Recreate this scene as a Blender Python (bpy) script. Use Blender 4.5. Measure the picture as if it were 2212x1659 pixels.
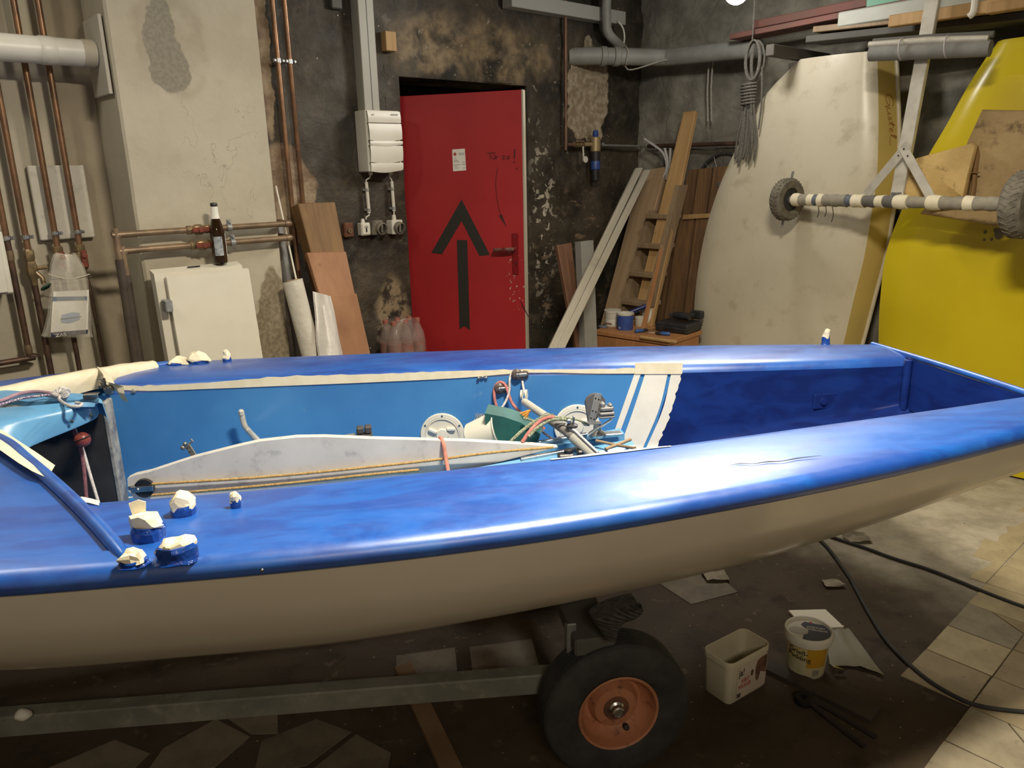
import bpy, bmesh, math, random
import numpy as np
from math import sin, cos, pi, radians, sqrt, atan2
from mathutils import Vector, Matrix, noise, Euler
for o in list(bpy.data.objects): bpy.data.objects.remove(o)
scene = bpy.context.scene
COL = scene.collection
R = random.Random(7)

# ---------------------------------------------------------------- camera
FPX, CX, CY, CAMH = 1660.0, 1106.0, 829.5, 1.6
PITCH, ROLL = radians(15.5), radians(1.3)
_f = Vector((0, cos(PITCH), -sin(PITCH)))
_u0 = Vector((0, sin(PITCH), cos(PITCH))); _r0 = Vector((1, 0, 0))
_r = _r0*cos(ROLL) - _u0*sin(ROLL); _u = _u0*cos(ROLL) + _r0*sin(ROLL)
CAM = Vector((0, 0, CAMH))
cd = bpy.data.cameras.new('camera'); cam = bpy.data.objects.new('camera', cd); COL.objects.link(cam)
cd.sensor_fit = 'HORIZONTAL'; cd.sensor_width = 36.0; cd.lens = FPX/2212*36.0; cd.clip_start = 0.05
cam.matrix_world = Matrix(((_r.x, _u.x, -_f.x, 0), (_r.y, _u.y, -_f.y, 0), (_r.z, _u.z, -_f.z, CAMH), (0, 0, 0, 1)))
scene.camera = cam
# ---------------------------------------------------------------- colour management, world, lamps
vs = scene.view_settings
vs.view_transform = 'Standard'; vs.look = 'None'; vs.gamma = 1.0; vs.exposure = -0.70
try: vs.use_curve_mapping = False
except Exception: pass
w = bpy.data.worlds.new('world'); scene.world = w; w.use_nodes = True
w.node_tree.nodes['Background'].inputs[0].default_value = (0.9, 0.95, 1.0, 1); w.node_tree.nodes['Background'].inputs[1].default_value = 0.0

def ray(px, py): return _f + _r*((px-CX)/FPX) - _u*((py-CY)/FPX)
def onZ(px, py, z):
    d = ray(px, py); return CAM + d*((z-CAMH)/d.z)
def area_lamp(name, loc, target, sx, sy, watt, col):
    l = bpy.data.lights.new(name, 'AREA'); l.shape = 'RECTANGLE'; l.size = sx; l.size_y = sy; l.energy = watt; l.color = col
    o = bpy.data.objects.new(name, l); COL.objects.link(o); o.location = loc
    o.rotation_euler = (Vector(target)-Vector(loc)).to_track_quat('-Z', 'Y').to_euler(); return o
# the hanging work lamp near the right wall (the lamp's body is built further down)
L1POS = Vector((1.19, 4.30, 2.455))
L1_WATT = 32.0
L1B = area_lamp('tube_light_right', (1.22, 4.15, 2.60), (0.72, 3.25, 2.60), 1.1, 0.14, 72.0, (1.0, 0.95, 0.86))
# ceiling tubes over the boat's near side and bow, then an unseen rear fill
L4 = area_lamp('tube_light_middle', (0.50, 1.40, 2.90), (0.50, 1.40, 0), 0.5, 0.12, 200.0, (1.0, 0.895, 0.715))
L2 = area_lamp('tube_light_left', (-2.0, 2.05, 2.90), (-2.0, 2.05, 0), 0.12, 0.5, 20.0, (1.0, 0.93, 0.80))
L3 = area_lamp('fill_light_rear', (0.6, -1.9, 2.90), (0.6, -1.9, 0), 1.2, 0.2, 92.0, (1.0, 0.87, 0.68))  # fill lamp added behind the camera to brighten the near hull side

# ---------------------------------------------------------------- frames: wall A (back), wall B (right), boat
PHA = radians(42.0)                                   # wall A runs away to the right
A3 = Vector((cos(PHA), sin(PHA), 0)); N3 = Vector((sin(PHA), -cos(PHA), 0))
def frame(o, ang): return Matrix.Translation(o) @ Matrix.Rotation(ang, 4, 'Z')
PA = Vector((-0.624, 4.6, 0)); FA = frame(PA, PHA)    # local: x along the wall, y into the wall, z up
CORN = PA + A3*2.1876; FB = frame(CORN, PHA - pi/2)   # local: x along the wall towards the viewer, y into it
FBOAT = frame(Vector((0, 2.1, 0)), radians(8.5))      # local: x towards the stern, y to the far side
FW = Matrix.Identity(4)
def onPlane(F, px, py, y):                            # point of the view ray on the plane local y = const
    Fi = F.inverted(); d = Fi.to_3x3() @ ray(px, py); c = Fi @ CAM
    return c + d*((y-c.y)/d.y)
def onA(px, py, d=0.0): return onPlane(FA, px, py, -d)
def onB(px, py, d=0.0): return onPlane(FB, px, py, -d)
def bt(px, py, t): return onPlane(FBOAT, px, py, t)
def bz(px, py, z): return FBOAT.inverted() @ onZ(px, py, z)
V = Vector
def T(x, y, z): return Matrix.Translation((x, y, z))
def RX(a): return Matrix.Rotation(a, 4, 'X')
def RY(a): return Matrix.Rotation(a, 4, 'Y')
def RZ(a): return Matrix.Rotation(a, 4, 'Z')
def align(p, d, up=(0, 0, 1)):                        # matrix with local z along d at p
    z = Vector(d).normalized(); x = Vector(up).cross(z)
    if x.length < 1e-4: x = Vector((1, 0, 0)).cross(z)
    if x.length < 1e-4: x = Vector((0, 1, 0)).cross(z)
    x.normalize(); y = z.cross(x)
    M = Matrix(((x.x, y.x, z.x, p[0]), (x.y, y.y, z.y, p[1]), (x.z, y.z, z.z, p[2]), (0, 0, 0, 1))); return M

def spl(knots):                                       # smooth curve through (x, y0, y1...) knots
    k = np.array(knots, float); x = k[:, 0]
    def fn(q):
        out = []
        for c in range(1, k.shape[1]):
            y = k[:, c]; n = len(x)
            m = np.zeros(n)
            for i in range(n):
                if i == 0: m[i] = (y[1]-y[0])/(x[1]-x[0])
                elif i == n-1: m[i] = (y[-1]-y[-2])/(x[-1]-x[-2])
                else:
                    d0 = (y[i]-y[i-1])/(x[i]-x[i-1]); d1 = (y[i+1]-y[i])/(x[i+1]-x[i])
                    h0 = x[i]-x[i-1]; h1 = x[i+1]-x[i]; m[i] = (d0*h1+d1*h0)/(h0+h1)
            if q <= x[0]: out.append(y[0]+m[0]*(q-x[0])); continue
            if q >= x[-1]: out.append(y[-1]+m[-1]*(q-x[-1])); continue
            i = int(np.searchsorted(x, q))-1; h = x[i+1]-x[i]; t = (q-x[i])/h
            out.append((2*t**3-3*t*t+1)*y[i]+(t**3-2*t*t+t)*h*m[i]+(-2*t**3+3*t*t)*y[i+1]+(t**3-t*t)*h*m[i+1])
        return out[0] if len(out) == 1 else out
    return fn
def smooth_path(pts, n=8):                            # Catmull-Rom through points
    p = [Vector(q) for q in pts]; p = [p[0]*2-p[1]] + p + [p[-1]*2-p[-2]]; out = []
    for i in range(1, len(p)-2):
        for j in range(n):
            t = j/n; a, b, c, d = p[i-1], p[i], p[i+1], p[i+2]
            out.append(0.5*((2*b)+(c-a)*t+(2*a-5*b+4*c-d)*t*t+(3*b-a-3*c+d)*t**3))
    out.append(p[-2]); return out

# ---------------------------------------------------------------- mesh builder
class MB:
    def __init__(s): s.v = []; s.f = []; s.mi = []; s.cur = 0
    def add(s, verts, faces, M=None):
        o = len(s.v)
        for q in verts: s.v.append((M @ Vector(q)) if M is not None else Vector(q))
        for fc in faces: s.f.append(tuple(i+o for i in fc)); s.mi.append(s.cur)
        return s
    def box(s, c, d, M=None, ch=None):
        hx, hy, hz = d[0]/2, d[1]/2, d[2]/2; h = (hx, hy, hz)
        if ch is None: ch = min(d)*0.08
        ch = min(ch, min(h)*0.9)
        vs_, idx = [], {}
        for sx in (-1, 1):
            for sy in (-1, 1):
                for sz in (-1, 1):
                    for a in range(3):
                        p = [sx*(hx-ch), sy*(hy-ch), sz*(hz-ch)]; p[a] = (sx, sy, sz)[a]*h[a]
                        idx[(sx, sy, sz, a)] = len(vs_); vs_.append((p[0]+c[0], p[1]+c[1], p[2]+c[2]))
        fs = []
        def k(sg, a): return idx[(sg[0], sg[1], sg[2], a)]
        for a in range(3):
            b, e = (a+1) % 3, (a+2) % 3
            for sa in (-1, 1):
                q = []
                for sb, se in ((-1, -1), (1, -1), (1, 1), (-1, 1)):
                    sg = [0, 0, 0]; sg[a] = sa; sg[b] = sb; sg[e] = se; q.append(k(sg, a))
                fs.append(q if sa > 0 else q[::-1])
            for sb in (-1, 1):
                for se in (-1, 1):
                    s1 = [0, 0, 0]; s1[b] = sb; s1[e] = se; s0 = list(s1); s1[a] = 1; s0[a] = -1
                    q = [k(s0, b), k(s1, b), k(s1, e), k(s0, e)]; fs.append(q if sb*se > 0 else q[::-1])
        for sx in (-1, 1):
            for sy in (-1, 1):
                for sz in (-1, 1):
                    q = [idx[(sx, sy, sz, a)] for a in range(3)]; fs.append(q if sx*sy*sz > 0 else q[::-1])
        return s.add(vs_, fs, M)
    def bar(s, p0, p1, w, t, up=(0, 0, 1), ch=None):  # rectangular bar between two points, w across, t along up
        p0, p1 = Vector(p0), Vector(p1); d = p1-p0
        M = align((p0+p1)/2, d, up); return s.box((0, 0, 0), (w, t, d.length), M, ch if ch is not None else min(w, t)*0.08)
    def tube(s, pts, r, n=10, cap=True, closed=False, M=None):
        pts = [Vector(p) for p in pts]; N = len(pts); rr = r if isinstance(r, (list, tuple)) else [r]*N
        rings = []; ref = None
        for i in range(N):
            if closed: d = pts[(i+1) % N]-pts[i-1]
            else: d = pts[min(i+1, N-1)]-pts[max(i-1, 0)]
            d.normalize()
            if ref is None:
                ref = Vector((0, 0, 1)) if abs(d.z) < 0.9 else Vector((1, 0, 0))
            x = ref-d*ref.dot(d); x.normalize(); ref = x; y = d.cross(x)
            rings.append([pts[i]+x*(cos(2*pi*j/n)*rr[i])+y*(sin(2*pi*j/n)*rr[i]) for j in range(n)])
        vs_ = [q for g in rings for q in g]; fs = []
        for i in range(N if closed else N-1):
            a, b = i*n, ((i+1) % N)*n
            for j in range(n): fs.append((a+j, a+(j+1) % n, b+(j+1) % n, b+j))
        if cap and not closed: fs.append(tuple(range(n))[::-1]); fs.append(tuple((N-1)*n+j for j in range(n)))
        return s.add(vs_, fs, M)
    def lathe(s, prof, n=24, M=None, a0=0, a1=2*pi, cap=True):  # profile (r, z) about local z
        full = abs(a1-a0-2*pi) < 1e-6; m = n if full else n+1
        vs_ = []; fs = []; P = len(prof)
        for (r, z) in prof:
            for j in range(m):
                a = a0+(a1-a0)*j/n; vs_.append((r*cos(a), r*sin(a), z))
        for i in range(P-1):
            for j in range(n):
                j2 = (j+1) % m; fs.append((i*m+j, i*m+j2, (i+1)*m+j2, (i+1)*m+j))
        if full and cap and prof[0] != prof[-1]:
            if prof[0][0] > 1e-5: fs.append(tuple(range(m))[::-1])
            if prof[-1][0] > 1e-5: fs.append(tuple((P-1)*m+j for j in range(m)))
        return s.add(vs_, fs, M)
    def prism(s, poly, z0, z1, M=None):               # polygon in local xy, extruded along z
        n = len(poly); vs_ = [(p[0], p[1], z0) for p in poly]+[(p[0], p[1], z1) for p in poly]
        fs = [tuple(range(n))[::-1], tuple(range(n, 2*n))]+[(i, (i+1) % n, (i+1) % n+n, i+n) for i in range(n)]
        return s.add(vs_, fs, M)
    def slab(s, poly3, off):                          # closed solid: polygon of 3-D points pushed along off
        off = Vector(off); n = len(poly3); vs_ = [Vector(p) for p in poly3]+[Vector(p)+off for p in poly3]
        fs = [tuple(range(n))[::-1], tuple(range(n, 2*n))]+[(i, (i+1) % n, (i+1) % n+n, i+n) for i in range(n)]
        return s.add(vs_, fs)
    def grid(s, rows, M=None, wrap=False):
        n = len(rows[0]); vs_ = [q for g in rows for q in g]; fs = []
        for i in range(len(rows)-1):
            for j in range(n if wrap else n-1):
                j2 = (j+1) % n; fs.append((i*n+j, i*n+j2, (i+1)*n+j2, (i+1)*n+j))
        return s.add(vs_, fs, M)
    def ball(s, c, r, n=12, sc=(1, 1, 1), M=None):
        prof = [(r*sin(pi*i/(n//2+2)), -r*cos(pi*i/(n//2+2))) for i in range(n//2+3)]
        prof[0] = (0.0, -r); prof[-1] = (0.0, r)
        MM = Matrix.Translation(c) @ Matrix.Diagonal((sc[0], sc[1], sc[2], 1))
        return s.lathe([(max(a, 1e-6), b) for a, b in prof], n, (M @ MM) if M is not None else MM)
    def jitter(s, amp, freq=20.0, seed=0.0):
        for q in s.v:
            nv = noise.noise_vector(q*freq+Vector((seed, seed*1.7, -seed))); q += nv*amp
        return s
    def mesh(s, name, mats, shift=Vector((0, 0, 0)), angle=35, recalc=True):
        me = bpy.data.meshes.new(name); me.from_pydata([tuple(q-shift) for q in s.v], [], s.f)
        mats = mats if isinstance(mats, (list, tuple)) else [mats]
        for m in mats: me.materials.append(m)
        if len(mats) > 1: me.polygons.foreach_set('material_index', s.mi)
        bm = bmesh.new(); bm.from_mesh(me); bmesh.ops.remove_doubles(bm, verts=bm.verts, dist=1e-6)
        if recalc: bmesh.ops.recalc_face_normals(bm, faces=bm.faces)
        bm.to_mesh(me); bm.free()
        if angle > 0:
            me.polygons.foreach_set('use_smooth', [True]*len(me.polygons))
            me.set_sharp_from_angle(angle=radians(angle))
        me.update(); return me

def props(o, label=None, cat=None, group=None, kind=None):
    for k, v in (('label', label), ('category', cat), ('group', group), ('kind', kind)):
        if v: o[k] = v
    return o
class Thing:                                          # parts are given in frame coordinates, finished by done()
    def __init__(s, name, label, cat, F=FW, group=None, kind=None, at=None):
        s.name, s.F, s.p, s.at = name, F, [], at; s.meta = (label, cat, group, kind)
    def add(s, name, mb, mats, parent=None, label=None, angle=35, recalc=True, kind=None):
        s.p.append((name, mb, mats, parent, label, angle, recalc, kind)); return len(s.p)-1
    def done(s):
        allv = [q for p in s.p for q in p[1].v]
        lo = [min(q[i] for q in allv) for i in range(3)]; hi = [max(q[i] for q in allv) for i in range(3)]
        at = Vector(s.at) if s.at is not None else Vector(((lo[0]+hi[0])/2, (lo[1]+hi[1])/2, lo[2]))
        root = bpy.data.objects.new(s.name, None); COL.objects.link(root); root.empty_display_size = 0.1
        root.matrix_world = s.F @ Matrix.Translation(at); props(root, *s.meta)
        objs = []
        for (name, mb, mats, parent, label, angle, recalc, kind) in s.p:
            o = bpy.data.objects.new(name, mb.mesh(name, mats, at, angle, recalc)); COL.objects.link(o)
            o.parent = root if parent is None else objs[parent]
            if label: o['label'] = label
            if kind: o['kind'] = kind
            objs.append(o)
        s.root, s.objs = root, objs
        return root
def solo(name, mb, mats, label, cat, F=FW, group=None, kind=None, angle=35, at=None, recalc=True):
    lo = [min(q[i] for q in mb.v) for i in range(3)]; hi = [max(q[i] for q in mb.v) for i in range(3)]
    a = Vector(at) if at is not None else Vector(((lo[0]+hi[0])/2, (lo[1]+hi[1])/2, lo[2]))
    o = bpy.data.objects.new(name, mb.mesh(name, mats, a, angle, recalc)); COL.objects.link(o)
    o.matrix_world = F @ Matrix.Translation(a); return props(o, label, cat, group, kind)
def struct(name, mb, mats, F=FW, angle=35, parent=None, at=(0, 0, 0), recalc=True, kind='structure'):
    o = bpy.data.objects.new(name, mb.mesh(name, mats, Vector(at), angle, recalc)); COL.objects.link(o)
    if parent is None: o.matrix_world = F @ Matrix.Translation(at); o['kind'] = kind
    else: o.parent = parent
    return o

# ---------------------------------------------------------------- materials
class NT:
    def __init__(s, name):
        s.m = bpy.data.materials.new(name); s.m.use_nodes = True; s.t = s.m.node_tree; s.n = s.t.nodes; s.l = s.t.links
        s.b = s.n['Principled BSDF']; tc = s.n.new('ShaderNodeTexCoord'); s.co = tc.outputs['Object']
    def link(s, a, b): s.l.new(a, b)
    def put(s, sock, v):
        if hasattr(v, 'is_linked'): s.l.new(v, sock)
        elif isinstance(v, (tuple, list)) and len(v) == 3 and sock.type == 'RGBA': sock.default_value = (*v, 1)
        else: sock.default_value = v
    def set(s, key, v): s.put(s.b.inputs[key], v)
    def noise(s, scale, detail=4, rough=0.55, vec=None, dist=0.0):
        q = s.n.new('ShaderNodeTexNoise'); q.inputs['Scale'].default_value = scale; q.inputs['Detail'].default_value = detail
        q.inputs['Roughness'].default_value = rough; q.inputs['Distortion'].default_value = dist
        s.l.new(vec if vec is not None else s.co, q.inputs['Vector']); return q.outputs['Fac']
    def noisec(s, scale, detail=3):
        q = s.n.new('ShaderNodeTexNoise'); q.inputs['Scale'].default_value = scale; q.inputs['Detail'].default_value = detail
        s.l.new(s.co, q.inputs['Vector']); return q.outputs['Color']
    def voro(s, scale, feature='F1', vec=None):
        q = s.n.new('ShaderNodeTexVoronoi'); q.feature = feature; q.inputs['Scale'].default_value = scale
        s.l.new(vec if vec is not None else s.co, q.inputs['Vector']); return q.outputs['Distance']
    def ramp(s, fac, a, b, va=0.0, vb=1.0):           # smooth map a..b -> va..vb
        q = s.n.new('ShaderNodeMapRange'); q.interpolation_type = 'SMOOTHSTEP'; s.l.new(fac, q.inputs[0])
        q.inputs[1].default_value = a; q.inputs[2].default_value = b; q.inputs[3].default_value = va; q.inputs[4].default_value = vb; return q.outputs[0]
    def math(s, op, a, b=0.0):
        q = s.n.new('ShaderNodeMath'); q.operation = op; s.put(q.inputs[0], a); s.put(q.inputs[1], b); return q.outputs[0]
    def mix(s, fac, a, b):
        q = s.n.new('ShaderNodeMix'); q.data_type = 'RGBA'; s.put(q.inputs[0], fac); s.put(q.inputs[6], a); s.put(q.inputs[7], b); return q.outputs[2]
    def vecadd(s, a, b, k):
        q = s.n.new('ShaderNodeVectorMath'); q.operation = 'MULTIPLY_ADD'; s.l.new(b, q.inputs[0]); q.inputs[1].default_value = (k, k, k); s.l.new(a, q.inputs[2])
        z = s.n.new('ShaderNodeVectorMath'); z.operation = 'SUBTRACT'; s.l.new(q.outputs[0], z.inputs[0]); z.inputs[1].default_value = (k/2, k/2, k/2); return z.outputs[0]
    def mapping(s, vec=None, loc=(0, 0, 0), rot=(0, 0, 0), sc=(1, 1, 1)):
        q = s.n.new('ShaderNodeMapping'); s.l.new(vec if vec is not None else s.co, q.inputs[0]); q.inputs[1].default_value = loc; q.inputs[2].default_value = rot; q.inputs[3].default_value = sc; return q.outputs[0]
    def ell(s, c, r, vec=None, soft=0.3, rot=0.0):    # 1 inside the ellipsoid, 0 outside
        q = s.n.new('ShaderNodeVectorMath'); q.operation = 'SUBTRACT'; s.l.new(vec if vec is not None else s.co, q.inputs[0]); q.inputs[1].default_value = c
        g = s.n.new('ShaderNodeVectorMath'); g.operation = 'DIVIDE'; s.l.new(q.outputs[0], g.inputs[0]); g.inputs[1].default_value = r
        h = s.n.new('ShaderNodeVectorMath'); h.operation = 'LENGTH'; s.l.new(g.outputs[0], h.inputs[0])
        return s.ramp(h.outputs['Value'], 1.0-soft, 1.0, 1.0, 0.0)
    def sep(s, vec=None):
        q = s.n.new('ShaderNodeSeparateXYZ'); s.l.new(vec if vec is not None else s.co, q.inputs[0]); return q.outputs
    def bump(s, h, strength=0.3, dist=0.01):
        q = s.n.new('ShaderNodeBump'); q.inputs['Strength'].default_value = strength; q.inputs['Distance'].default_value = dist
        s.l.new(h, q.inputs['Height']); s.l.new(q.outputs[0], s.b.inputs['Normal'])
def mat(name, col, rough=0.5, metal=0.0, col2=None, scale=8.0, lo=0.35, hi=0.65, bump=0.0, bscale=60.0, bdist=0.004, coat=0.0, stretch=None, alpha=None, trans=0.0, ior=1.45, spec=None, dirt=None, sub=0.0):
    n = NT(name); c = col
    vec = n.mapping(sc=stretch) if stretch else n.co
    if col2 is not None: c = n.mix(n.ramp(n.noise(scale, 5, 0.6, vec), lo, hi), col, col2)
    if dirt is not None: c = n.mix(n.ramp(n.noise(scale*3.1, 6, 0.65), 0.52, 0.75), c, dirt)
    n.set('Base Color', c); n.set('Roughness', rough); n.set('Metallic', metal)
    if coat: n.set('Coat Weight', coat); n.set('Coat Roughness', 0.08)
    if bump: n.bump(n.noise(bscale, 4, 0.6, vec), bump, bdist)
    if trans: n.set('Transmission Weight', trans); n.set('IOR', ior)
    if alpha is not None: n.set('Alpha', alpha)
    if spec is not None: n.set('Specular IOR Level', spec)
    if sub: n.set('Subsurface Weight', sub); n.set('Subsurface Radius', (0.02, 0.02, 0.02))
    return n.m
def emis(name, col, k):
    n = NT(name); n.set('Base Color', (0.8, 0.8, 0.8)); n.set('Emission Color', col); n.set('Emission Strength', k); return n.m
def text_mb(body, size, M=None, depth=0.0006, bend=None, shear=0.0, sx=1.0):   # flat lettering as a mesh
    cu = bpy.data.curves.new('lettering', 'FONT'); cu.body = body; cu.size = size; cu.extrude = depth; cu.shear = shear; cu.resolution_u = 3
    o = bpy.data.objects.new('lettering', cu); COL.objects.link(o); dg = bpy.context.evaluated_depsgraph_get()
    me = bpy.data.meshes.new_from_object(o.evaluated_get(dg)); b = MB()
    vs_ = [Vector((v.co.x*sx, v.co.y, v.co.z)) for v in me.vertices]
    if bend: vs_ = [bend(q) for q in vs_]
    b.add(vs_, [tuple(p.vertices) for p in me.polygons], M)
    bpy.data.objects.remove(o); bpy.data.curves.remove(cu); bpy.data.meshes.remove(me); return b
def join(*bs):
    r = MB()
    for b in bs: r.add(b.v, b.f)
    return r

M_ = {}
M_['copper'] = mat('copper', (0.30, 0.165, 0.09), 0.36, 0.6, (0.17, 0.10, 0.06), 9, bump=0.05)
M_['dark_copper'] = mat('dark_copper', (0.16, 0.09, 0.06), 0.5, 0.5, (0.07, 0.045, 0.035), 10)
M_['grey_copper'] = mat('grey_copper', (0.30, 0.21, 0.13), 0.45, 0.5, (0.20, 0.14, 0.09), 12)
M_['steel'] = mat('steel', (0.62, 0.62, 0.60), 0.3, 1.0, (0.4, 0.4, 0.39), 30)
M_['galv'] = mat('galvanised', (0.42, 0.43, 0.42), 0.45, 0.6, (0.32, 0.33, 0.33), 25)
M_['alu'] = mat('aluminium', (0.66, 0.635, 0.56), 0.42, 0.25, (0.56, 0.535, 0.47), 20)
M_['brass'] = mat('brass', (0.35, 0.25, 0.12), 0.42, 0.6, (0.2, 0.15, 0.09), 30)
M_['rust'] = mat('rust', (0.20, 0.08, 0.04), 0.85, 0.2, (0.10, 0.05, 0.035), 18, bump=0.3)
M_['red_enamel'] = mat('red_enamel', (0.24, 0.055, 0.028), 0.4, 0, (0.16, 0.045, 0.028), 40)
M_['green_enamel'] = mat('green_enamel', (0.02, 0.07, 0.045), 0.5)
M_['white_plastic'] = mat('white_plastic', (0.72, 0.70, 0.62), 0.38, 0, (0.66, 0.63, 0.54), 6)
M_['white_paint'] = mat('white_paint', (0.74, 0.71, 0.62), 0.45, 0, (0.68, 0.65, 0.55), 5, bump=0.04)
M_['white_melamine'] = mat('white_melamine', (0.70, 0.66, 0.55), 0.4, 0, (0.66, 0.62, 0.51), 4)
M_['grey_plastic'] = mat('grey_plastic', (0.30, 0.30, 0.28), 0.5, 0, (0.24, 0.24, 0.22), 8)
M_['black_plastic'] = mat('black_plastic', (0.016, 0.016, 0.018), 0.42, 0, (0.03, 0.03, 0.032), 20)
M_['black_rubber'] = mat('black_rubber', (0.022, 0.023, 0.024), 0.75, 0, (0.04, 0.04, 0.038), 12, bump=0.15, bscale=120)
M_['cardboard'] = mat('cardboard', (0.38, 0.26, 0.15), 0.8, 0, (0.32, 0.21, 0.12), 3)
M_['tape'] = mat('masking_tape', (0.83, 0.76, 0.58), 0.65, 0, (0.76, 0.69, 0.50), 25, bump=0.1, bscale=150)
M_['paper_white'] = mat('white_paper', (0.82, 0.80, 0.73), 0.7, 0, (0.75, 0.73, 0.66), 8)
M_['rope_tan'] = mat('tan_rope', (0.50, 0.33, 0.13), 0.85, 0, (0.36, 0.22, 0.08), 160, 0.42, 0.58, bump=0.5, bscale=200)
M_['rope_grey'] = mat('grey_rope', (0.45, 0.42, 0.36), 0.9, 0, (0.30, 0.28, 0.24), 120, bump=0.5, bscale=200)
M_['rope_pink'] = mat('pink_rope', (0.52, 0.20, 0.18), 0.85, 0, (0.42, 0.14, 0.13), 120, bump=0.4, bscale=200)
M_['rope_white'] = mat('white_rope', (0.62, 0.60, 0.58), 0.85, 0, (0.45, 0.43, 0.45), 150, bump=0.4, bscale=200)
M_['rope_red'] = mat('dull_red_rope', (0.20, 0.08, 0.10), 0.85, 0, (0.12, 0.05, 0.07), 120, bump=0.4, bscale=200)
M_['blue_plastic'] = mat('blue_plastic', (0.03, 0.07, 0.26), 0.4)
M_['black_paint'] = mat('black_paint', (0.022, 0.02, 0.016), 0.6)
def wood(name, c1, c2, knots=True, sc=(30, 30, 1.5), rough=0.65, grain=None):
    n = NT(name); v = n.mapping(sc=sc); g = n.noise(1.0, 6, 0.65, v, 0.6); c = n.mix(n.ramp(g, 0.3, 0.7), c1, c2)
    if knots: c = n.mix(n.ramp(n.voro(6.0), 0.0, 0.10, 0.75, 0.0), c, (c2[0]*0.35, c2[1]*0.3, c2[2]*0.3))
    c = n.mix(n.ramp(n.noise(4.0, 3), 0.5, 0.75, 0.0, 0.5), c, (c2[0]*0.6, c2[1]*0.55, c2[2]*0.5))
    n.set('Base Color', c); n.set('Roughness', rough); n.bump(g, 0.25, 0.002); return n.m
M_['pine'] = wood('pine_wood', (0.50, 0.32, 0.14), (0.40, 0.24, 0.095))
M_['pine_grey'] = wood('aged_pine', (0.32, 0.23, 0.14), (0.24, 0.165, 0.095))
M_['brown_wood'] = wood('brown_wood', (0.24, 0.12, 0.07), (0.17, 0.085, 0.05), False)
M_['oak'] = wood('old_beam_wood', (0.26, 0.15, 0.055), (0.16, 0.085, 0.035), True)
M_['plywood'] = wood('reddish_plywood', (0.40, 0.205, 0.105), (0.30, 0.145, 0.072), True, (8, 8, 2.5))
M_['pallet'] = wood('pallet_wood', (0.22, 0.12, 0.05), (0.12, 0.065, 0.032), True)
M_['orange_wood'] = wood('orange_wood', (0.46, 0.22, 0.09), (0.38, 0.17, 0.065), False)
M_['white_wood'] = wood('white_painted_wood', (0.44, 0.405, 0.33), (0.36, 0.33, 0.26), False)
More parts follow.
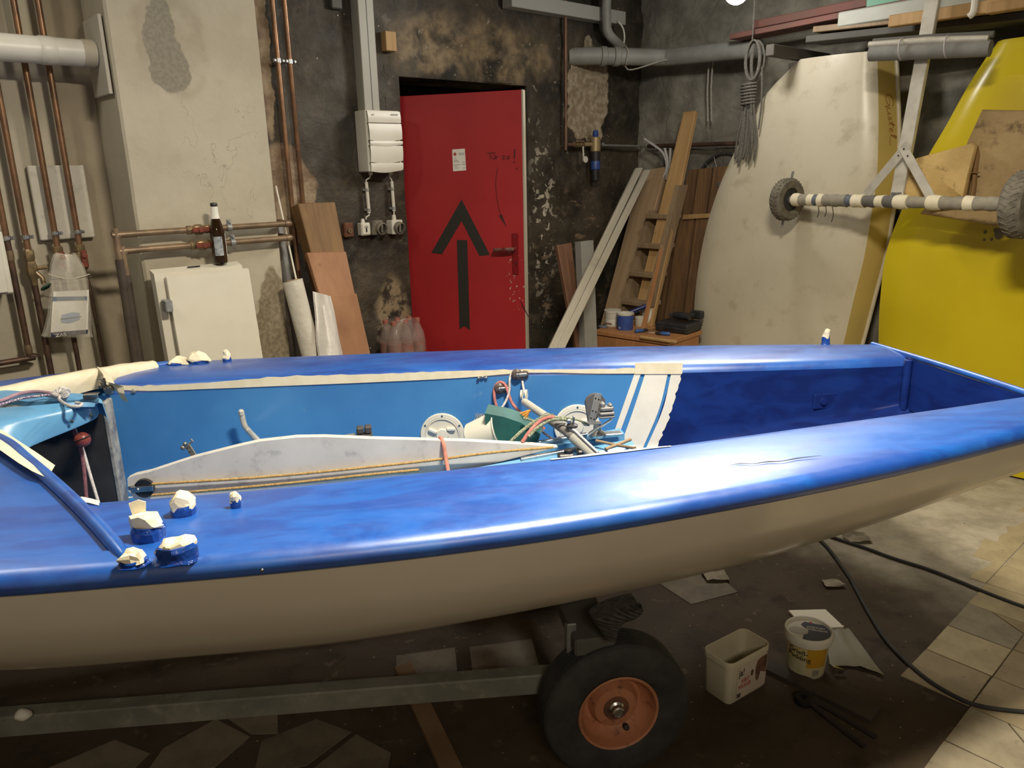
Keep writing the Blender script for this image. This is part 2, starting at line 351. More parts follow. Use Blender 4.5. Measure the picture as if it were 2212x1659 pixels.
# ================================================================ setting
def wall_a_material():
    n = NT('soot_black_plaster'); co = n.co
    wv = n.vecadd(co, n.noisec(5.0, 5), 0.14)
    base = n.mix(n.ramp(n.noise(2.2, 8, 0.68), 0.36, 0.66), (0.018, 0.0155, 0.012), (0.080, 0.064, 0.044))
    base = n.mix(n.ramp(n.noise(9.0, 6, 0.7, dist=0.8), 0.5, 0.72, 0.0, 0.6), base, (0.135, 0.107, 0.073))
    base = n.mix(n.math('MULTIPLY', n.ell((-0.45, 0, 2.1), (0.75, 9, 0.75)), n.ramp(n.noise(3.5, 5), 0.4, 0.7, 0.0, 0.55)), base, (0.095, 0.088, 0.072))
    # tan plaster showing above the lintel, along the copper pipes and near the floor
    lint = n.math('MULTIPLY', n.ell((0.62, 0, 2.30), (0.85, 9, 0.24), wv, 0.45), n.ramp(n.noise(4.5, 5, 0.6, dist=0.5), 0.36, 0.58))
    base = n.mix(lint, base, n.mix(n.ramp(n.noise(14, 5), 0.4, 0.65), (0.29, 0.215, 0.125), (0.16, 0.115, 0.065)))
    pip = n.ell((-0.70, 0, 1.50), (0.17, 9, 0.27), wv, 0.12)
    pip2 = n.ell((-0.76, 0, 2.25), (0.045, 9, 0.5), n.vecadd(co, n.noisec(16.0, 4), 0.05), 0.12)
    base = n.mix(n.math('MAXIMUM', pip, pip2), base, n.mix(n.ramp(n.noise(9, 6), 0.35, 0.62), (0.40, 0.31, 0.20), (0.20, 0.13, 0.08)))
    low = n.math('MULTIPLY', n.ell((-0.10, 0, 0.75), (0.13, 9, 0.3), wv, 0.3), n.ramp(n.noise(11, 5), 0.42, 0.52))
    base = n.mix(low, base, (0.30, 0.23, 0.14))
    pl = n.ell((1.60, 0, 2.10), (0.21, 9, 0.34), n.vecadd(co, n.noisec(7.0, 6), 0.25), 0.06)
    base = n.mix(pl, base, n.mix(n.ramp(n.noise(22, 6), 0.35, 0.6), (0.44, 0.37, 0.26), (0.26, 0.20, 0.13)))
    # flaked white paint right of the door
    fl = n.ramp(n.noise(15.0, 7, 0.62, dist=0.4), 0.635, 0.655)
    band = n.ell((1.16, 0, 1.30), (0.17, 9, 0.85), wv, 0.9)
    fl2 = n.math('MULTIPLY', n.ramp(n.noise(13.0, 6, 0.62, n.mapping(loc=(3, 1, 7)), 0.4), 0.56, 0.575), band)
    fl3 = n.math('MULTIPLY', fl, n.ell((0.7, 0, 1.9), (1.1, 9, 1.5), co, 0.9))
    dots = n.math('MULTIPLY', n.ramp(n.voro(34.0), 0.10, 0.06, 0.0, 1.0) if False else n.ramp(n.voro(26.0), 0.07, 0.10, 1.0, 0.0), n.ramp(n.noise(3.0, 2), 0.55, 0.6))
    flk = n.math('MAXIMUM', n.math('MAXIMUM', fl2, n.math('MULTIPLY', fl3, 0.5)), dots)
    base = n.mix(flk, base, (0.60, 0.55, 0.45))
    brk = n.math('MULTIPLY', n.ramp(n.noise(7.0, 5, 0.6, n.mapping(sc=(1.0, 1.0, 2.6))), 0.56, 0.64), n.ell((1.45, 0, 0.9), (0.5, 9, 0.75), wv, 0.5))
    base = n.mix(n.math('MULTIPLY', brk, 0.8), base, (0.24, 0.165, 0.105))
    n.set('Base Color', base); n.set('Roughness', n.ramp(n.noise(6), 0.3, 0.7, 0.38, 0.75)); n.set('Specular IOR Level', 0.4)
    n.bump(n.math('ADD', n.noise(14.0, 8, 0.65), n.math('MULTIPLY', flk, 0.15)), 0.55, 0.03); return n.m
def limewash(name, stain=False, alc=False):
    n = NT(name); co = n.co
    base = n.mix(n.ramp(n.noise(3.0, 7, 0.62), 0.35, 0.7), (0.50, 0.452, 0.35), (0.43, 0.385, 0.29))
    base = n.mix(n.ramp(n.noise(11.0, 6, 0.7), 0.56, 0.76, 0.0, 0.55), base, (0.42, 0.36, 0.27))
    base = n.mix(n.ramp(n.noise(40.0, 4, 0.7), 0.68, 0.76, 0.0, 0.7), base, (0.22, 0.19, 0.15))
    if stain:
        w1 = n.vecadd(co, n.noisec(9.0, 5), 0.10)
        w3 = n.vecadd(co, n.noisec(6.0, 6), 0.16); halo = n.ell((-1.31, 0, 2.17), (0.16, 9, 0.28), w3, 0.25); base = n.mix(n.math('MULTIPLY', halo, n.ramp(n.noise(7, 5), 0.35, 0.62, 0.1, 0.75)), base, (0.37, 0.32, 0.23))
        w4 = n.vecadd(co, n.noisec(9.0, 6), 0.10); core = n.math('MAXIMUM', n.ell((-1.352, 0, 2.20), (0.070, 9, 0.135), w4, 0.10), n.ell((-1.325, 0, 2.06), (0.080, 9, 0.13), w4, 0.10)); base = n.mix(core, base, n.mix(n.ramp(n.noise(60, 3), 0.4, 0.6), (0.285, 0.26, 0.20), (0.24, 0.215, 0.165)))
        brk = n.ell((-0.98, 0, 0.86), (0.10, 9, 0.32), w1, 0.08); base = n.mix(brk, base, n.mix(n.ramp(n.noise(50, 4), 0.35, 0.65), (0.30, 0.25, 0.165), (0.20, 0.16, 0.105)))
        cr = n.math('ABSOLUTE', n.math('SUBTRACT', n.noise(3.2, 4, 0.55, n.mapping(loc=(0.4, 0, 0.1), sc=(1.3, 1, 0.8))), 0.5))
        base = n.mix(n.math('MULTIPLY', n.ramp(cr, 0.0, 0.0035, 0.55, 0.0), n.ell((-1.15, 0, 1.75), (0.22, 9, 0.55), co, 0.5)), base, (0.20, 0.17, 0.13))
    if alc:
        x = n.sep()
        base = n.mix(n.ramp(n.math('ADD', x['X'], n.math('MULTIPLY', n.noise(6.0, 4), 0.05)), -1.70, -1.675), base, n.mix(n.ramp(n.noise(3, 5), 0.35, 0.65), (0.34, 0.285, 0.20), (0.26, 0.215, 0.15)))  # pillar's cast shadow painted in as a darker band beside it
        for (cx, cz, rx, rz) in ():
            base = n.mix(n.math('MULTIPLY', n.ell((cx, 0, cz), (rx, 9, rz), n.vecadd(co, n.noisec(14, 5), 0.07), 0.05), 0.8), base, (0.56, 0.52, 0.42))
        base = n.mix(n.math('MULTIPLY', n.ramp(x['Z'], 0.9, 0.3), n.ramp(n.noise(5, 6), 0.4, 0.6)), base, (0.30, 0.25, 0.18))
    n.set('Base Color', base); n.set('Roughness', 0.85); n.bump(n.noise(16.0, 8, 0.65), 0.22, 0.02); return n.m
def stone_material():
    n = NT('rough_grey_rendered_stone'); wv = n.vecadd(n.co, n.noisec(3.0, 4), 0.3)
    v = n.voro(5.5, 'DISTANCE_TO_EDGE', wv)
    c = n.mix(n.ramp(n.noise(4.0, 8, 0.66), 0.35, 0.68), (0.30, 0.285, 0.235), (0.15, 0.138, 0.112))
    c = n.mix(n.ramp(n.noise(1.6, 4), 0.45, 0.7), c, (0.115, 0.105, 0.088)); c = n.mix(n.ramp(v, 0.0, 0.05, 0.12, 0.0), c, (0.09, 0.08, 0.065))
    n.set('Base Color', c); n.set('Roughness', 0.9); n.bump(n.math('ADD', n.noise(11, 8, 0.66), n.ramp(v, 0.0, 0.12, 0.0, 0.18)), 0.5, 0.03); return n.m
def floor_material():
    n = NT('worn_dirty_shaded_screed'); s = n.sep()
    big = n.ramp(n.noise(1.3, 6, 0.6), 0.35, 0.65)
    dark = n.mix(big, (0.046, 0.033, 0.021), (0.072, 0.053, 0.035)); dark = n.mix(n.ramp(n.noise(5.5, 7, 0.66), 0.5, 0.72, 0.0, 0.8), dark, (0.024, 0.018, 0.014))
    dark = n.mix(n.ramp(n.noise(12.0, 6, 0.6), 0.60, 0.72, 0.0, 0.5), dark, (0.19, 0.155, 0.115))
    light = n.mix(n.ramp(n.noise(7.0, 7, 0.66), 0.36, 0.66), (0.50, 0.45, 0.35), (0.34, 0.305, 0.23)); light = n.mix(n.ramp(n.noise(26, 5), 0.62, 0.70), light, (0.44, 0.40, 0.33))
    f = n.ramp(n.math('ADD', n.math('ADD', s['X'], n.math('MULTIPLY', s['Y'], 0.55)), n.math('MULTIPLY', n.noise(2.5, 5), 0.8)), 3.15, 3.75)  # dirt plus painted shade: screed stays dark up to the boat's shadow edge
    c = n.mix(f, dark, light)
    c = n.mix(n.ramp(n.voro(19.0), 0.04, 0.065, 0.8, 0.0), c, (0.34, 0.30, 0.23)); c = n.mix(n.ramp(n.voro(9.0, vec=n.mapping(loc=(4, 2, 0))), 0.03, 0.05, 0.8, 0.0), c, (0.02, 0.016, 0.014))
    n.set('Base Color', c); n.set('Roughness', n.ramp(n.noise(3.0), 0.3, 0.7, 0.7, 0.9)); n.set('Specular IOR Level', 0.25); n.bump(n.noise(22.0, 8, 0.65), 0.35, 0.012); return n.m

MWA = wall_a_material(); MWB = stone_material(); MLIME = limewash('stained_limewash', True); MALC = limewash('alcove_limewash_shaded', False, True)
S0, S1, D1, HC = -5.2, 2.1876, 7.0, 3.0
# floor and ceiling (in wall-A coordinates)
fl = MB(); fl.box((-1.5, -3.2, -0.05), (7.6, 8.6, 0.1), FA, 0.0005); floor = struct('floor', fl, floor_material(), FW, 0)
ce = MB(); ce.box((-1.5, -3.2, HC+0.05), (7.6, 8.6, 0.1), FA, 0.0005); struct('ceiling', ce, mat('sooty_ceiling', (0.22, 0.195, 0.15), 0.9, 0, (0.15, 0.13, 0.10), 2.0), FW, 0)
# wall A, dark part, with the door opening
OX0, OX1, OH = 0.035, 1.02, 2.125
def wall_sheet(b, x0, x1, z0, z1, amp, step=0.04, fx=None, y0=0.0):
    nx = max(2, int((x1-x0)/step)); nz = max(2, int((z1-z0)/step)); rows = []
    for j in range(nz+1):
        z = z0+(z1-z0)*j/nz; row = []
        for i in range(nx+1):
            x = x0+(x1-x0)*i/nx; p = Vector((x, 0, z)); a = amp(x, z) if callable(amp) else amp
            y = y0+(noise.noise(p*3.1)*0.6+noise.noise(p*9.0)*0.35+noise.noise(p*23.0)*0.18)*a
            row.append(Vector((x, y, z)))
        rows.append(row)
    b.grid(rows)
def ampA(x, z):
    e = 0.012+0.022*max(0, min(1, (x-0.95)/0.4))
    if z > 2.1: e += 0.014
    return e
wa = MB()
wall_sheet(wa, -1.25, OX0, 0, HC, ampA); wall_sheet(wa, OX0, OX1, OH, HC, ampA); wall_sheet(wa, OX1, S1+0.02, 0, HC, ampA)
wa.box((OX0-0.05, 0.055, OH/2), (0.1, 0.11, OH), None, 0.004); wa.box((OX1+0.08, 0.12, OH/2), (0.16, 0.24, OH), None, 0.006)
wa.box(((OX0+OX1)/2, 0.17, OH+0.03), (OX1-OX0+0.2, 0.34, 0.06), None, 0.008)
struct('wall_back', wa, MWA, FA, 50, recalc=False)
nb = MB()                                            # the dark passage behind the door
nb.box((0.45, 1.35, 1.1), (1.5, 0.06, 2.3), None, 0.002); nb.box((-0.30, 0.73, 1.1), (0.06, 1.24, 2.3), None, 0.002); nb.box((1.20, 0.80, 1.1), (0.06, 1.1, 2.3), None, 0.002); nb.box((0.45, 0.82, 2.27), (1.5, 0.95, 0.06), None, 0.002)
struct('wall_passage', nb, mat('passage_plaster', (0.10, 0.09, 0.075), 0.9, 0, (0.05, 0.045, 0.04), 4), FA, 0)
# alcove wall left of the pillar, pillar, remaining walls
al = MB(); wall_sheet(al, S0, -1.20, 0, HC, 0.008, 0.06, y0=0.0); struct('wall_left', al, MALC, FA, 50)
pc = MB()
COLF = -0.30
def pillar():
    rows = []
    prof = [(-1.555, 0.03), (-1.555, -0.10), (-1.555, -0.20), (-1.555, -0.29), (-1.545, -0.30)] + [(-1.545+0.625*k/14, -0.30) for k in range(1, 14)] + [(-0.925, -0.30), (-0.918, -0.29), (-0.918, -0.15), (-0.918, 0.03)]
    for j in range(61):
        z = HC*j/60; row = []
        for (x, y) in prof:
            p = Vector((x, y, z)); k = noise.noise(p*6)*0.004+noise.noise(p*19)*0.002
            row.append(Vector((x+k*0.6, y+k, z)))
        rows.append(row)
    pc.grid(rows)
pillar(); struct('wall_pillar', pc, MLIME, FA, 40)
wb = MB(); wall_sheet(wb, -0.03, D1, 0, HC, 0.045, 0.05); struct('wall_right', wb, MWB, FB, 60)
wc = MB(); wc.box((S0-0.05, -3.2, 1.5), (0.1, 8.6, 3.0), None, 0.001); MDK = mat('dim_plaster', (0.22, 0.19, 0.145), 0.9, 0, (0.15, 0.13, 0.10), 3.0); struct('wall_side', wc, MDK, FA, 0)
wd = MB(); wd.box((-1.5, -D1-0.05, 1.5), (7.6, 0.1, 3.0), None, 0.001); struct('wall_rear', wd, MDK, FA, 0)

# floor tiles (laid on the room's grid), children of the floor
def tile_mat(name, c1, c2):
    n = NT(name); c = n.mix(n.ramp(n.noise(9.0, 6, 0.65), 0.35, 0.68), c1, c2); c = n.mix(n.ramp(n.noise(28.0, 5, 0.7), 0.62, 0.70, 0, 0.8), c, (c2[0]*0.5, c2[1]*0.48, c2[2]*0.45))
    n.set('Base Color', c); n.set('Roughness', 0.7); n.bump(n.noise(40, 5), 0.15, 0.004); return n.m
TM = [tile_mat('buff_floor_tile', (0.44, 0.365, 0.22), (0.35, 0.285, 0.17)), tile_mat('tan_floor_tile', (0.32, 0.255, 0.15), (0.25, 0.195, 0.115)), tile_mat('grey_floor_tile', (0.30, 0.26, 0.18), (0.22, 0.187, 0.13))]
TILE = 0.205
def add_tile(poly, m, top=0.004):
    b = MB(); c = Vector((sum(p[0] for p in poly)/len(poly), sum(p[1] for p in poly)/len(poly), 0))
    q = [Vector((p[0], p[1], 0)) for p in poly]; n = len(q)
    vs_ = [Vector((p.x, p.y, -0.004)) for p in q]+[Vector((p.x, p.y, top-0.0012)) for p in q]+[c+(p-c)*0.985+Vector((0, 0, top)) for p in q]
    fs = [tuple(range(n))[::-1], tuple(range(2*n, 3*n))]+[(k*n+i, k*n+(i+1) % n, (k+1)*n+(i+1) % n, (k+1)*n+i) for k in (0, 1) for i in range(n)]
    b.add(vs_, fs, FA); cw = FA @ c
    o = bpy.data.objects.new('floor_tile', b.mesh('floor_tile', m, cw, 0)); COL.objects.link(o); o.location = cw; o.parent = floor; return o
rt = random.Random(3)
for i in range(-6, 8):
    for j in range(0, 9):
        x = 0.546+i*TILE; y = -3.075-TILE*j+TILE
        g = 0.0022; x0, x1, y0, y1 = x+g, x+TILE-g, y-TILE+g, y-g
        if j == 0:
            y1 = y0+TILE*rt.uniform(0.35, 0.75)
            if i < 0: continue
            if i == 0: y1 = y0+0.05
        if i < -4 and j < 2: continue
        def jt(): return rt.uniform(-0.0022, 0.0022)
        if j == 0:
            edge = [(x1, y1+rt.uniform(-.02, .02)), (x0+TILE*0.66, y1+rt.uniform(-.025, .025)), (x0+TILE*0.33, y1+rt.uniform(-.025, .025)), (x0, y1+rt.uniform(-.02, .02))]
            poly = [(x0, y0), (x1, y0)]+edge
        elif rt.random() < 0.22:
            k = rt.uniform(0.25, 0.75); add_tile([(x0, y0), (x0+TILE*k, y0), (x1, y0+TILE*k), (x1, y1), (x0, y1)], TM[rt.choice((0, 1, 2))]); poly = [(x0+TILE*k+0.006, y0), (x1, y0), (x1, y0+TILE*k-0.006)]
        else: poly = [(x0+jt(), y0+jt()), (x1+jt(), y0+jt()), (x1+jt(), y1+jt()), (x0+jt(), y1+jt())]
        add_tile(poly, TM[0 if j < 2 and i > -2 else rt.choice((0, 1, 2, 2, 1))])
TMD = [tile_mat('dark_worn_tile', (0.15, 0.125, 0.085), (0.10, 0.08, 0.055)), tile_mat('pale_worn_tile', (0.20, 0.17, 0.115), (0.14, 0.115, 0.08))]
FAi = FA.inverted()
for poly in ([(-1.05, 1.76), (-1.04, 1.88), (-0.93, 2.00), (-0.80, 1.92), (-0.86, 1.80)], [(-0.92, 2.02), (-0.75, 2.03), (-0.72, 1.93), (-0.80, 1.93)], [(-0.76, 1.90), (-0.62, 1.99), (-0.50, 1.93), (-0.60, 1.80), (-0.74, 1.76)], [(-0.585, 1.78), (-0.485, 1.92), (-0.37, 1.84), (-0.37, 1.75)],
             [(-1.35, 1.80), (-1.10, 1.76), (-1.07, 1.86), (-1.20, 1.92)], [(-0.42, 2.30), (-0.22, 2.34), (-0.20, 2.18), (-0.40, 2.14)], [(-0.17, 2.34), (0.05, 2.38), (0.07, 2.22), (-0.15, 2.18)], [(0.56, 2.75), (0.80, 2.86), (0.86, 2.66), (0.66, 2.58)]):
    add_tile([(FAi @ Vector((p[0], p[1], 0)))[:2] for p in poly], rt.choice(TMD), 0.003)

# door: a red leaf standing ajar, hung deep in the left jamb
DR = Vector((0.092, 4.43, 0)); DA = atan2(0.303, -0.952) + pi          # leaf direction hinge -> free edge, seen from above
FD = frame(Vector((-0.727, 4.691, 0.01)), DA)                           # local x: hinge -> free edge, y: away, z up
DW, DH = 0.86, 2.012
n = NT('red_door_paint'); c = n.mix(n.ramp(n.noise(2.5, 5), 0.3, 0.7), (0.40, 0.022, 0.026), (0.34, 0.018, 0.022)); sx = n.sep()
c = n.mix(n.math('MULTIPLY', n.ell((0.80, 0, 1.0), (0.06, 9, 0.28), n.vecadd(n.co, n.noisec(20, 4), 0.06), 0.3), n.ramp(n.noise(45, 5), 0.60, 0.66)), c, (0.5, 0.38, 0.33))
n.set('Base Color', c); n.set('Roughness', 0.42); n.bump(n.noise(90, 3), 0.06, 0.003); MRED = n.m
dt = Thing('door_1', 'red door leaf standing ajar with a large black arrow', 'door', FD, kind='structure', at=(0, 0, 0))
lf = MB(); lf.box((DW/2, 0.02, DH/2), (DW-0.004, 0.038, DH), None, 0.003); dt.add('leaf', lf, MRED)
eg = MB(); eg.box((DW-0.002, 0.02, DH/2), (0.010, 0.042, DH+0.002), None, 0.001); dt.add('edge_band', eg, M_['white_wood'], label='pale bare edge of the red door')
def onD(px, py): q = onPlane(FD, px, py, 0.0); return q.x, q.z
ar = MB()
def flat(b, pts, y=-0.0015): b.slab([Vector((p[0], 0.002, p[1])) for p in pts], (0, y-0.002, 0))
AP = lambda L: [onD(*p) for p in L]
flat(ar, AP([(997, 431), (1058, 550), (1036, 553), (997, 477), (955, 549), (932, 546)])); flat(ar, AP([(987, 518), (1009, 519), (1015, 713), (1003, 704), (993, 711)]))
dt.add('arrow', ar, M_['black_paint'], label='black upward arrow painted on the door', angle=0)
st = MB(); flat(st, AP([(977, 323), (1004, 321), (1007, 368), (979, 370)])); ns_ = dt.add('notice_sheet', st, M_['paper_white'], label='small white notice with a red cross', angle=0)
def stroke(b, pts, wd=0.004, y=-0.0012):
    pts = [Vector((p[0], 0, p[1])) for p in pts]
    for a, c_ in zip(pts, pts[1:]):
        d = (c_-a); d.normalize(); nn = Vector((-d.z, 0, d.x))*wd/2; b.slab([a-nn-d*wd*.3, c_-nn+d*wd*.3, c_+nn+d*wd*.3, a+nn-d*wd*.3], (0, y, 0))
rc = MB(); x_, z_ = onD(983, 333)
for (w_, h_) in ((0.020, 0.007), (0.007, 0.020)): rc.box((x_, -0.0022, z_), (w_, 0.001, h_), None, 0.0001)
dt.add('red_cross', rc, mat('red_print', (0.45, 0.05, 0.04), 0.6), ns_, angle=0)
pr = MB()
for (x0, x1, y) in ((991, 1003, 331), (991, 1003, 334), (981, 986, 343), (981, 990, 347), (981, 992, 350), (999, 1004, 350), (981, 994, 356), (998, 1005, 355), (982, 988, 359), (982, 992, 363), (1000, 1005, 363)):
    a = onD(x0, y); b_ = onD(x1, y-0.4); stroke(pr, [a, b_], 0.0028, -0.0024)
dt.add('print', pr, mat('grey_print', (0.25, 0.25, 0.24), 0.7), ns_, angle=0)
hw = MB()                                            # handwriting: Tuer zu !
def hs(pts, wd=0.0035): stroke(hw, [onD(920+p[0]/6.914, 300+p[1]/6.912) for p in pts], wd, -0.0012)
hs([(918, 214), (1035, 205)]); hs([(955, 212), (965, 300)]); hs([(990, 255), (995, 290), (1010, 303), (1030, 290), (1035, 252)]); hs([(1035, 252), (1040, 300)]); hs([(1002, 232), (1006, 238)], 0.004); hs([(1028, 230), (1032, 236)], 0.004)
hs([(1052, 262), (1056, 300)]); hs([(1054, 275), (1068, 262), (1080, 262)]); hs([(1135, 255), (1175, 252), (1140, 302), (1185, 298)]); hs([(1205, 252), (1210, 295), (1228, 300), (1238, 280), (1238, 248), (1242, 300)]); hs([(1328, 155), (1320, 290)], 0.0075); hs([(1312, 345), (1316, 352)], 0.007)
hs([(1075, 430), (1050, 540), (1042, 700), (1060, 900), (1095, 1060), (1125, 1150)], 0.003)
flat(hw, [onD(920+p[0]/6.914, 300+p[1]/6.912) for p in [(1085, 1145), (1135, 1128), (1208, 1318)]], -0.0012)
hs([(1355, 440), (1362, 443)], 0.008)
for k in range(7):
    x = 1125+k*2.5; hs([((x-920)*6.914, (650+k*5-300)*6.912), ((x+4-920)*6.914, (664+k*4-300)*6.912)], 0.003)
dt.add('handwriting', hw, mat('black_marker', (0.06, 0.008, 0.01), 0.6), label='handwritten words Tür zu! with a thin curved arrow', angle=0)
hx, hz = onD(1113, 537)
hp = MB(); hp.box((hx, -0.004, hz-0.03), (0.036, 0.008, 0.235), None, 0.003); ph = dt.add('handle_plate', hp, mat('red_metal_paint', (0.24, 0.012, 0.015), 0.32, 0.3, (0.35, 0.2, 0.17), 30, 0.6, 0.7))
hl = MB(); hl.tube([(hx, 0, hz), (hx, -0.03, hz), (hx-0.006, -0.045, hz), (hx-0.05, -0.05, hz-0.002), (hx-0.115, -0.048, hz-0.004)], [0.010, 0.010, 0.011, 0.011, 0.012], 10); dt.add('handle', hl, mat('worn_red_handle', (0.20, 0.03, 0.028), 0.28, 0.6, (0.34, 0.22, 0.19), 22), ph)
kh = MB(); kh.box((hx+0.004, -0.0085, hz-0.085), (0.007, 0.002, 0.02), None, 0.0005); dt.add('keyhole', kh, M_['black_plastic'], ph)
dt.done()
# ================================================================ hanging work lamp
LT = Thing('work_lamp', 'bright white work lamp hanging from the ceiling before the prams', 'lamp', FW, at=tuple(L1POS+Vector((0, 0, 0.12))))
lb = MB(); lb.ball(L1POS, 0.062, 20); LT.add('bulb', lb, emis('glowing_lamp_bulb', (1.0, 0.965, 0.90), L1_WATT/(pi*4*pi*0.062**2)), label='glowing white bulb')
lh = MB(); lh.lathe([(0.045, 0.052), (0.052, 0.10), (0.040, 0.15), (0.018, 0.175), (0.010, 0.18)], 20, T(*L1POS)); LT.add('lamp_holder', lh, M_['white_plastic'])
lc = MB(); lc.tube([L1POS+Vector((0, 0, 0.17)), L1POS+Vector((0.004, 0, 0.35)), (L1POS.x, L1POS.y, 3.0)], 0.004, 8); LT.add('cable', lc, M_['black_plastic'])
LT.done()
# ================================================================ sailing dinghy
fN1 = spl([(-2.45, -0.05), (-2.2, -0.30), (-1.8, -0.56), (-1.4, -0.71), (-1.027, -0.76), (-0.794, -0.767), (-0.471, -0.769), (-0.125, -0.75), (0.271, -0.694), (0.616, -0.627), (0.889, -0.560), (1.236, -0.458), (1.50, -0.375)])
fN3 = spl([(-1.3, -0.462), (-0.952, -0.469), (-0.684, -0.470), (-0.215, -0.440), (0.268, -0.400), (0.797, -0.325), (1.091, -0.281), (1.442, -0.222), (1.50, -0.213)])
fF1 = spl([(-2.45, 0.05), (-2.2, 0.36), (-1.8, 0.64), (-1.4, 0.79), (-1.147, 0.835), (-0.591, 0.817), (0.106, 0.752), (0.798, 0.636), (1.389, 0.505), (1.50, 0.475)])
fF3 = spl([(-1.3, 0.520), (-1.0, 0.532), (-0.721, 0.525), (-0.097, 0.475), (0.525, 0.375), (0.997, 0.310), (1.309, 0.275), (1.50, 0.262)])
fSole = spl([(-1.6, 0.57), (-0.5, 0.568), (0.2, 0.575), (0.5, 0.605), (0.9, 0.68), (1.5, 0.775)])
fBz = spl([(-2.45, 0.72), (-1.8, 0.62), (-1.2, 0.595), (-0.5, 0.60), (0.0, 0.60), (0.4, 0.605), (0.8, 0.635), (1.1, 0.68), (1.5, 0.755)])
fBt = spl([(-2.45, 0.03), (-2.1, 0.20), (-1.8, 0.34), (-1.2, 0.50), (-0.81, 0.53), (-0.515, 0.545), (-0.09, 0.50), (0.395, 0.42), (0.81, 0.345), (1.1, 0.305), (1.5, 0.27)])
ZT, ZL = 0.95, 0.905
def tr_s(t): return 1.448+0.022*0 - (t-0.1)*0.055             # the transom stands slightly askew to the axis
MT = {}
def blue_paint():
    n = NT('fresh_blue_paint'); v = n.mapping(sc=(2.2, 7.0, 7.0))
    patch = n.ramp(n.noise(1.4, 5, 0.6, v, 0.8), 0.42, 0.60)
    c = n.mix(patch, (0.006, 0.105, 0.47), (0.005, 0.064, 0.35)); c = n.mix(n.ramp(n.noise(7.0, 6, 0.65), 0.58, 0.74, 0, 0.6), c, (0.018, 0.155, 0.56))
    n.set('Base Color', c); n.set('Roughness', n.math('ADD', n.ramp(n.noise(1.9, 4, 0.6, v, 0.5), 0.35, 0.65, 0.33, 0.46), n.ramp(n.noise(30, 3), 0.3, 0.7, -0.03, 0.03)))
    n.set('Specular IOR Level', 1.0); n.set('Coat Weight', 0.65); n.set('Coat IOR', 1.7); n.set('Coat Roughness', n.ramp(n.noise(2.3, 4, 0.6, v, 0.4), 0.35, 0.65, 0.34, 0.45)); n.bump(n.noise(260.0, 2), 0.06, 0.0015); return n.m
MT['blue'] = blue_paint()
n = NT('wet_dark_blue_paint'); v = n.mapping(sc=(2.0, 2.0, 5.0)); c = n.mix(n.ramp(n.noise(3.0, 5, 0.6, v, 0.6), 0.38, 0.64), (0.010, 0.030, 0.18), (0.008, 0.018, 0.115))
c = n.mix(n.ramp(n.noise(2.2, 4, 0.5, n.mapping(loc=(5, 2, 1))), 0.56, 0.75, 0, 0.8), c, (0.010, 0.045, 0.22))
n.set('Base Color', c); n.set('Roughness', 0.17); n.bump(n.noise(9.0, 4), 0.05, 0.01); MT['dark_blue'] = n.m
n = NT('old_light_blue_gelcoat'); c = n.mix(n.ramp(n.noise(2.6, 5), 0.35, 0.68), (0.065, 0.245, 0.56), (0.048, 0.19, 0.48)); c = n.mix(n.ramp(n.noise(18, 6, 0.7), 0.62, 0.78, 0, 0.35), c, (0.20, 0.36, 0.58))
n.set('Base Color', c); n.set('Roughness', 0.26); n.bump(n.noise(3.0, 3), 0.05, 0.02); MT['light_blue'] = n.m
MT['pale_blue'] = mat('pale_blue_gelcoat', (0.145, 0.37, 0.62), 0.32, 0, (0.105, 0.31, 0.56), 4)
MT['white'] = mat('cream_white_gelcoat', (0.74, 0.69, 0.58), 0.22, 0, (0.69, 0.635, 0.52), 2.2, 0.3, 0.7, coat=0.25)
MT['board'] = mat('scuffed_white_board', (0.70, 0.68, 0.65), 0.35, 0, (0.62, 0.60, 0.57), 7, dirt=(0.44, 0.43, 0.42))

B = Thing('sailing_dinghy', 'blue and white sailing dinghy being repainted, lying on its trailer', 'boat', FBOAT, at=(0, 0.05, 0.45))
SS = [-2.44+0.04*i for i in range(0, 98)]; SS = [s for s in SS if s < 1.40]+[None]   # None: the station on the transom
def st_pts(s, fn):                                   # station points, the last one follows the transom's line
    if s is not None: return [(s, t, z) for t, z in fn(s)]
    out = []
    for i in range(len(fn(1.44))):
        q = 1.44
        for _ in range(3): q = tr_s(fn(q)[i][0])
        t, z = fn(q)[i]; out.append((q, t, z))
    return out
def shape(c):                                        # hull half beams squeezed at the bow
    return c
# --- hull skin
def hull_sec(s):
    a = -fN1(s)-0.008; b = fF1(s)-0.012; zb = fBz(s); kb = fBt(s); kf = kb+(b-a)*0.6+0.03
    mid = (b-a)/2; zk = zb-0.16*max(0.15, min(1, (2.45+s)/1.3)) if s < 0 else zb-0.16+0.07*min(1, s/1.5)
    L = [(-a, ZL-0.002), (-(a*0.90+kb*0.10), ZL-0.08*(ZL-zb)/0.3), (-(a*0.62+kb*0.38), zb+(ZL-zb)*0.40), (-(a*0.30+kb*0.70), zb+(ZL-zb)*0.155), (-kb, zb), (-kb*0.80, zb-0.035), (-kb*0.45, zb+(zk-zb)*0.75)]
    Rr = [(b, ZL-0.002), (b*0.90+kf*0.10, ZL-0.08*(ZL-zb)/0.3), (b*0.62+kf*0.38, zb+(ZL-zb)*0.40), (b*0.30+kf*0.70, zb+(ZL-zb)*0.155), (kf, zb), (kf*0.80, zb-0.035), (kf*0.45, zb+(zk-zb)*0.75)]
    return L+[(mid, zk)]+Rr[::-1]
hb = MB(); rows = [[Vector(p) for p in st_pts(s, hull_sec)] for s in SS]; hb.grid(rows)
n0 = len(hb.v); last = rows[-1]; c_ = Vector((last[0].x, 0.06, 0.80))
hull = B.add('hull', hb, MT['white'], angle=45)
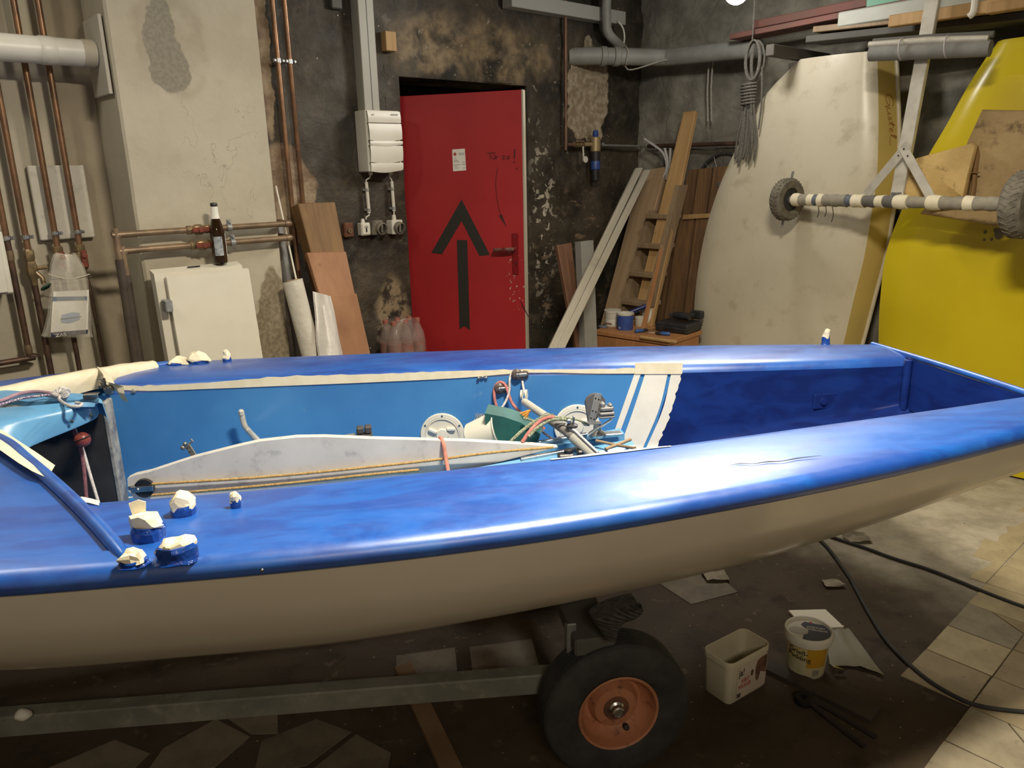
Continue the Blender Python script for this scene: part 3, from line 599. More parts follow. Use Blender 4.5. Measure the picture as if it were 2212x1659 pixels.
# --- outside of the transom
tb = MB(); out_ = [q.copy() for q in last]; poly = out_; tb.slab(poly, (0.012, 0, 0)); B.add('transom_outside', tb, MT['white'], hull, angle=30)
# --- near and far side decks with their rounded lips, and the inside walls
def near_sec(s):
    a = fN1(s); i3 = fN3(s)
    return [(a+0.012, ZL-0.004), (a-0.002, ZL), (a-0.010, ZL+0.006), (a-0.013, ZL+0.018), (a-0.010, ZL+0.030), (a-0.001, ZL+0.040), (a+0.016, ZT-0.001), (a+0.05, ZT+0.003), ((a+i3)/2, ZT+0.009), (i3-0.03, ZT+0.004), (i3-0.008, ZT), (i3+0.002, ZT-0.008), (i3+0.005, ZT-0.022)]
S_C = -0.80                                           # forward end of the side decks at the coaming
SD = [-1.34+0.04*i for i in range(0, 70)]; SD = [s for s in SD if s < 1.40]+[None]
nd = MB(); rows_n = []
s_beg = [-0.80]*6+[-0.803, -0.83, -0.905, -0.985, -1.005, -1.010, -1.012]   # the deck's forward edge runs along the coaming
for i in range(7):
    row = []
    for k in range(13):
        s = s_beg[k]+(-0.74-s_beg[k])*i/7; t, z = near_sec(s)[k]; row.append(Vector((s, t, z)))
    rows_n.append(row)
nd.grid(rows_n+[[Vector(p) for p in st_pts(s, near_sec)] for s in SD if s is None or s > -0.745]); B.add('near_side_deck', nd, MT['blue'], angle=50)
def far_sec(s):
    b = fF1(s); i3 = fF3(s)
    return [(b-0.015, ZL-0.004), (b+0.004, ZL+0.010), (b+0.006, ZL+0.025), (b, ZL+0.038), (b-0.016, ZT-0.001), (b-0.05, ZT+0.003), ((b+i3)/2, ZT+0.006), (i3+0.05, ZT+0.001), (i3+0.022, ZT-0.004), (i3+0.006, ZT-0.012), (i3-0.002, ZT-0.024), (i3-0.004, ZT-0.032)]
fd = MB(); fd.grid([[Vector(p) for p in st_pts(s, far_sec)] for s in SD if s is None or s > -1.28]); B.add('far_side_deck', fd, MT['blue'], angle=50)
def far_wall_t(s, z):                                 # inner face of the far side tank
    i3 = fF3(s); zs = fSole(s); k = max(0.0, min(1.0, (ZT-0.07-z)/(ZT-0.07-zs)))
    return i3-0.004-0.012*k-0.03*max(0, k-0.8)/0.2*0.6
def onWall(px, py, off=0.0):
    t = 0.45
    for _ in range(25):
        q = bt(px, py, t); t = 0.5*t+0.5*(far_wall_t(q.x, q.z)-off)
    return bt(px, py, t)
_a, _b = onWall(1462, 805), onWall(1412, 962); S_PAINT = spl([(_b.z, _b.x), (_a.z, _a.x)])
def wallgrid(sa, sb, z_hi=ZT-0.030, slope=True, n=30, m=10):
    rows = []
    for i in range(n+1):
        row = []
        for j in range(m+1):
            u = i/n; v = j/m; zt = z_hi
            s0 = sa(0.88-0.31*v) if callable(sa) else sa; s1 = sb(0.88-0.31*v) if callable(sb) else sb
            s = s0+(s1-s0)*u; zb = fSole(s); z = zt+(zb-zt)*v
            row.append(Vector((s, far_wall_t(s, z), z)))
        rows.append(row)
    return rows
fw = MB(); fw.grid(wallgrid(-1.95, S_PAINT, n=44)); B.add('far_tank_wall', fw, MT['light_blue'], label='old light blue inner side of the cockpit', angle=60)
fw = MB(); fw.grid(wallgrid(S_PAINT, lambda z: 1.432)); B.add('painted_tank_wall', fw, MT['dark_blue'], label='freshly painted dark blue inner side near the stern', angle=60)
nw = MB(); rows = []
for i in range(48):
    s = -1.3+2.745*i/47; row = []
    for j in range(6):
        z = (ZT-0.02)+(fSole(s)-(ZT-0.02))*j/5; row.append(Vector((s, fN3(s)+0.005+0.012*j/5, z)))
    rows.append(row)
nw.grid(rows); B.add('near_tank_wall', nw, MT['light_blue'], angle=60)
def sole_strip(sa, sb, n):
    rows = []
    for i in range(n+1):
        s = sa+(sb-sa)*i/n; z = fSole(s); t0 = fN3(s)+0.017 if s > -1.3 else -0.42; t1 = far_wall_t(s, z)+0.004
        rows.append([Vector((s, t0+(t1-t0)*j/6, z)) for j in range(7)])
    return rows
sl = MB(); sl.grid(sole_strip(-1.95, 0.50, 30)); B.add('sole', sl, MT['light_blue'], angle=60)
sl = MB(); sl.grid(sole_strip(0.50, 1.44, 14)); B.add('painted_sole', sl, MT['dark_blue'], angle=60)
# --- transom: inner face and top edge
ti = MB()
def tpt(t, z, off=0.0): return Vector((tr_s(t)-off, t, z))
ti.grid([[tpt((-0.245-0.13*j/6)+((0.33+0.15*j/6)-(-0.245-0.13*j/6))*i/12, 0.768+(ZT-0.004-0.768)*j/6, 0.012) for j in range(7)] for i in range(13)]); B.add('transom_inside', ti, MT['dark_blue'], angle=40)
te = MB(); te.tube([tpt(-0.36+0.84*i/24, ZT-0.002+0.004*sin(pi*i/24), -0.004) for i in range(25)], 0.011, 10); B.add('transom_rim', te, MT['blue'], angle=60)
ci = MB()
for t_, sg in ((far_wall_t(1.42, 0.85), 1),): ci.tube([tpt(t_-0.012, z, 0.026) for z in (0.77, 0.83, 0.90, 0.945)], 0.014, 8)
B.add('corner_fillet', ci, MT['dark_blue'], angle=60)
# --- foredeck with its raised coaming
coN = [Vector(bz(*p, z)) for p, z in (((272, 1203), .950), ((262, 1188), .957), ((200, 1118), .972), ((130, 1050), .985), ((60, 990), .995), ((0, 945), 1.004))]
coN += [Vector((-1.62, 0.0, 1.015)) if False else Vector((coN[-1].x-0.20, coN[-1].y+0.16, 1.012))]
coF = [Vector(bz(*p, z)) for p, z in (((398, 783), .950), ((372, 783), .954), ((300, 792), .966), ((225, 803), .977), ((110, 824), .990), ((0, 848), 1.0))]
coF += [Vector((coF[-1].x-0.14, coF[-1].y-0.12, 1.012))]
apex = Vector((min(coN[-1].x, coF[-1].x)-0.12, (coN[-1].y+coF[-1].y)/2, 1.018))
cN = smooth_path(coN+[apex], 6); cF = smooth_path(coF+[apex], 6)
def foredeck_half(cc, side):
    rows = []; m = len(cc)
    s_start = cc[0].x
    for k, p in enumerate(cc):
        u = k/(m-1); s = -0.80+(-2.42+0.80)*u**0.9 if side < 0 else -1.06+(-2.42+1.06)*u**0.9
        e = fN1(s)-0.006 if side < 0 else fF1(s)+0.004
        sg = 1 if side < 0 else -1; a_ = fN1(s) if side < 0 else fF1(s); E = Vector((s, a_+0.05*sg, ZT+0.003)); row = []
        lo = p+Vector((0.0, 0, -0.014))
        d = (E-lo)
        for j in range(9):
            v = j/8; q = lo+d*v; q.z = lo.z+(E.z-lo.z)*(v**1.3); row.append(q)
        row += [Vector((s, a_+d_*sg, z_)) for d_, z_ in ((0.016, ZT-0.001), (-0.001, ZL+0.040), (-0.010, ZL+0.030), (-0.013, ZL+0.018), (-0.010, ZL+0.006), (-0.002, ZL), (0.012, ZL-0.004))]
        rows.append(row)
    return rows
fo = MB(); fo.grid(foredeck_half(cN, -1)); fo.grid(foredeck_half(cF, 1)); B.add('foredeck', fo, MT['blue'], angle=50)
def coam(cc): return [p+Vector((0, 0, -0.006)) for p in cc]
cb = MB(); m = len(cN); cb.tube(coam(cN), [0.007+0.007*min(1, i/8) for i in range(m)], 10); cb.tube(coam(cF), [0.007+0.007*min(1, i/8) for i in range(m)], 10); B.add('coaming', cb, MT['blue'], label='rounded raised coaming edging the foredeck', angle=60)
# space under the foredeck
MT['hole_shade'] = mat('dark_hole_shade', (0.030, 0.032, 0.036), 0.75, 0, (0.018, 0.018, 0.022), 6)  # near-black puts the shade of the cave and the open hatch into the colour
bk = MB(); bk.grid([[Vector((-1.93, -0.42+0.90*i/8, 0.57+(0.985-0.57)*j/4)) for j in range(5)] for i in range(9)]); B.add('bow_bulkhead', bk, MT['hole_shade'], angle=40)
ntw = MB(); ntw.grid([[Vector((-1.95+0.66*i/8, -0.44, 0.57+(0.93-0.57)*j/4)) for j in range(5)] for i in range(9)]); B.add('bow_side_wall', ntw, MT['hole_shade'], angle=40)
mtk = MB(); mtk.box((-1.56, 0.225, 0.775), (0.78, 0.03, 0.41), None, 0.003); mtw = B.add('cave_shade_panel', mtk, MT['hole_shade'], angle=30)  # dark panel added inside the cave to stand for its shade
mtk = MB(); mtk.box((-1.165, 0.235, 0.775), (0.014, 0.055, 0.41), None, 0.003); B.add('trunk_edge', mtk, mat('worn_grey_gelcoat', (0.33, 0.33, 0.31), 0.5, 0, (0.12, 0.13, 0.15), 22), mtw, angle=30)
cw = MB(); cw.grid([[Vector((p.x, p.y-0.004-0.015*j/5, (p.z-0.012)+(0.57-p.z+0.012)*j/5)) for j in range(6)] for p in cF]); B.add('far_forward_wall', cw, MT['light_blue'], angle=60)
# --- masking tape
def far_deck_inner(px, py): return onWall(px, py, 0.004)
def tape_strip(top, bot, name='masking_tape', off=0.0035, n=70, jag=0.0, seed=1.0, m=None, lab=None):
    ft = spl(top); fb = spl(bot); rows = []
    x0, x1 = top[0][0], top[-1][0]
    for i in range(n+1):
        px = x0+(x1-x0)*i/n; j = noise.noise(Vector((px*0.06, seed, 0)))*jag+noise.noise(Vector((px*0.21, seed, 3)))*jag*0.5
        pt = ft(px)+j; pb = fb(px)
        row = []
        for k in range(5): row.append(onWall(px, pt+(pb-pt)*k/4, off))
        rows.append(row)
    b = MB(); b.grid(rows); B.add(name, b, m or M_['tape'], label=lab, angle=60)
tape_strip([(258, 833), (300, 833), (450, 826), (600, 814), (800, 808), (1000, 801), (1150, 798), (1290, 798), (1375, 795)], [(258, 842), (300, 844), (450, 840), (600, 834), (800, 826), (1000, 816), (1150, 804.8), (1290, 807), (1375, 807)], jag=3.0, lab='long strip of masking tape under the far deck edge')
# --- paper and tape stripes masking the old paint from the new
def wall_patch(L, Rr, ys, off=0.0035, jag=0.0):       # left and right x at the given heights
    b = MB(); rows = []
    fl_ = spl([(y, x) for y, x in zip(ys, L)]); fr = spl([(y, x) for y, x in zip(ys, Rr)]); n = 26
    for i in range(n+1):
        y = ys[0]+(ys[-1]-ys[0])*i/n; j = noise.noise(Vector((y*0.11, 2.0, off*900)))*jag+noise.noise(Vector((y*0.4, 5.0, 1)))*jag*0.5
        rows.append([onWall(fl_(y)+(fr(y)+j-fl_(y))*k/3, y, off) for k in range(4)])
    b.grid(rows); return b
B.add('paper_stripe', wall_patch([1371, 1345, 1313], [1385, 1359, 1325], [806, 880, 972]), M_['paper_white'], angle=60)
B.add('paper_stripe', wall_patch([1394, 1370, 1337], [1443, 1425, 1387], [806, 880, 972]), M_['paper_white'], angle=60)
B.add('paper_stripe', wall_patch([1450, 1433, 1394], [1473, 1452, 1418], [806, 880, 972], jag=5), M_['paper_white'], label='white paper stripe with a torn edge against the dark blue', angle=60)
B.add('masking_tape', wall_patch([1372, 1371], [1474, 1473], [784, 808], 0.006, 3), M_['tape'], angle=60)
b = MB(); rows = []
for i in range(30):                                   # strip stuck on the inner edge of the near side deck
    px = 1190+260*i/29; py = np.interp(px, [1190, 1300, 1400, 1450], [993, 979, 968, 964]); p = Vector(bz(px, py+1.5, ZT+0.003))
    w_ = 0.012*sin(pi*i/29)+0.001; rows.append([p+Vector((0, -w_*0.6, 0.002)), p+Vector((0, 0.004, 0.002)), p+Vector((0, 0.008, -0.012))])
b.grid(rows); B.add('masking_tape', b, M_['paper_white'], angle=60)
# tape along the far coaming, folding over at its end, and along the near one
b = MB(); rows = []
cfp = smooth_path(coF[1:], 6)
for i, p in enumerate(cfp):
    u = i/(len(cfp)-1)
    if p.x > -1.16: continue
    k = 0.004*noise.noise(Vector((i*0.4, 0, 0)))
    rows.append([p+Vector((-0.03, 0.03, 0.000)), p+Vector((-0.012, 0.012, 0.014+k)), p+Vector((0.006, -0.012, 0.013)), p+Vector((0.016, -0.024, 0.0)), p+Vector((0.014, -0.026, -0.022+k)), p+Vector((0.014, -0.024, -0.050+3*k))])
b.grid(rows); B.add('masking_tape', b, M_['tape'], label='cream tape wrapped over the far coaming', angle=60)
b = MB(); rows = []
p0 = [Vector(bz(*q, 0.985)) for q in ((225, 800), (238, 815), (252, 833), (268, 838))]
for p, w_ in zip(p0, (0.03, 0.035, 0.028, 0.016)): rows.append([p+Vector((-0.03, 0.02, 0.01)), p+Vector((0.0, 0, 0.006)), p+Vector((w_*0.4, -w_, -0.015)), p+Vector((w_*0.6, -w_*0.9, -0.04))])
b.grid(rows); b.jitter(0.006, 30); B.add('masking_tape', b, M_['tape'], angle=30)
b = MB(); edge = [(0, 925, 1.0), (40, 952, 0.995), (80, 978, 0.99), (119, 1005, 0.985)]; low = [(0, 972, 1.006), (40, 1000, 1.0), (70, 1018, 0.997), (103, 1033, 0.99)]
rows = [[Vector(bz(e[0], e[1], e[2]-0.006)), Vector(bz((e[0]+l_[0])/2, (e[1]+l_[1])/2, (e[2]+l_[2])/2+0.004)), Vector(bz(*l_))] for e, l_ in zip(edge, low)]
rows = [[q+(rows[0][k]-rows[1][k])*4 for k, q in enumerate(rows[0])]]+rows
b.grid(rows); B.add('masking_tape', b, M_['tape'], label='broad cream tape hanging over the near coaming into the cave', angle=60)
b = MB(); rows = []
for q in ((135, 1068), (160, 1078), (180, 1074), (200, 1078), (218, 1083)):
    p = Vector(bz(q[0], q[1], 0.952)); p2 = Vector(bz(q[0]-4, q[1]+9, 0.956)); rows.append([p, (p+p2)/2+Vector((0, 0, 0.006)), p2])
b.grid(rows); B.add('masking_tape', b, M_['paper_white'], angle=30)
# --- fittings wrapped in tape and painted over
MT['paint_smear'] = mat('glossy_blue_smeared_tape', (0.006, 0.03, 0.20), 0.15, 0, (0.012, 0.07, 0.35), 30, bump=0.3, bscale=70, bdist=0.01)
def wrapped(x, y, r, h1, h2, sx=1.0, sy=1.0, flag=False, seed=0, rot=0.0):
    z0 = ZT-0.004; M = T(x, y, z0) @ RZ(rot) @ Matrix.Diagonal((sx, sy, 1, 1))
    b = MB(); b.lathe([(r*1.25, 0), (r*1.1, h1*0.12), (r*1.02, h1*0.3), (r*1.05, h1*0.75), (r*0.9, h1)], 18, M); b.jitter(r*0.20, 0.9/r, seed); w_ = B.add('wrapped_fitting', b, MT['paint_smear'], angle=20)
    t = MB(); t.lathe([(r*1.00, h1*0.80), (r*1.04, h1*0.98), (r*0.98, h1+h2*0.30), (r*0.78, h1+h2*0.72), (r*0.40, h1+h2*0.95), (1e-6, h1+h2*0.85)], 11, M); t.jitter(r*0.55, 1.1/r, seed+4)
    if flag:
        c = Vector((x-r*0.55, y+r*0.2, z0+h1+h2*0.6)); t.slab([c+Vector((-0.008, 0, 0)), c+Vector((0.012, 0.003, -0.004)), c+Vector((0.016, 0.006, 0.028)), c+Vector((0.004, 0.004, 0.034)), c+Vector((-0.012, 0, 0.030))], (0, 0.002, 0))
    B.add('tape_cap', t, M_['tape'], w_, angle=8)
wrapped(-0.795, -0.678, 0.027, 0.034, 0.022, 1.1, 1.0, True, 1); wrapped(-0.752, -0.590, 0.021, 0.032, 0.026, 1.1, 1.0, False, 5)
wrapped(-0.722, -0.765, 0.027, 0.030, 0.010, 1.25, 0.75, False, 9, 0.2); wrapped(-0.655, -0.578, 0.0095, 0.030, 0.018, 1.1, 0.8, False, 13); wrapped(-0.795, -0.765, 0.019, 0.010, 0.018, 1.2, 0.9, False, 17)
wrapped(-1.10, 0.780, 0.032, 0.014, 0.020, 1.2, 1, False, 21); wrapped(-1.035, 0.785, 0.032, 0.018, 0.028, 1.1, 1, False, 25); wrapped(-0.935, 0.785, 0.014, 0.02, 0.032, 1, 1, False, 29); wrapped(1.275, 0.535, 0.013, 0.028, 0.032, 1.1, 0.8, False, 33)
b = MB(); b.box((-0.655, -0.585, ZT+0.002), (0.05, 0.012, 0.008), RZ(0), 0.002); b.jitter(0.002, 60); B.add('fitting_foot', b, MT['paint_smear'])
p = Vector(bz(568, 1226, ZL+0.015)); b = MB(); b.ball((p.x, fN1(p.x)-0.012, p.z), 0.004, 8); B.add('bolt_head', b, M_['steel'])
b = MB(); b.tube([Vector(bz(px, py, ZT+0.0085)) for px, py in ((1575, 1005), (1600, 1001), (1625, 1002), (1660, 997), (1690, 996), (1720, 990), (1745, 987), (1775, 984))], [0.0004, 0.0010, 0.0006, 0.0013, 0.0007, 0.0011, 0.0008, 0.0003], 5); B.add('paint_crack', b, M_['black_plastic'])
# --- centreboard trunk, board, its block and lines
tr = MB(); ztr = spl([(-0.60, 0.72), (-0.35, 0.745), (0.20, 0.808), (0.36, 0.825)])
rows = []
for i in range(15):
    s = -0.62+0.97*i/14; z = ztr(s); rows.append([Vector((s, -0.075, 0.55)), Vector((s, -0.055, z-0.010)), Vector((s, -0.045, z)), Vector((s, 0.0, z+0.001)), Vector((s, 0.002, z-0.05)), Vector((s, 0.052, z-0.05)), Vector((s, 0.054, z+0.001)), Vector((s, 0.105, z)), Vector((s, 0.115, z-0.010)), Vector((s, 0.135, 0.55))])
tr.grid(rows); e = rows[-1]; tr.add([q for q in e], [tuple(range(len(e)))]); trk = B.add('centreboard_trunk', tr, MT['pale_blue'], angle=40)
b = MB(); b.bar((0.02, -0.01, 0.792), (0.19, -0.01, 0.812), 0.014, 0.008); b.bar((0.09, 0.085, 0.805), (0.24, 0.085, 0.820), 0.014, 0.008); B.add('slot_rail', b, M_['steel'], trk)
bd = MB(); pol = [(275, 1034), (277, 1060), (290, 1078), (420, 1090), (700, 1075), (900, 1040), (1050, 1005), (1205, 966), (1150, 961), (1000, 953), (800, 948), (700, 944), (640, 945), (560, 954), (515, 964), (420, 988), (322, 1020), (290, 1027)]
pts = [bt(px, py, 0.014) for px, py in pol]; bd.slab(pts, (0, 0.024, 0)); brd = B.add('centreboard', bd, MT['board'], label='scuffed white centreboard raised in its trunk', angle=25)
c = bt(312, 1054, 0.006); b = MB(); b.lathe([(0.026, -0.006), (0.026, 0.006)], 20, T(*c) @ RX(pi/2)); pb = B.add('turning_block', b, M_['black_plastic'], brd)
b = MB(); b.box(c+Vector((-0.004, -0.008, 0.0)), (0.058, 0.003, 0.016), None, 0.001); b.ball(c+Vector((-0.014, -0.010, 0)), 0.005, 8); b.box(c+Vector((-0.03, -0.004, 0.004)), (0.02, 0.006, 0.012), None, 0.002); B.add('cheek_plate', b, M_['steel'], pb)
def rope(name, pts, r, m, label, F=FBOAT, group=None, n=8, sub=6):
    b = MB(); b.tube(smooth_path(pts, sub), r, n); return solo(name, b, m, label, 'rope', F, group, angle=60)
RL = [bt(325, 1046, 0.004), bt(600, 1028, 0.004), bt(900, 998, 0.003), bt(1060, 978, -0.003), bt(1195, 966, -0.008)]
RL2 = [bt(326, 1070, 0.004), bt(600, 1046, 0.004), bt(800, 1025, 0.004), bt(905, 1015, 0.002)]
# --- mainsheet swivel base on the after end of the trunk
zc = 0.832; cx, cy = 0.258, 0.03
b = MB(); b.lathe([(0.026, 0), (0.027, 0.008), (0.020, 0.014), (0.012, 0.02), (0.011, 0.040), (0.013, 0.042)], 20, T(cx, cy, zc)); b.box((cx+0.03, cy, zc+0.004), (0.09, 0.03, 0.008), None, 0.002); sw = B.add('swivel_base', b, M_['steel'])
q0 = bt(1262, 925, 0.02)
c0, c1 = bt(1275, 915, 0.01), bt(1290, 855, 0.01); ax = (c1-c0); L_ = ax.length
Mb = align((c0+c1)/2, (0, -1, 0.05), ax)              # local z to the viewer, local y along the block
def onx(p): return Mb.inverted() @ p
b = MB(); prof = [(0.030*cos(a), 0.030*sin(a)+L_*0.22) for a in [pi*k/12-0.15 for k in range(0, 14)]]; prof = prof+[(-0.008, -L_*0.45), (0.008, -L_*0.45)]
b.prism(prof, -0.009, 0.006, Mb); rb = B.add('ratchet_block', b, mat('dark_grey_block', (0.10, 0.10, 0.105), 0.45))
b = MB(); b.prism([(-0.0105, L_*0.60), (0.0105, L_*0.60), (0.0095, -L_*0.50), (-0.0095, -L_*0.50)], 0.006, 0.009, Mb); B.add('side_plate', b, M_['galv'], rb)
b = MB()
for (hx_, hy) in ((-.005, .42), (.005, .40), (-.005, -.02), (.005, -.04), (-.005, -.28), (.005, -.30)): b.lathe([(0.0026, 0.0085), (0.0026, 0.0096)], 10, Mb @ T(hx_, hy*L_, 0))
B.add('holes', b, M_['black_plastic'], rb, kind='stuff')
a0, a1 = bt(1272, 940, -0.01), bt(1322, 905, -0.02); b = MB(); b.bar(a0, a1, 0.028, 0.004, (0, 0.4, 1)); arm = B.add('cleat_arm', b, M_['galv'], sw)
cc = bt(1310, 892, -0.025); b = MB(); b.box(cc, (0.044, 0.026, 0.010), RZ(0), 0.003); b.box(cc+Vector((0, 0, 0.014)), (0.040, 0.024, 0.014), None, 0.004); b.box(cc+Vector((-0.012, 0, 0.026)), (0.014, 0.020, 0.016), None, 0.004); b.box(cc+Vector((0.010, 0, 0.024)), (0.012, 0.020, 0.010), None, 0.004); b.box(cc+Vector((0.0, 0, -0.010)), (0.046, 0.024, 0.008), None, 0.003); B.add('cam_cleat', b, mat('grey_cam_cleat', (0.20, 0.20, 0.205), 0.5), sw)
# second cam cleat pair low on the near side of the trunk
for (px, py) in ((1222, 985), (1262, 976)):
    c = bt(px, py, -0.07); b = MB(); b.box(c, (0.045, 0.03, 0.018), None, 0.004); b.lathe([(0.012, 0), (0.013, 0.010), (0.006, 0.014)], 12, T(*(c+Vector((0.008, 0, 0.008))))); B.add('cam_cleat', b, M_['black_plastic'], trk)
# --- fittings on the far tank wall
WN = Vector((-0.15, -1, 0.05))
def inspection_hatch(px, py, r, lid=True):
    c = onWall(px, py, 0.0); M = T(*c) @ RX(pi/2) @ RZ(0.3)
    M = align(c+Vector((0, -0.002, 0)), WN)
    b = MB(); b.lathe([(r, 0), (r, 0.006), (r*0.97, 0.0085), (r*0.80, 0.009), (r*0.79, 0.006)], 40, M, cap=False); h = B.add('hatch_ring', b, M_['white_plastic'], angle=30)
    if lid:
        b = MB(); b.lathe([(r*0.785, 0.0), (r*0.785, 0.0085), (r*0.74, 0.0095), (r*0.72, 0.006), (r*0.60, 0.005), (r*0.30, 0.006), (r*0.26, 0.013), (1e-6, 0.014)], 36, M)
        for k in range(3): b.box((r*0.48*cos(k*2.094+0.6), r*0.48*sin(k*2.094+0.6), 0.009), (r*0.40, r*0.16, 0.012), M @ T(0, 0, 0), 0.003) if k == 0 else b.box((0, 0, 0), (r*0.40, r*0.16, 0.012), M @ RZ(k*2.094+0.6) @ T(r*0.48, 0, 0.009), 0.003)
        B.add('hatch_lid', b, M_['white_plastic'], h, angle=30)
    else:
        b = MB(); b.lathe([(r*0.79, 0.0), (r*0.78, 0.002), (1e-6, 0.002)], 30, M); B.add('hatch_opening', b, MT['hole_shade'], h)
    b = MB()
    for k in range(6): b.lathe([(0.004, 0.009), (0.0035, 0.0105), (1e-6, 0.0107)], 8, M @ RZ(k*pi/3+0.5) @ T(r*0.89, 0, 0))
    B.add('screw', b, M_['steel'], h, kind='stuff')
inspection_hatch(956, 938, 0.077); inspection_hatch(1092, 935, 0.077, False); inspection_hatch(1246, 921, 0.080)
def bullet_block(px, py):
    c = onWall(px, py, 0.004); b = MB(); b.lathe([(0.019, 0), (0.019, 0.006), (0.012, 0.012), (1e-6, 0.013)], 18, align(c+Vector((-0.012, 0, 0)), WN)); b.lathe([(0.013, 0), (0.013, 0.006), (0.008, 0.011), (1e-6, 0.012)], 16, align(c+Vector((0.016, 0, 0)), WN)); b.box(c+Vector((0, 0.0, -0.008)), (0.055, 0.012, 0.02), None, 0.004)
    o = B.add('bullet_block', b, mat('brown_block', (0.10, 0.075, 0.07), 0.4) if 'brown_block' not in bpy.data.materials else bpy.data.materials['brown_block'], angle=30)
    b = MB(); b.box(c+Vector((0.002, -0.012, 0.0)), (0.034, 0.005, 0.011), None, 0.002); b.ball(c+Vector((-0.013, -0.014, 0)), 0.0065, 10, (1, 0.5, 1)); b.ball(c+Vector((0.018, -0.013, 0)), 0.005, 10, (1, 0.5, 1)); B.add('screw_plate', b, M_['steel'], o)
bullet_block(1124, 808); bullet_block(1086, 838)
c = onWall(1042, 816, 0.003); b = MB()
for k in (-1, 0, 1): b.ball(c+Vector((k*0.013, -0.003, 0.003*(1-abs(k)))), 0.0055, 8)
b.bar(c+Vector((-0.016, 0, 0)), c+Vector((0.016, 0, 0)), 0.006, 0.004); B.add('eye_strap', b, M_['steel'])
b = MB(); p = [onWall(522, 893, 0.05), onWall(528, 918, 0.05), onWall(540, 934, 0.07), bt(562, 958, 0.22), bt(590, 990, 0.12)]
b.tube(smooth_path(p, 5), [0.0095]*21, 10); b.box(p[0]+Vector((0, -0.004, 0.003)), (0.019, 0.016, 0.025), None, 0.006); B.add('bent_lever', b, M_['alu'], label='bent grey metal lever standing out of the cockpit')
c = bt(787, 936, 0.20); b = MB(); b.box(c+Vector((0, 0, -0.006)), (0.048, 0.034, 0.012), None, 0.002); b.box(c+Vector((-0.012, 0, 0.012)), (0.021, 0.03, 0.022), None, 0.004); b.box(c+Vector((0.012, 0, 0.013)), (0.021, 0.03, 0.024), None, 0.004); b.box(c+Vector((0, 0, -0.022)), (0.04, 0.03, 0.012), None, 0.002); jc = B.add('jib_cleat', b, mat('dusty_black_cleat', (0.06, 0.055, 0.055), 0.6))
b = MB(); b.bar(bt(715, 948, 0.2), bt(768, 938, 0.2), 0.014, 0.005); B.add('cleat_bracket', b, M_['galv'], jc)
c0, c1 = bt(405, 962, 0.33), bt(424, 992, 0.30); b = MB(); b.bar(c0, c1, 0.017, 0.006, (0, -1, 0)); b.ball(c0+Vector((-0.006, -0.002, 0.006)), 0.007, 8); b.ball(c0+Vector((-0.014, -0.002, -0.006)), 0.008, 8); b.tube([c0+Vector((0.004, 0, 0.004)), c0+Vector((0.018, 0, 0.012)), c0+Vector((0.012, 0, 0.02))], 0.003, 6); sb_ = B.add('sheet_block', b, mat('dull_steel', (0.30, 0.29, 0.26), 0.4, 0.8))
b = MB()
for k in range(6): b.lathe([(0.0022, 0), (0.0022, 0.001)], 8, align(c0+(c1-c0)*(0.15+0.28*(k//2))+Vector((0.004*(1 if k % 2 else -1), -0.0042, 0)), (0, -1, 0.1)))
B.add('holes', b, M_['black_plastic'], sb_, kind='stuff')
b = MB(); c = onWall(289, 845, 0.004); b.ball(c, 0.008, 10, (1, 0.5, 1)); B.add('fairlead', b, M_['galv'])
# shackle block at the corner of the tape
c = onWall(232, 838, 0.03); b = MB(); b.ball(c+Vector((0.004, 0, -0.006)), 0.017, 12, (1, 0.45, 1.1)); b.tube([c+Vector((-0.012, 0, 0.03)), c+Vector((-0.006, 0, 0.02)), c+Vector((-0.010, 0, 0.008))], 0.006, 8); b.ball(c+Vector((-0.02, 0, 0.008)), 0.010, 10); b.bar(c+Vector((-0.03, 0.01, 0.03)), c+Vector((0.0, 0.01, 0.028)), 0.008, 0.004); cbk = B.add('corner_block', b, mat('dull_brass_steel', (0.33, 0.29, 0.23), 0.35, 0.8))
b = MB(); b.lathe([(0.011, 0), (0.010, 0.003), (1e-6, 0.003)], 14, align(c+Vector((0.005, -0.008, -0.008)), (0.1, -1, 0.1))); B.add('sheave', b, M_['steel'], cbk)
# raised rectangle and round boss on the painted wall near the stern, small drain
p = onWall(1790, 866, 0.0); b = MB(); b.box(p+Vector((0, 0.002, 0)), (0.11, 0.008, 0.055), None, 0.003); b.lathe([(0.014, 0), (0.012, 0.004), (1e-6, 0.005)], 16, align(p+Vector((-0.02, -0.002, 0)), (0, -1, 0.1))); B.add('tank_boss', b, MT['dark_blue'])
# --- mast partner: pale blue shelf on the centreline with its slot
FPn = [(0, 922), (60, 905), (130, 890), (180, 884), (208, 882), (214, 890), (212, 900)]
top_n = [Vector(bz(-120, 925, 1.012)), Vector(bz(0, 915, 1.008)), Vector(bz(100, 896, 1.003)), Vector(bz(178, 882, 0.998)), Vector(bz(203, 880, 0.996)), Vector(bz(213, 888, 0.994))]
bot_n = [q+d for q, d in zip([Vector(bz(-120, 1035, 0.925)), Vector(bz(0, 1000, 0.930)), Vector(bz(72, 962, 0.935)), Vector(bz(160, 926, 0.95)), Vector(bz(205, 905, 0.965)), Vector(bz(213, 893, 0.985))], [Vector((0, 0, 0))]*6)]
top_i = [Vector(bz(*q, 1.008)) for q in ((-120, 892), (0, 884), (55, 884), (130, 880), (180, 879), (204, 879))]
MTS = MT['pale_blue']
b = MB(); tn, bn_, tin = smooth_path(top_n, 4), smooth_path(bot_n, 4), smooth_path(top_i, 4)
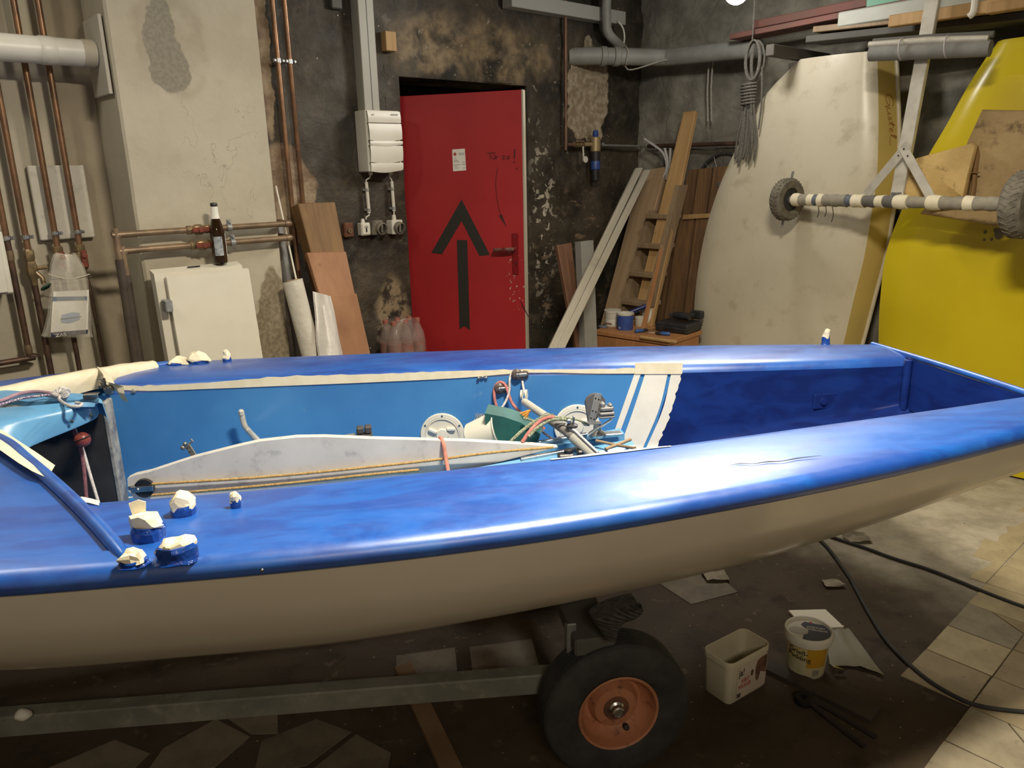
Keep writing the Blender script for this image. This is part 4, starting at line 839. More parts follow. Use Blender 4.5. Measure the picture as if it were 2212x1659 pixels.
b.grid([[a, a+(e_-a)*0.25+Vector((0, 0.006, 0.012)), a+(e_-a)*0.9+Vector((0, 0, 0.004)), e_, e_+(f_-e_)*0.04+Vector((0, -0.003, -0.006)), f_+(e_-f_)*0.1+Vector((0, -0.004, 0)), f_] for a, e_, f_ in zip(tin, tn, bn_)])
mp = B.add('mast_partner', b, MT['pale_blue'], label='pale blue mast partner shelf reaching into the cockpit', angle=50)
fl_ = [Vector(bz(*q, 0.988)) for q in ((-120, 880), (55, 884), (180, 879))]; fr_ = [Vector(bz(*q, 0.990)) for q in ((-120, 860), (62, 868), (190, 862))]
b = MB(); b.grid([fl_, fr_]); B.add('slot_bottom', b, mat('gritty_grey_slot', (0.28, 0.28, 0.25), 0.8, 0, (0.09, 0.10, 0.10), 40, bump=0.5), mp)
b = MB(); far_o = [Vector(bz(*q, 1.008)) for q in ((-120, 840), (0, 842), (60, 846), (130, 848), (190, 852), (218, 862), (221, 872))]; far_i = [Vector(bz(*q, 1.004)) for q in ((-120, 858), (0, 862), (60, 867), (130, 866), (185, 863), (206, 868), (206, 876))]
b.grid([[a+Vector((0, 0.02, -0.06)), a, (a+e_)/2+Vector((0, 0, 0.006)), e_, e_+Vector((0, 0, -0.016))] for a, e_ in zip(smooth_path(far_o, 4), smooth_path(far_i, 4))]); B.add('partner_rail', b, MT['pale_blue'], mp, angle=50)
b = MB(); c = Vector(bz(196, 858, 1.015)); b.box(c, (0.040, 0.003, 0.016), None, 0.001); b.box(c+Vector((0, 0.008, 0.008)), (0.040, 0.018, 0.002), None, 0.0008); B.add('steel_bracket', b, M_['steel'], mp)
b = MB()
for (px, py, z) in ((46, 925, 0.965), (156, 910, 0.975), (197, 897, 0.985)):
    c = Vector(bz(px, py, z)); b.ball(c+Vector((0, -0.002, 0)), 0.0042, 8)
B.add('bolt_hole', b, M_['black_plastic'], mp, kind='stuff')
B.done()
# --- loose things and lines in the boat
def twist(pts, r): return pts
rope('centreboard_line', RL, 0.0042, M_['rope_tan'], 'tan cord along the white board to the steel rail', group='tan cords on the centreboard')
rope('centreboard_line', RL2, 0.0040, M_['rope_tan'], 'tan cord lying lower on the white board, cut short', group='tan cords on the centreboard')
rope('strap', [bt(948, 948, 0.045), bt(953, 947, 0.028), bt(958, 960, 0.008), bt(962, 985, -0.004), bt(967, 1012, -0.028), bt(969, 1020, -0.04)], 0.006, mat('salmon_shock_cord', (0.62, 0.25, 0.19), 0.8, 0, (0.5, 0.19, 0.14), 80), 'salmon shock cord looped over the white centreboard')
rope('control_line', [bt(1078, 893, 0.43), bt(1069, 865, 0.44), bt(1068, 840, 0.45), bt(1078, 826, 0.45), bt(1090, 830, 0.44), bt(1098, 850, 0.43), bt(1105, 868, 0.42), bt(1115, 882, 0.40), bt(1130, 897, 0.36), bt(1150, 916, 0.30), bt(1175, 925, 0.22)], 0.0052, M_['rope_pink'], 'pink line looped round the lower block on the far wall')
rope('control_line', [bt(1078, 889, 0.40), bt(1092, 868, 0.42), bt(1100, 845, 0.43), bt(1101, 820, 0.44), bt(1106, 806, 0.45), bt(1118, 803, 0.455), bt(1126, 812, 0.455), bt(1130, 835, 0.42), bt(1133, 850, 0.37)], 0.0042, M_['rope_white'], 'white line over the upper block on the far wall')
rope('tiller_line', [bt(1130, 903, 0.10), bt(1160, 910, 0.10), bt(1185, 902, 0.07), bt(1200, 901, 0.05), bt(1225, 903, 0.04), bt(1250, 908, 0.035), bt(1272, 918, 0.03)], 0.0034, mat('green_fleck_rope', (0.10, 0.13, 0.075), 0.85, 0, (0.34, 0.36, 0.27), 260, 0.45, 0.55), 'thin green flecked line running to the ratchet block')
gf = bpy.data.materials['green_fleck_rope']
rope('mainsheet', [bt(1100, 958, 0.05), bt(1112, 945, 0.05), bt(1135, 925, 0.07), bt(1160, 908, 0.08), bt(1180, 898, 0.075), bt(1195, 897, 0.06)], 0.0055, gf, 'green flecked sheet rising from the green bailer over the grey tiller')
rope('mainsheet', [bt(1142, 943, 0.03), bt(1160, 925, 0.04), bt(1180, 912, 0.05), bt(1200, 906, 0.04), bt(1222, 907, 0.03), bt(1240, 915, 0.02)], 0.0050, gf, 'second green flecked rope, under the pink one at the tiller')
rope('control_line', [bt(1128, 955, 0.03), bt(1142, 935, 0.04), bt(1160, 915, 0.06), bt(1178, 904, 0.062), bt(1195, 901, 0.055), bt(1206, 905, 0.05)], 0.0058, M_['rope_pink'], 'pink rope arching over the grey tiller beside the green bailer')
rope('striped_line', [bt(1165, 925, 0.16), bt(1175, 935, 0.14), bt(1190, 946, 0.12), bt(1198, 952, 0.10)], 0.0035, mat('striped_rope', (0.55, 0.52, 0.55), 0.8, 0, (0.18, 0.10, 0.22), 220, 0.48, 0.52), 'short striped white and violet line beside the trunk')
b = MB(); tp = [bt(1133, 868, 0.34), bt(1180, 900, 0.14), bt(1215, 925, 0.05), bt(1240, 945, -0.02), bt(1290, 990, -0.12)]
TL = Thing('tiller', 'grey metal tiller tube lying across the cockpit', 'tiller', FBOAT)
b.tube([tp[0], tp[1]], 0.0125, 12); t0 = TL.add('extension', b, M_['alu'])
b = MB(); b.tube([tp[1], tp[2], tp[3]], 0.0145, 12); TL.add('grip', b, mat('grey_grip', (0.16, 0.155, 0.15), 0.7, 0, (0.22, 0.21, 0.2), 30))
b = MB(); b.tube([tp[3]+Vector((0, 0, 0.0)), tp[4]], 0.0175, 12); TL.add('stock', b, mat('grey_green_tube', (0.34, 0.34, 0.31), 0.45))
b = MB(); b.tube([tp[2]+Vector((0.004, -0.01, 0.016)), tp[3]+Vector((0.002, -0.01, 0.022)), tp[4]+Vector((0, -0.01, 0.020))], 0.004, 6); b.tube([bt(1232, 928, 0.0), bt(1262, 955, -0.06), bt(1300, 990, -0.13)], 0.004, 6); TL.add('control_cord', b, M_['rope_white'])
c = bt(1236, 918, 0.0); b = MB(); b.lathe([(0.016, 0), (0.017, 0.006), (0.010, 0.010), (1e-6, 0.011)], 16, T(*(c+Vector((0, 0, -0.006))))); TL.add('sheave_box', b, M_['black_plastic'])
b = MB(); b.box(c+Vector((-0.010, 0, 0.012)), (0.012, 0.012, 0.014), None, 0.002); b.box(c+Vector((0.004, 0, 0.014)), (0.005, 0.010, 0.028), None, 0.002); TL.add('shackle', b, M_['steel'])
c = bt(1132, 852, 0.35); b = MB(); b.lathe([(0.013, -0.002), (0.016, -0.003), (0.016, 0.003), (0.013, 0.002)], 18, align(c+Vector((-0.008, 0, 0)), (1, -0.35, 0))); b.lathe([(0.013, -0.002), (0.016, -0.003), (0.016, 0.003), (0.013, 0.002)], 18, align(c+Vector((0.008, 0, 0)), (1, -0.35, 0))); TL.add('twin_sheave', b, M_['white_plastic'])
TL.done()
rope('wooden_batten', [bt(1288, 952, -0.02), bt(1335, 962, -0.09), bt(1372, 968, -0.16)], 0.0045, M_['pine_grey'], 'thin grey stick under the ratchet block, pointing to the stern').__setitem__('category', 'stick')
rope('wooden_batten', [bt(1308, 970, -0.10), bt(1340, 958, -0.08), bt(1362, 949, -0.06)], 0.005, M_['pine_grey'], 'thin grey stick crossing over the other one by the tape').__setitem__('category', 'stick')
# bucket with a green sponge
BK = Thing('bailing_bucket', 'white lipped plastic bucket tipped on its side by the trunk', 'bucket', FBOAT)
c = bt(1082, 930, 0.145); axd = Vector((0.80, -0.38, 0.34)).normalized(); M = align(c-axd*0.105, axd)
b = MB(); b.lathe([(0.001, 0.0), (0.048, 0.0), (0.052, 0.004), (0.066, 0.105), (0.070, 0.108), (0.070, 0.112), (0.064, 0.110), (0.050, 0.008), (0.001, 0.008)], 28, M); BK.add('shell', b, M_['white_plastic'])
BK.done()
b = MB(); pol = [(1046, 893), (1090, 901), (1126, 913), (1150, 930), (1168, 938), (1160, 958), (1120, 962), (1085, 955), (1062, 945), (1050, 925)]
b.slab([bt(px, py, 0.115) for px, py in pol], (0.02, 0.05, 0.012)); b.jitter(0.002, 40); solo('bailer', b, mat('dark_green_plastic', (0.012, 0.10, 0.095), 0.55, 0, (0.010, 0.07, 0.07), 14), 'dark green scoop bailer lying in the white bucket', 'bailer', FBOAT, angle=30)
b = MB(); c = bt(1128, 903, 0.16)
for k in range(5): b.tube([c+Vector((0.020*cos(a)+0.003*k-0.006, 0.012*sin(a)+0.002*k, 0.010*sin(a+0.6*k)+0.003*k)) for a in [2*pi*i/14 for i in range(14)]], 0.0035, 6, closed=True)
solo('rope_coil', b, mat('orange_cord', (0.60, 0.27, 0.05), 0.8, 0, (0.5, 0.2, 0.03), 90), 'small orange cord coil behind the green bailer', 'rope', FBOAT, angle=60)
b = MB(); rr_ = random.Random(5); c = bt(1028, 918, 0.22)
for k in range(60):
    a = rr_.uniform(-0.5, 1.3); b.tube([c+Vector((rr_.uniform(-0.01, 0.02), rr_.uniform(-.01, .01), -0.01)), c+Vector((0.05*sin(a)*0.4+rr_.uniform(0, 0.03), rr_.uniform(-.012, .012), 0.03*cos(a)+rr_.uniform(-.01, .01)))], 0.0008, 4)
solo('brush', b, mat('grey_bristle', (0.42, 0.40, 0.36), 0.8, 0, (0.12, 0.11, 0.10), 200), 'scrubbing brush bristles at the side of the white bucket', 'brush', FBOAT, kind='stuff')
# lines and ball under the mast partner
RBALL = Thing('stopper_ball', 'dull red slotted ball hanging on a line under the mast partner', 'ball', FBOAT)
c = bt(178, 950, 0.10); b = MB(); b.ball(c, 0.0215, 20); RBALL.add('ball', b, mat('dull_red_ball', (0.22, 0.045, 0.035), 0.35, 0, (0.17, 0.035, 0.03), 20))
b = MB(); b.tube([c+Vector((0.0225*cos(a), -0.0225*sin(a)*0.95, 0.0225*sin(a)*0.1+0.004+0.008*cos(a))) for a in [pi*k/12 for k in range(13)]], 0.0016, 6); RBALL.add('slot', b, M_['black_plastic']); RBALL.done()
rope('halyard', [bt(158, 925, 0.11), bt(165, 945, 0.12), bt(175, 970, 0.12), bt(182, 1020, 0.10), bt(187, 1085, 0.06)], 0.0055, M_['rope_red'], 'dull red line hanging below the red ball')
rope('halyard', [bt(160, 922, 0.13), bt(168, 945, 0.14), bt(180, 975, 0.13), bt(196, 1030, 0.10), bt(214, 1090, 0.06)], 0.0045, M_['rope_white'], 'white braided line hanging below the red ball')
def on_part(px, py, z=1.02): return Vector(bz(px, py, z))
rope('halyard', [on_part(-60, 880), on_part(0, 866), on_part(40, 851), on_part(80, 846), on_part(118, 851)], 0.0055, mat('mauve_rope', (0.42, 0.27, 0.33), 0.85, 0, (0.32, 0.2, 0.26), 120), 'mauve line leading over the foredeck to the knot')
rope('halyard', [on_part(-60, 895), on_part(30, 865), on_part(80, 856), on_part(120, 852)], 0.0035, bpy.data.materials['striped_rope'], 'thin striped line beside the mauve line on the foredeck')
b = MB(); c = on_part(130, 853, 1.022)
for k in range(4): b.tube([c+Vector(((0.020-0.003*k)*cos(a)+0.004*k, (0.012)*sin(a), 0.006*sin(2*a+k)+0.004*k)) for a in [2*pi*i/14 for i in range(14)]], 0.005, 6, closed=True)
b.tube(smooth_path([c, on_part(128, 863), on_part(140, 872), on_part(154, 878), on_part(172, 877), on_part(176, 872), on_part(164, 870)], 5), 0.0045, 6); solo('rope_knot', b, M_['rope_white'], 'bunched white rope knot with a steel thimble at the mast slot', 'rope', FBOAT, angle=60)
# ================================================================ pipes and things on the left
def ring_clamp(b, p, d, r, w=0.018):
    M = align(p, d); b.lathe([(r, -w/2), (r+0.004, -w/2), (r+0.004, w/2), (r, w/2), (r, -w/2)], 16, M)
# big white duct with its square flange on the pillar's side face
DU = Thing('ventilation_duct', 'thick white plastic duct running into the side of the pillar', 'pipe', FA)
yy = -0.165; hz_ = (onA(0, 70, 0.165).z+onA(0, 133, 0.165).z)/2; rr0 = (onA(0, 70, 0.165).z-onA(0, 133, 0.165).z)/2*0.98
e1 = -1.578
b = MB(); b.lathe([(rr0, 0), (rr0, 1.4), (rr0*0.9, 1.4), (rr0*0.9, 0), (rr0, 0)], 32, T(e1-1.4, yy, hz_) @ RY(pi/2)); DU.add('duct', b, M_['white_plastic'])
b = MB(); b.lathe([(rr0*1.0, -0.03), (rr0*1.05, -0.025), (rr0*1.06, 0.0), (rr0*1.03, 0.025), (rr0, 0.03)], 32, T(onA(100, 100, .165).x, yy, hz_) @ RY(pi/2)); DU.add('socket_collar', b, M_['white_plastic'])
b = MB(); b.box((e1+0.009, yy, hz_-0.012), (0.014, 0.215, 0.30), None, 0.002); DU.add('wall_flange', b, mat('dull_flange', (0.52, 0.48, 0.40), 0.55), label='square cream flange plate against the pillar')
b = MB(); b.lathe([(rr0, -0.05), (rr0*1.05, -0.045), (rr0*1.05, -0.006)], 32, T(e1, yy, hz_) @ RY(pi/2)); DU.add('end_ring', b, mat('dusty_ring', (0.45, 0.40, 0.31), 0.6)); DU.done()
# vertical copper pipes
PY = -0.075
def px_s(px, py): return onA(px, py, 0.075)
def clampset(Th, s, z, r, par, gl=True):
    b = MB(); ring_clamp(b, (s, PY, z), (0, 0, 1), r); b.box((s, PY-r-0.006, z), (r*1.5, 0.006, 0.012), None, 0.001); b.bar((s, PY+r, z), (s, 0.0, z), 0.008, 0.008); b.lathe([(0.006, 0), (0.004, 0.006), (1e-6, 0.006)], 10, align((s+r+0.012, PY-0.004, z), (0, -1, 0))); b.box((s+r+0.006, PY, z), (0.02, 0.005, 0.014), None, 0.001)
    Th.add('pipe_clamp', b, M_['steel'], par)
zc_ = px_s(60, 512).z
sP = [px_s(14, 514).x, px_s(56, 514).x, px_s(120, 512).x, px_s(168, 508).x]
def ball_valve(Th, s, z, par, r=0.015):
    b = MB(); b.lathe([(r*1.0, -0.055), (r*1.35, -0.05), (r*1.35, -0.028), (r*1.1, -0.026), (r*1.55, -0.012), (r*1.55, 0.012), (r*1.1, 0.026), (r*1.35, 0.028), (r*1.35, 0.05), (r, 0.055)], 8, T(s, PY, z)); v_ = Th.add('valve', b, M_['brass'], par)
    b = MB(); b.box((s+0.004, PY-0.030, z-0.006), (0.024, 0.012, 0.075), None, 0.004); b.lathe([(0.013, 0), (0.011, 0.012), (1e-6, 0.013)], 12, align((s+0.004, PY-0.034, z+0.010), (0, -1, 0))); return b, v_
# 1: far left pipe with the elbow at the bottom
P1 = Thing('copper_pipe', 'leftmost copper pipe, turning left in an elbow near the floor', 'pipe', FA)
zb1 = px_s(58, 775).z; z1l = px_s(0, 786).z
b = MB(); b.tube([(sP[0], PY, 2.9), (sP[0], PY, zc_)], 0.0125, 12); pp = P1.add('pipe', b, M_['copper'])
b = MB(); b.tube(smooth_path([(sP[0], PY, zc_+0.02), (sP[0], PY, zb1+0.05), (sP[0]-0.004, PY, zb1+0.015), (sP[0]-0.02, PY, zb1), (sP[0]-0.6, PY, zb1)], 5), 0.0125, 12); P1.add('lower_pipe', b, M_['dark_copper'], pp)
b = MB()
for z, d in ((zc_-0.07, (0, 0, 1)), (zb1+0.04, (0, 0, 1))): b.lathe([(0.0145, -0.02), (0.016, 0), (0.0145, 0.02)], 12, align((sP[0], PY, z), d))
P1.add('coupling', b, M_['grey_copper'], pp, kind='stuff'); clampset(P1, sP[0], zc_, 0.0125, pp); P1.done()
# 2: pipe with a bronze drain valve
P2 = Thing('copper_pipe', 'copper pipe with a bronze valve and small green wheel', 'pipe', FA)
b = MB(); b.tube([(sP[1], PY, 2.9), (sP[1], PY, zc_-0.10)], 0.0125, 12); pp = P2.add('pipe', b, M_['copper']); clampset(P2, sP[1], zc_, 0.0125, pp)
b = MB(); b.tube([(sP[1], PY, zc_-0.18), (sP[1], PY, 0.62)], 0.0125, 12); P2.add('lower_pipe', b, M_['dark_copper'], pp)
b = MB(); zv = zc_-0.12; b.lathe([(0.013, 0.07), (0.02, 0.06), (0.02, 0.03), (0.016, 0.02), (0.022, 0.0), (0.022, -0.035), (0.015, -0.05), (0.013, -0.08)], 8, T(sP[1], PY, zv)); b.tube([(sP[1], PY, zv-0.01), (sP[1]+0.028, PY-0.02, zv-0.05), (sP[1]+0.03, PY-0.02, zv-0.075)], 0.010, 10); b.tube([(sP[1], PY, zv-0.012), (sP[1]+0.055, PY-0.005, zv-0.008)], [0.008, 0.010], 10); v_ = P2.add('valve', b, M_['brass'], pp)
b = MB(); Mw = align((sP[1]+0.036, PY-0.022, zv-0.09), (0.5, -0.5, -1)); b.tube([Mw @ Vector((0.020*cos(a), 0.020*sin(a), 0)) for a in [2*pi*k/16 for k in range(16)]], 0.0045, 6, closed=True); b.bar(Mw @ Vector((-0.018, 0, 0)), Mw @ Vector((0.018, 0, 0)), 0.006, 0.004); P2.add('hand_wheel', b, M_['green_enamel'], pp, label='small green hand wheel'); P2.done()
# 3 and 4: pipes with red lever valves
for k, (ss, lab) in enumerate(((sP[2], 'copper pipe with a red valve, the plastic bag hanging in front'), (sP[3], 'copper pipe nearest the pillar, with a red ball valve'))):
    P3 = Thing('copper_pipe', lab, 'pipe', FA)
    b = MB(); b.tube([(ss, PY, 2.9), (ss, PY, zc_-0.08)], 0.0125, 12); pp = P3.add('pipe', b, M_['copper']); clampset(P3, ss, zc_+0.008, 0.0125, pp)
    zv = zc_-0.10; hb_, v_ = ball_valve(P3, ss, zv, pp); P3.add('valve_handle', hb_, M_['red_enamel'], pp, label='red lever of the valve')
    b = MB(); b.tube([(ss, PY, zv-0.05), (ss+0.002, PY, 0.62)] if k == 0 else [(ss+0.004, PY, zv-0.05), (ss+0.012, PY, zv-0.12), (ss+0.02, PY, 0.62)], 0.0105 if k == 0 else 0.007, 10); P3.add('lower_pipe', b, M_['dark_copper'], pp); P3.done()
# white sheet of insulation behind the pipes, white cabinet corner at the frame's edge
b = MB(); q0, q1 = onA(62, 358, 0.03), onA(207, 512, 0.03); b.box(((q0.x+q1.x)/2-0.005, -0.025, (q0.z+q1.z)/2), (abs(q1.x-q0.x)*1.02, 0.026, q0.z-q1.z), None, 0.004)
solo('insulation_board', b, mat('smudged_white_sheet', (0.60, 0.57, 0.48), 0.6, 0, (0.52, 0.485, 0.40), 4, dirt=(0.36, 0.32, 0.26)), 'smudged white board on the wall behind two copper pipes', 'board', FA)
b = MB(); q1 = onA(23, 632, 0.12); q0 = onA(0, 500, 0.12); b.box((q1.x-0.25, -0.125, (q0.z+q1.z)/2+0.004), (0.50, 0.14, q0.z-q1.z), None, 0.006); c1_ = MB(); c1_.box((q1.x-0.255, -0.2, (q0.z+q1.z)/2+0.004), (0.47, 0.012, (q0.z-q1.z)*0.94), None, 0.003)
WB_ = Thing('wall_cabinet', 'white wall cabinet corner cut off by the left frame edge', 'cabinet', FA); WB_.add('body', b, M_['white_plastic']); WB_.add('cover', c1_, M_['white_plastic']); WB_.done()
# plastic bag with printed leaflet
n = NT('clear_plastic_bag'); n.set('Base Color', (0.85, 0.80, 0.68)); n.set('Roughness', 0.12); n.set('Alpha', n.ramp(n.noise(8, 4), 0.3, 0.7, 0.18, 0.42)); n.bump(n.noise(25, 5), 0.5, 0.01); MBAG = n.m
BG = Thing('plastic_bag', 'clear plastic bag holding a white leaflet, hung on the copper pipes', 'bag', FA)
YB = -0.135
def pb_(px, py, y=YB): return onPlane(FA, px, py, y)
rows = []
for (y_, xl, xr, dep) in ((548, 118, 165, 0.02), (572, 112, 180, 0.03), (592, 110, 188, 0.035), (630, 112, 192, 0.03), (680, 106, 196, 0.028), (718, 96, 198, 0.03), (728, 92, 200, 0.012)):
    row = []
    for j in range(13):
        u = j/12; p = pb_(xl+(xr-xl)*u, y_); row.append(p+Vector((0, -dep*sin(pi*u)-0.004+0.010*noise.noise(Vector((u*6, y_*0.05, 1))), 0.012*noise.noise(Vector((u*5, y_*0.03, 7))) if y_ < 600 else 0)))
    rows.append(row)
back = [[q+Vector((0, 0.03+0.5*abs(q.y-YB), 0)) for q in r_] for r_ in rows]
b = MB(); b.grid(rows); b.grid(back); BG.add('film', b, MBAG, angle=80)
b = MB(); b.tube([pb_(104+ (194-104)*k/10, 592+10*sin(pi*k/10), YB-0.03) for k in range(11)], 0.0022, 6); BG.add('hem', b, mat('bag_hem', (0.62, 0.56, 0.44), 0.3))
def sheet(pts, y): b = MB(); b.slab([pb_(px, py, y) for px, py in pts], (0, -0.0012, 0)); return b
lf_ = BG.add('leaflet', sheet([(115, 630), (192, 626), (189, 718), (109, 727)], YB-0.012), M_['paper_white'], angle=0)
BG.add('leaflet_band', join(sheet([(114, 641), (188, 640), (188, 648), (113, 650)], YB-0.0145)), mat('grey_blue_print', (0.17, 0.22, 0.27), 0.5), lf_, angle=0)
BG.add('leaflet_foot', sheet([(110, 718), (190, 712), (189, 721), (110, 728)], YB-0.0145), mat('navy_print', (0.015, 0.02, 0.06), 0.5), lf_, angle=0)
BG.add('leaflet_picture', join(sheet([(133, 680), (158, 674), (172, 676), (172, 690), (150, 698), (132, 697)], YB-0.0145)), mat('pale_blue_print', (0.30, 0.38, 0.50), 0.5), lf_, angle=0)
b = MB(); b.slab([pb_(131, 689, YB-0.0165), pb_(176, 683, YB-0.0165), pb_(176, 684, YB-0.0165), pb_(131, 690.5, YB-0.0165)], (0, -0.0005, 0)); BG.add('leaflet_line', b, M_['black_plastic'], lf_, angle=0)
p = pb_(143, 718.5, YB-0.0165); BG.add('leaflet_lettering', text_mb('SVZ', 0.019, T(p.x, p.y, p.z) @ RX(pi/2) @ RZ(pi), sx=1.3), M_['paper_white'], lf_, angle=0); BG.done()
# two pipes across the pillar, turning down its side
YC = -0.36
def pc_(px, py): return onA(px, py, 0.36)
for k, (pts, zx, lab) in enumerate((([(243, 507), (620, 484)], 0, 'upper horizontal pipe across the pillar, with a red valve'), ([(258, 545), (624, 512)], 1, 'lower horizontal pipe across the pillar, with a red valve'))):
    Hp = Thing('heating_pipe', lab, 'pipe', FA)
    zl, zr = pc_(*pts[0]).z, pc_(*pts[1]).z; zz = (zl+zr)/2+0.0; xl = pc_(*pts[0]).x+0.012; xr = -0.90
    if k == 1: xl += 0.0
    b = MB(); b.tube(smooth_path([(xr, YC, zz), (xl+0.05, YC, zz), (xl+0.012, YC, zz-0.004), (xl, YC, zz-0.02), (xl, YC, zz-0.06), (xl, YC, 0.35)], 5)[:], 0.0135, 12); pp = Hp.add('pipe', b, M_['grey_copper'])
    b = MB(); b.tube([(xl, YC, zz-0.10), (xl, YC, 0.35)], 0.0185, 12); Hp.add('lagged_downpipe', b, mat('dark_pipe_lagging', (0.05, 0.035, 0.028), 0.7, 0, (0.075, 0.055, 0.04), 14) if k == 0 else bpy.data.materials['dark_pipe_lagging'], pp, label='dark brown lower run of the pipe')
    b = MB(); b.tube([(xr-0.012, YC, zz), (xr+0.004, YC, zz), (xr+0.016, YC+0.012, zz), (xr+0.018, YC+0.03, zz), (xr+0.018, -0.03, zz)], 0.0155, 12); Hp.add('elbow', b, M_['grey_copper'], pp)
    vx = pc_(428+k*4, 495).x; b = MB(); b.lathe([(0.0135, -0.055), (0.019, -0.05), (0.019, -0.03), (0.016, -0.026), (0.023, -0.012), (0.023, 0.012), (0.016, 0.026), (0.019, 0.03), (0.019, 0.05), (0.0135, 0.055)], 8, T(vx, YC, zz) @ RY(pi/2)); v_ = Hp.add('valve', b, M_['brass'], pp)
    b = MB(); b.box((vx+0.006, YC-0.03, zz), (0.085, 0.010, 0.022), None, 0.004); b.lathe([(0.013, 0), (0.011, 0.012), (1e-6, 0.013)], 12, align((vx, YC-0.03, zz), (0, -1, 0))); Hp.add('valve_handle', b, M_['red_enamel'], pp, label='red lever of the valve')
    cx_ = pc_(494+k*4, 488).x; b = MB(); ring_clamp(b, (cx_, YC, zz), (1, 0, 0), 0.0135, 0.02); b.box((cx_, YC-0.004, zz+0.026), (0.018, 0.012, 0.02), None, 0.002); b.bar((cx_, YC+0.013, zz), (cx_, -0.30, zz), 0.008, 0.008); b.lathe([(0.007, 0), (0.006, 0.008)], 8, align((cx_, YC-0.012, zz+0.027), (0, -1, 0))); Hp.add('pipe_clamp', b, M_['galv'], pp); Hp.done()
# white boards leaning on the pillar, beer bottle on top
def lean_board(pts, th, name, lab, m, d_top, d_bot, label_cat='board'):
    b = MB(); P = []
    zt = onA(pts[0][0], pts[0][1], d_top).z
    for (px, py, top) in pts:
        P.append(onA(px, py, d_top if top else d_bot))
    b.slab(P, (0, th, 0)); return b
q = [onA(360, 603, 0.47), onA(535, 580, 0.47)]
zt = (q[0].z+q[1].z)/2; x0, x1 = q[0].x, q[1].x
def leanb(x0, x1, zt, dt, db, th):
    b = MB(); b.slab([Vector((x0, -db, 0.0)), Vector((x1, -db, 0.0)), Vector((x1, -dt, zt)), Vector((x0, -dt, zt))], (0, th, th*0.3)); return b
b = leanb(x0, x1+0.005, zt, 0.47, 0.60, 0.018); solo('white_board', b, M_['white_melamine'], 'front white panel leaning on the pillar', 'panel', FA, 'white panels leaning on the pillar', angle=0, at=((x0+x1)/2, -0.6, 0))
q = [onA(326, 594, 0.395), onA(515, 573, 0.395)]; zt2 = (q[0].z+q[1].z)/2+0.004
BP = Thing('white_board', 'rear white panel, thicker, whose top edge carries the brown bottle', 'panel', FA, 'white panels leaning on the pillar'); b = leanb(q[0].x, q[1].x, zt2, 0.435, 0.52, 0.05); BP.add('panel', b, M_['white_melamine'], angle=0)
b = MB(); b.box(((q[0].x+q[1].x)/2-0.015, -0.412, zt2+0.013), (0.055, 0.004, 0.006), None, 0.001); BP.add('edge_slot', b, M_['black_plastic'])
b = MB(); b.box((q[0].x+0.02, -0.483, zt2-0.13), (0.03, 0.055, 0.05), None, 0.004); BP.add('hinge', b, M_['galv']); BP.done()
BT = Thing('beer_bottle', 'brown glass beer bottle with white foil neck', 'bottle', FA)
c = onA(481, 578, 0.41); M = T(c.x-0.005, -0.408, zt2+0.017)
prof = [(0.028, 0), (0.031, 0.004), (0.0315, 0.13), (0.030, 0.15), (0.018, 0.195), (0.0145, 0.215), (0.0135, 0.245), (0.0145, 0.247), (0.0145, 0.255), (0.013, 0.258)]
n = NT('brown_glass'); n.set('Base Color', (0.022, 0.010, 0.004)); n.set('Roughness', 0.06); n.set('Coat Weight', 0.6); b = MB(); b.lathe(prof, 28, M); bo = BT.add('glass', b, n.m)
b = MB(); b.lathe([(0.0186, 0.194), (0.0154, 0.215), (0.0143, 0.246)], 24, M); BT.add('neck_foil', b, M_['paper_white'], bo)
b = MB(); b.lathe([(0.0155, 0.250), (0.0158, 0.256), (0.013, 0.262), (1e-6, 0.263)], 18, M); BT.add('cap', b, M_['black_plastic'], bo)
b = MB(); b.lathe([(0.0319, 0.035), (0.0319, 0.118)], 24, M, -2.55, -1.35); BT.add('front_label', b, mat('bottle_label', (0.42, 0.44, 0.46), 0.5, 0, (0.20, 0.22, 0.25), 60), bo)
b = MB(); b.lathe([(0.0319, 0.030), (0.0319, 0.13)], 12, M, -0.7, -0.05); BT.add('back_label', b, M_['paper_white'], bo); BT.done()

# ---------------- dark wall left of the door
for k, (pt, pbm, lab) in enumerate((((590, 0), (627, 430), 'left one of the two copper pipes beside the pillar'), ((615, 0), (652, 430), 'right one of the two copper pipes beside the pillar'))):
    sx_ = onA(*pt, 0.06).x*0.5+onA(*pbm, 0.06).x*0.5; Cp = Thing('riser_pipe', lab, 'pipe', FA, 'copper risers beside the pillar')
    b = MB(); b.tube([(sx_, -0.06, 2.95), (sx_, -0.06, 1.38), (sx_, -0.05, 1.34), (sx_, 0.0, 1.33)] if k else [(sx_, -0.06, 2.95), (sx_, -0.06, 1.0)], 0.0125, 12); pp = Cp.add('pipe', b, M_['copper'])
    zk = onA(610, 132, 0.06).z; b = MB(); ring_clamp(b, (sx_, -0.06, zk), (0, 0, 1), 0.0125, 0.02); b.bar((sx_, -0.048, zk), (sx_, 0, zk), 0.008, 0.008)
    for e in (-1, 1): b.lathe([(0.009, 0), (0.007, 0.008), (1e-6, 0.009)], 10, align((sx_+e*0.022, -0.064, zk), (0, -1, 0)))
    b.box((sx_, -0.06, zk), (0.055, 0.006, 0.016), None, 0.002); Cp.add('pipe_clamp', b, M_['steel'], pp); Cp.done()
def rect(p0, p1, d): a, c_ = onA(*p0, d), onA(*p1, d); return a.x, c_.x, c_.z, a.z     # x0, x1, z0, z1
x0, _, _, _ = rect((768, 0), (768, 0), 0.075); x1 = onA(802, 0, 0.075).x; zt_ = onA(800, 236, 0.075).z
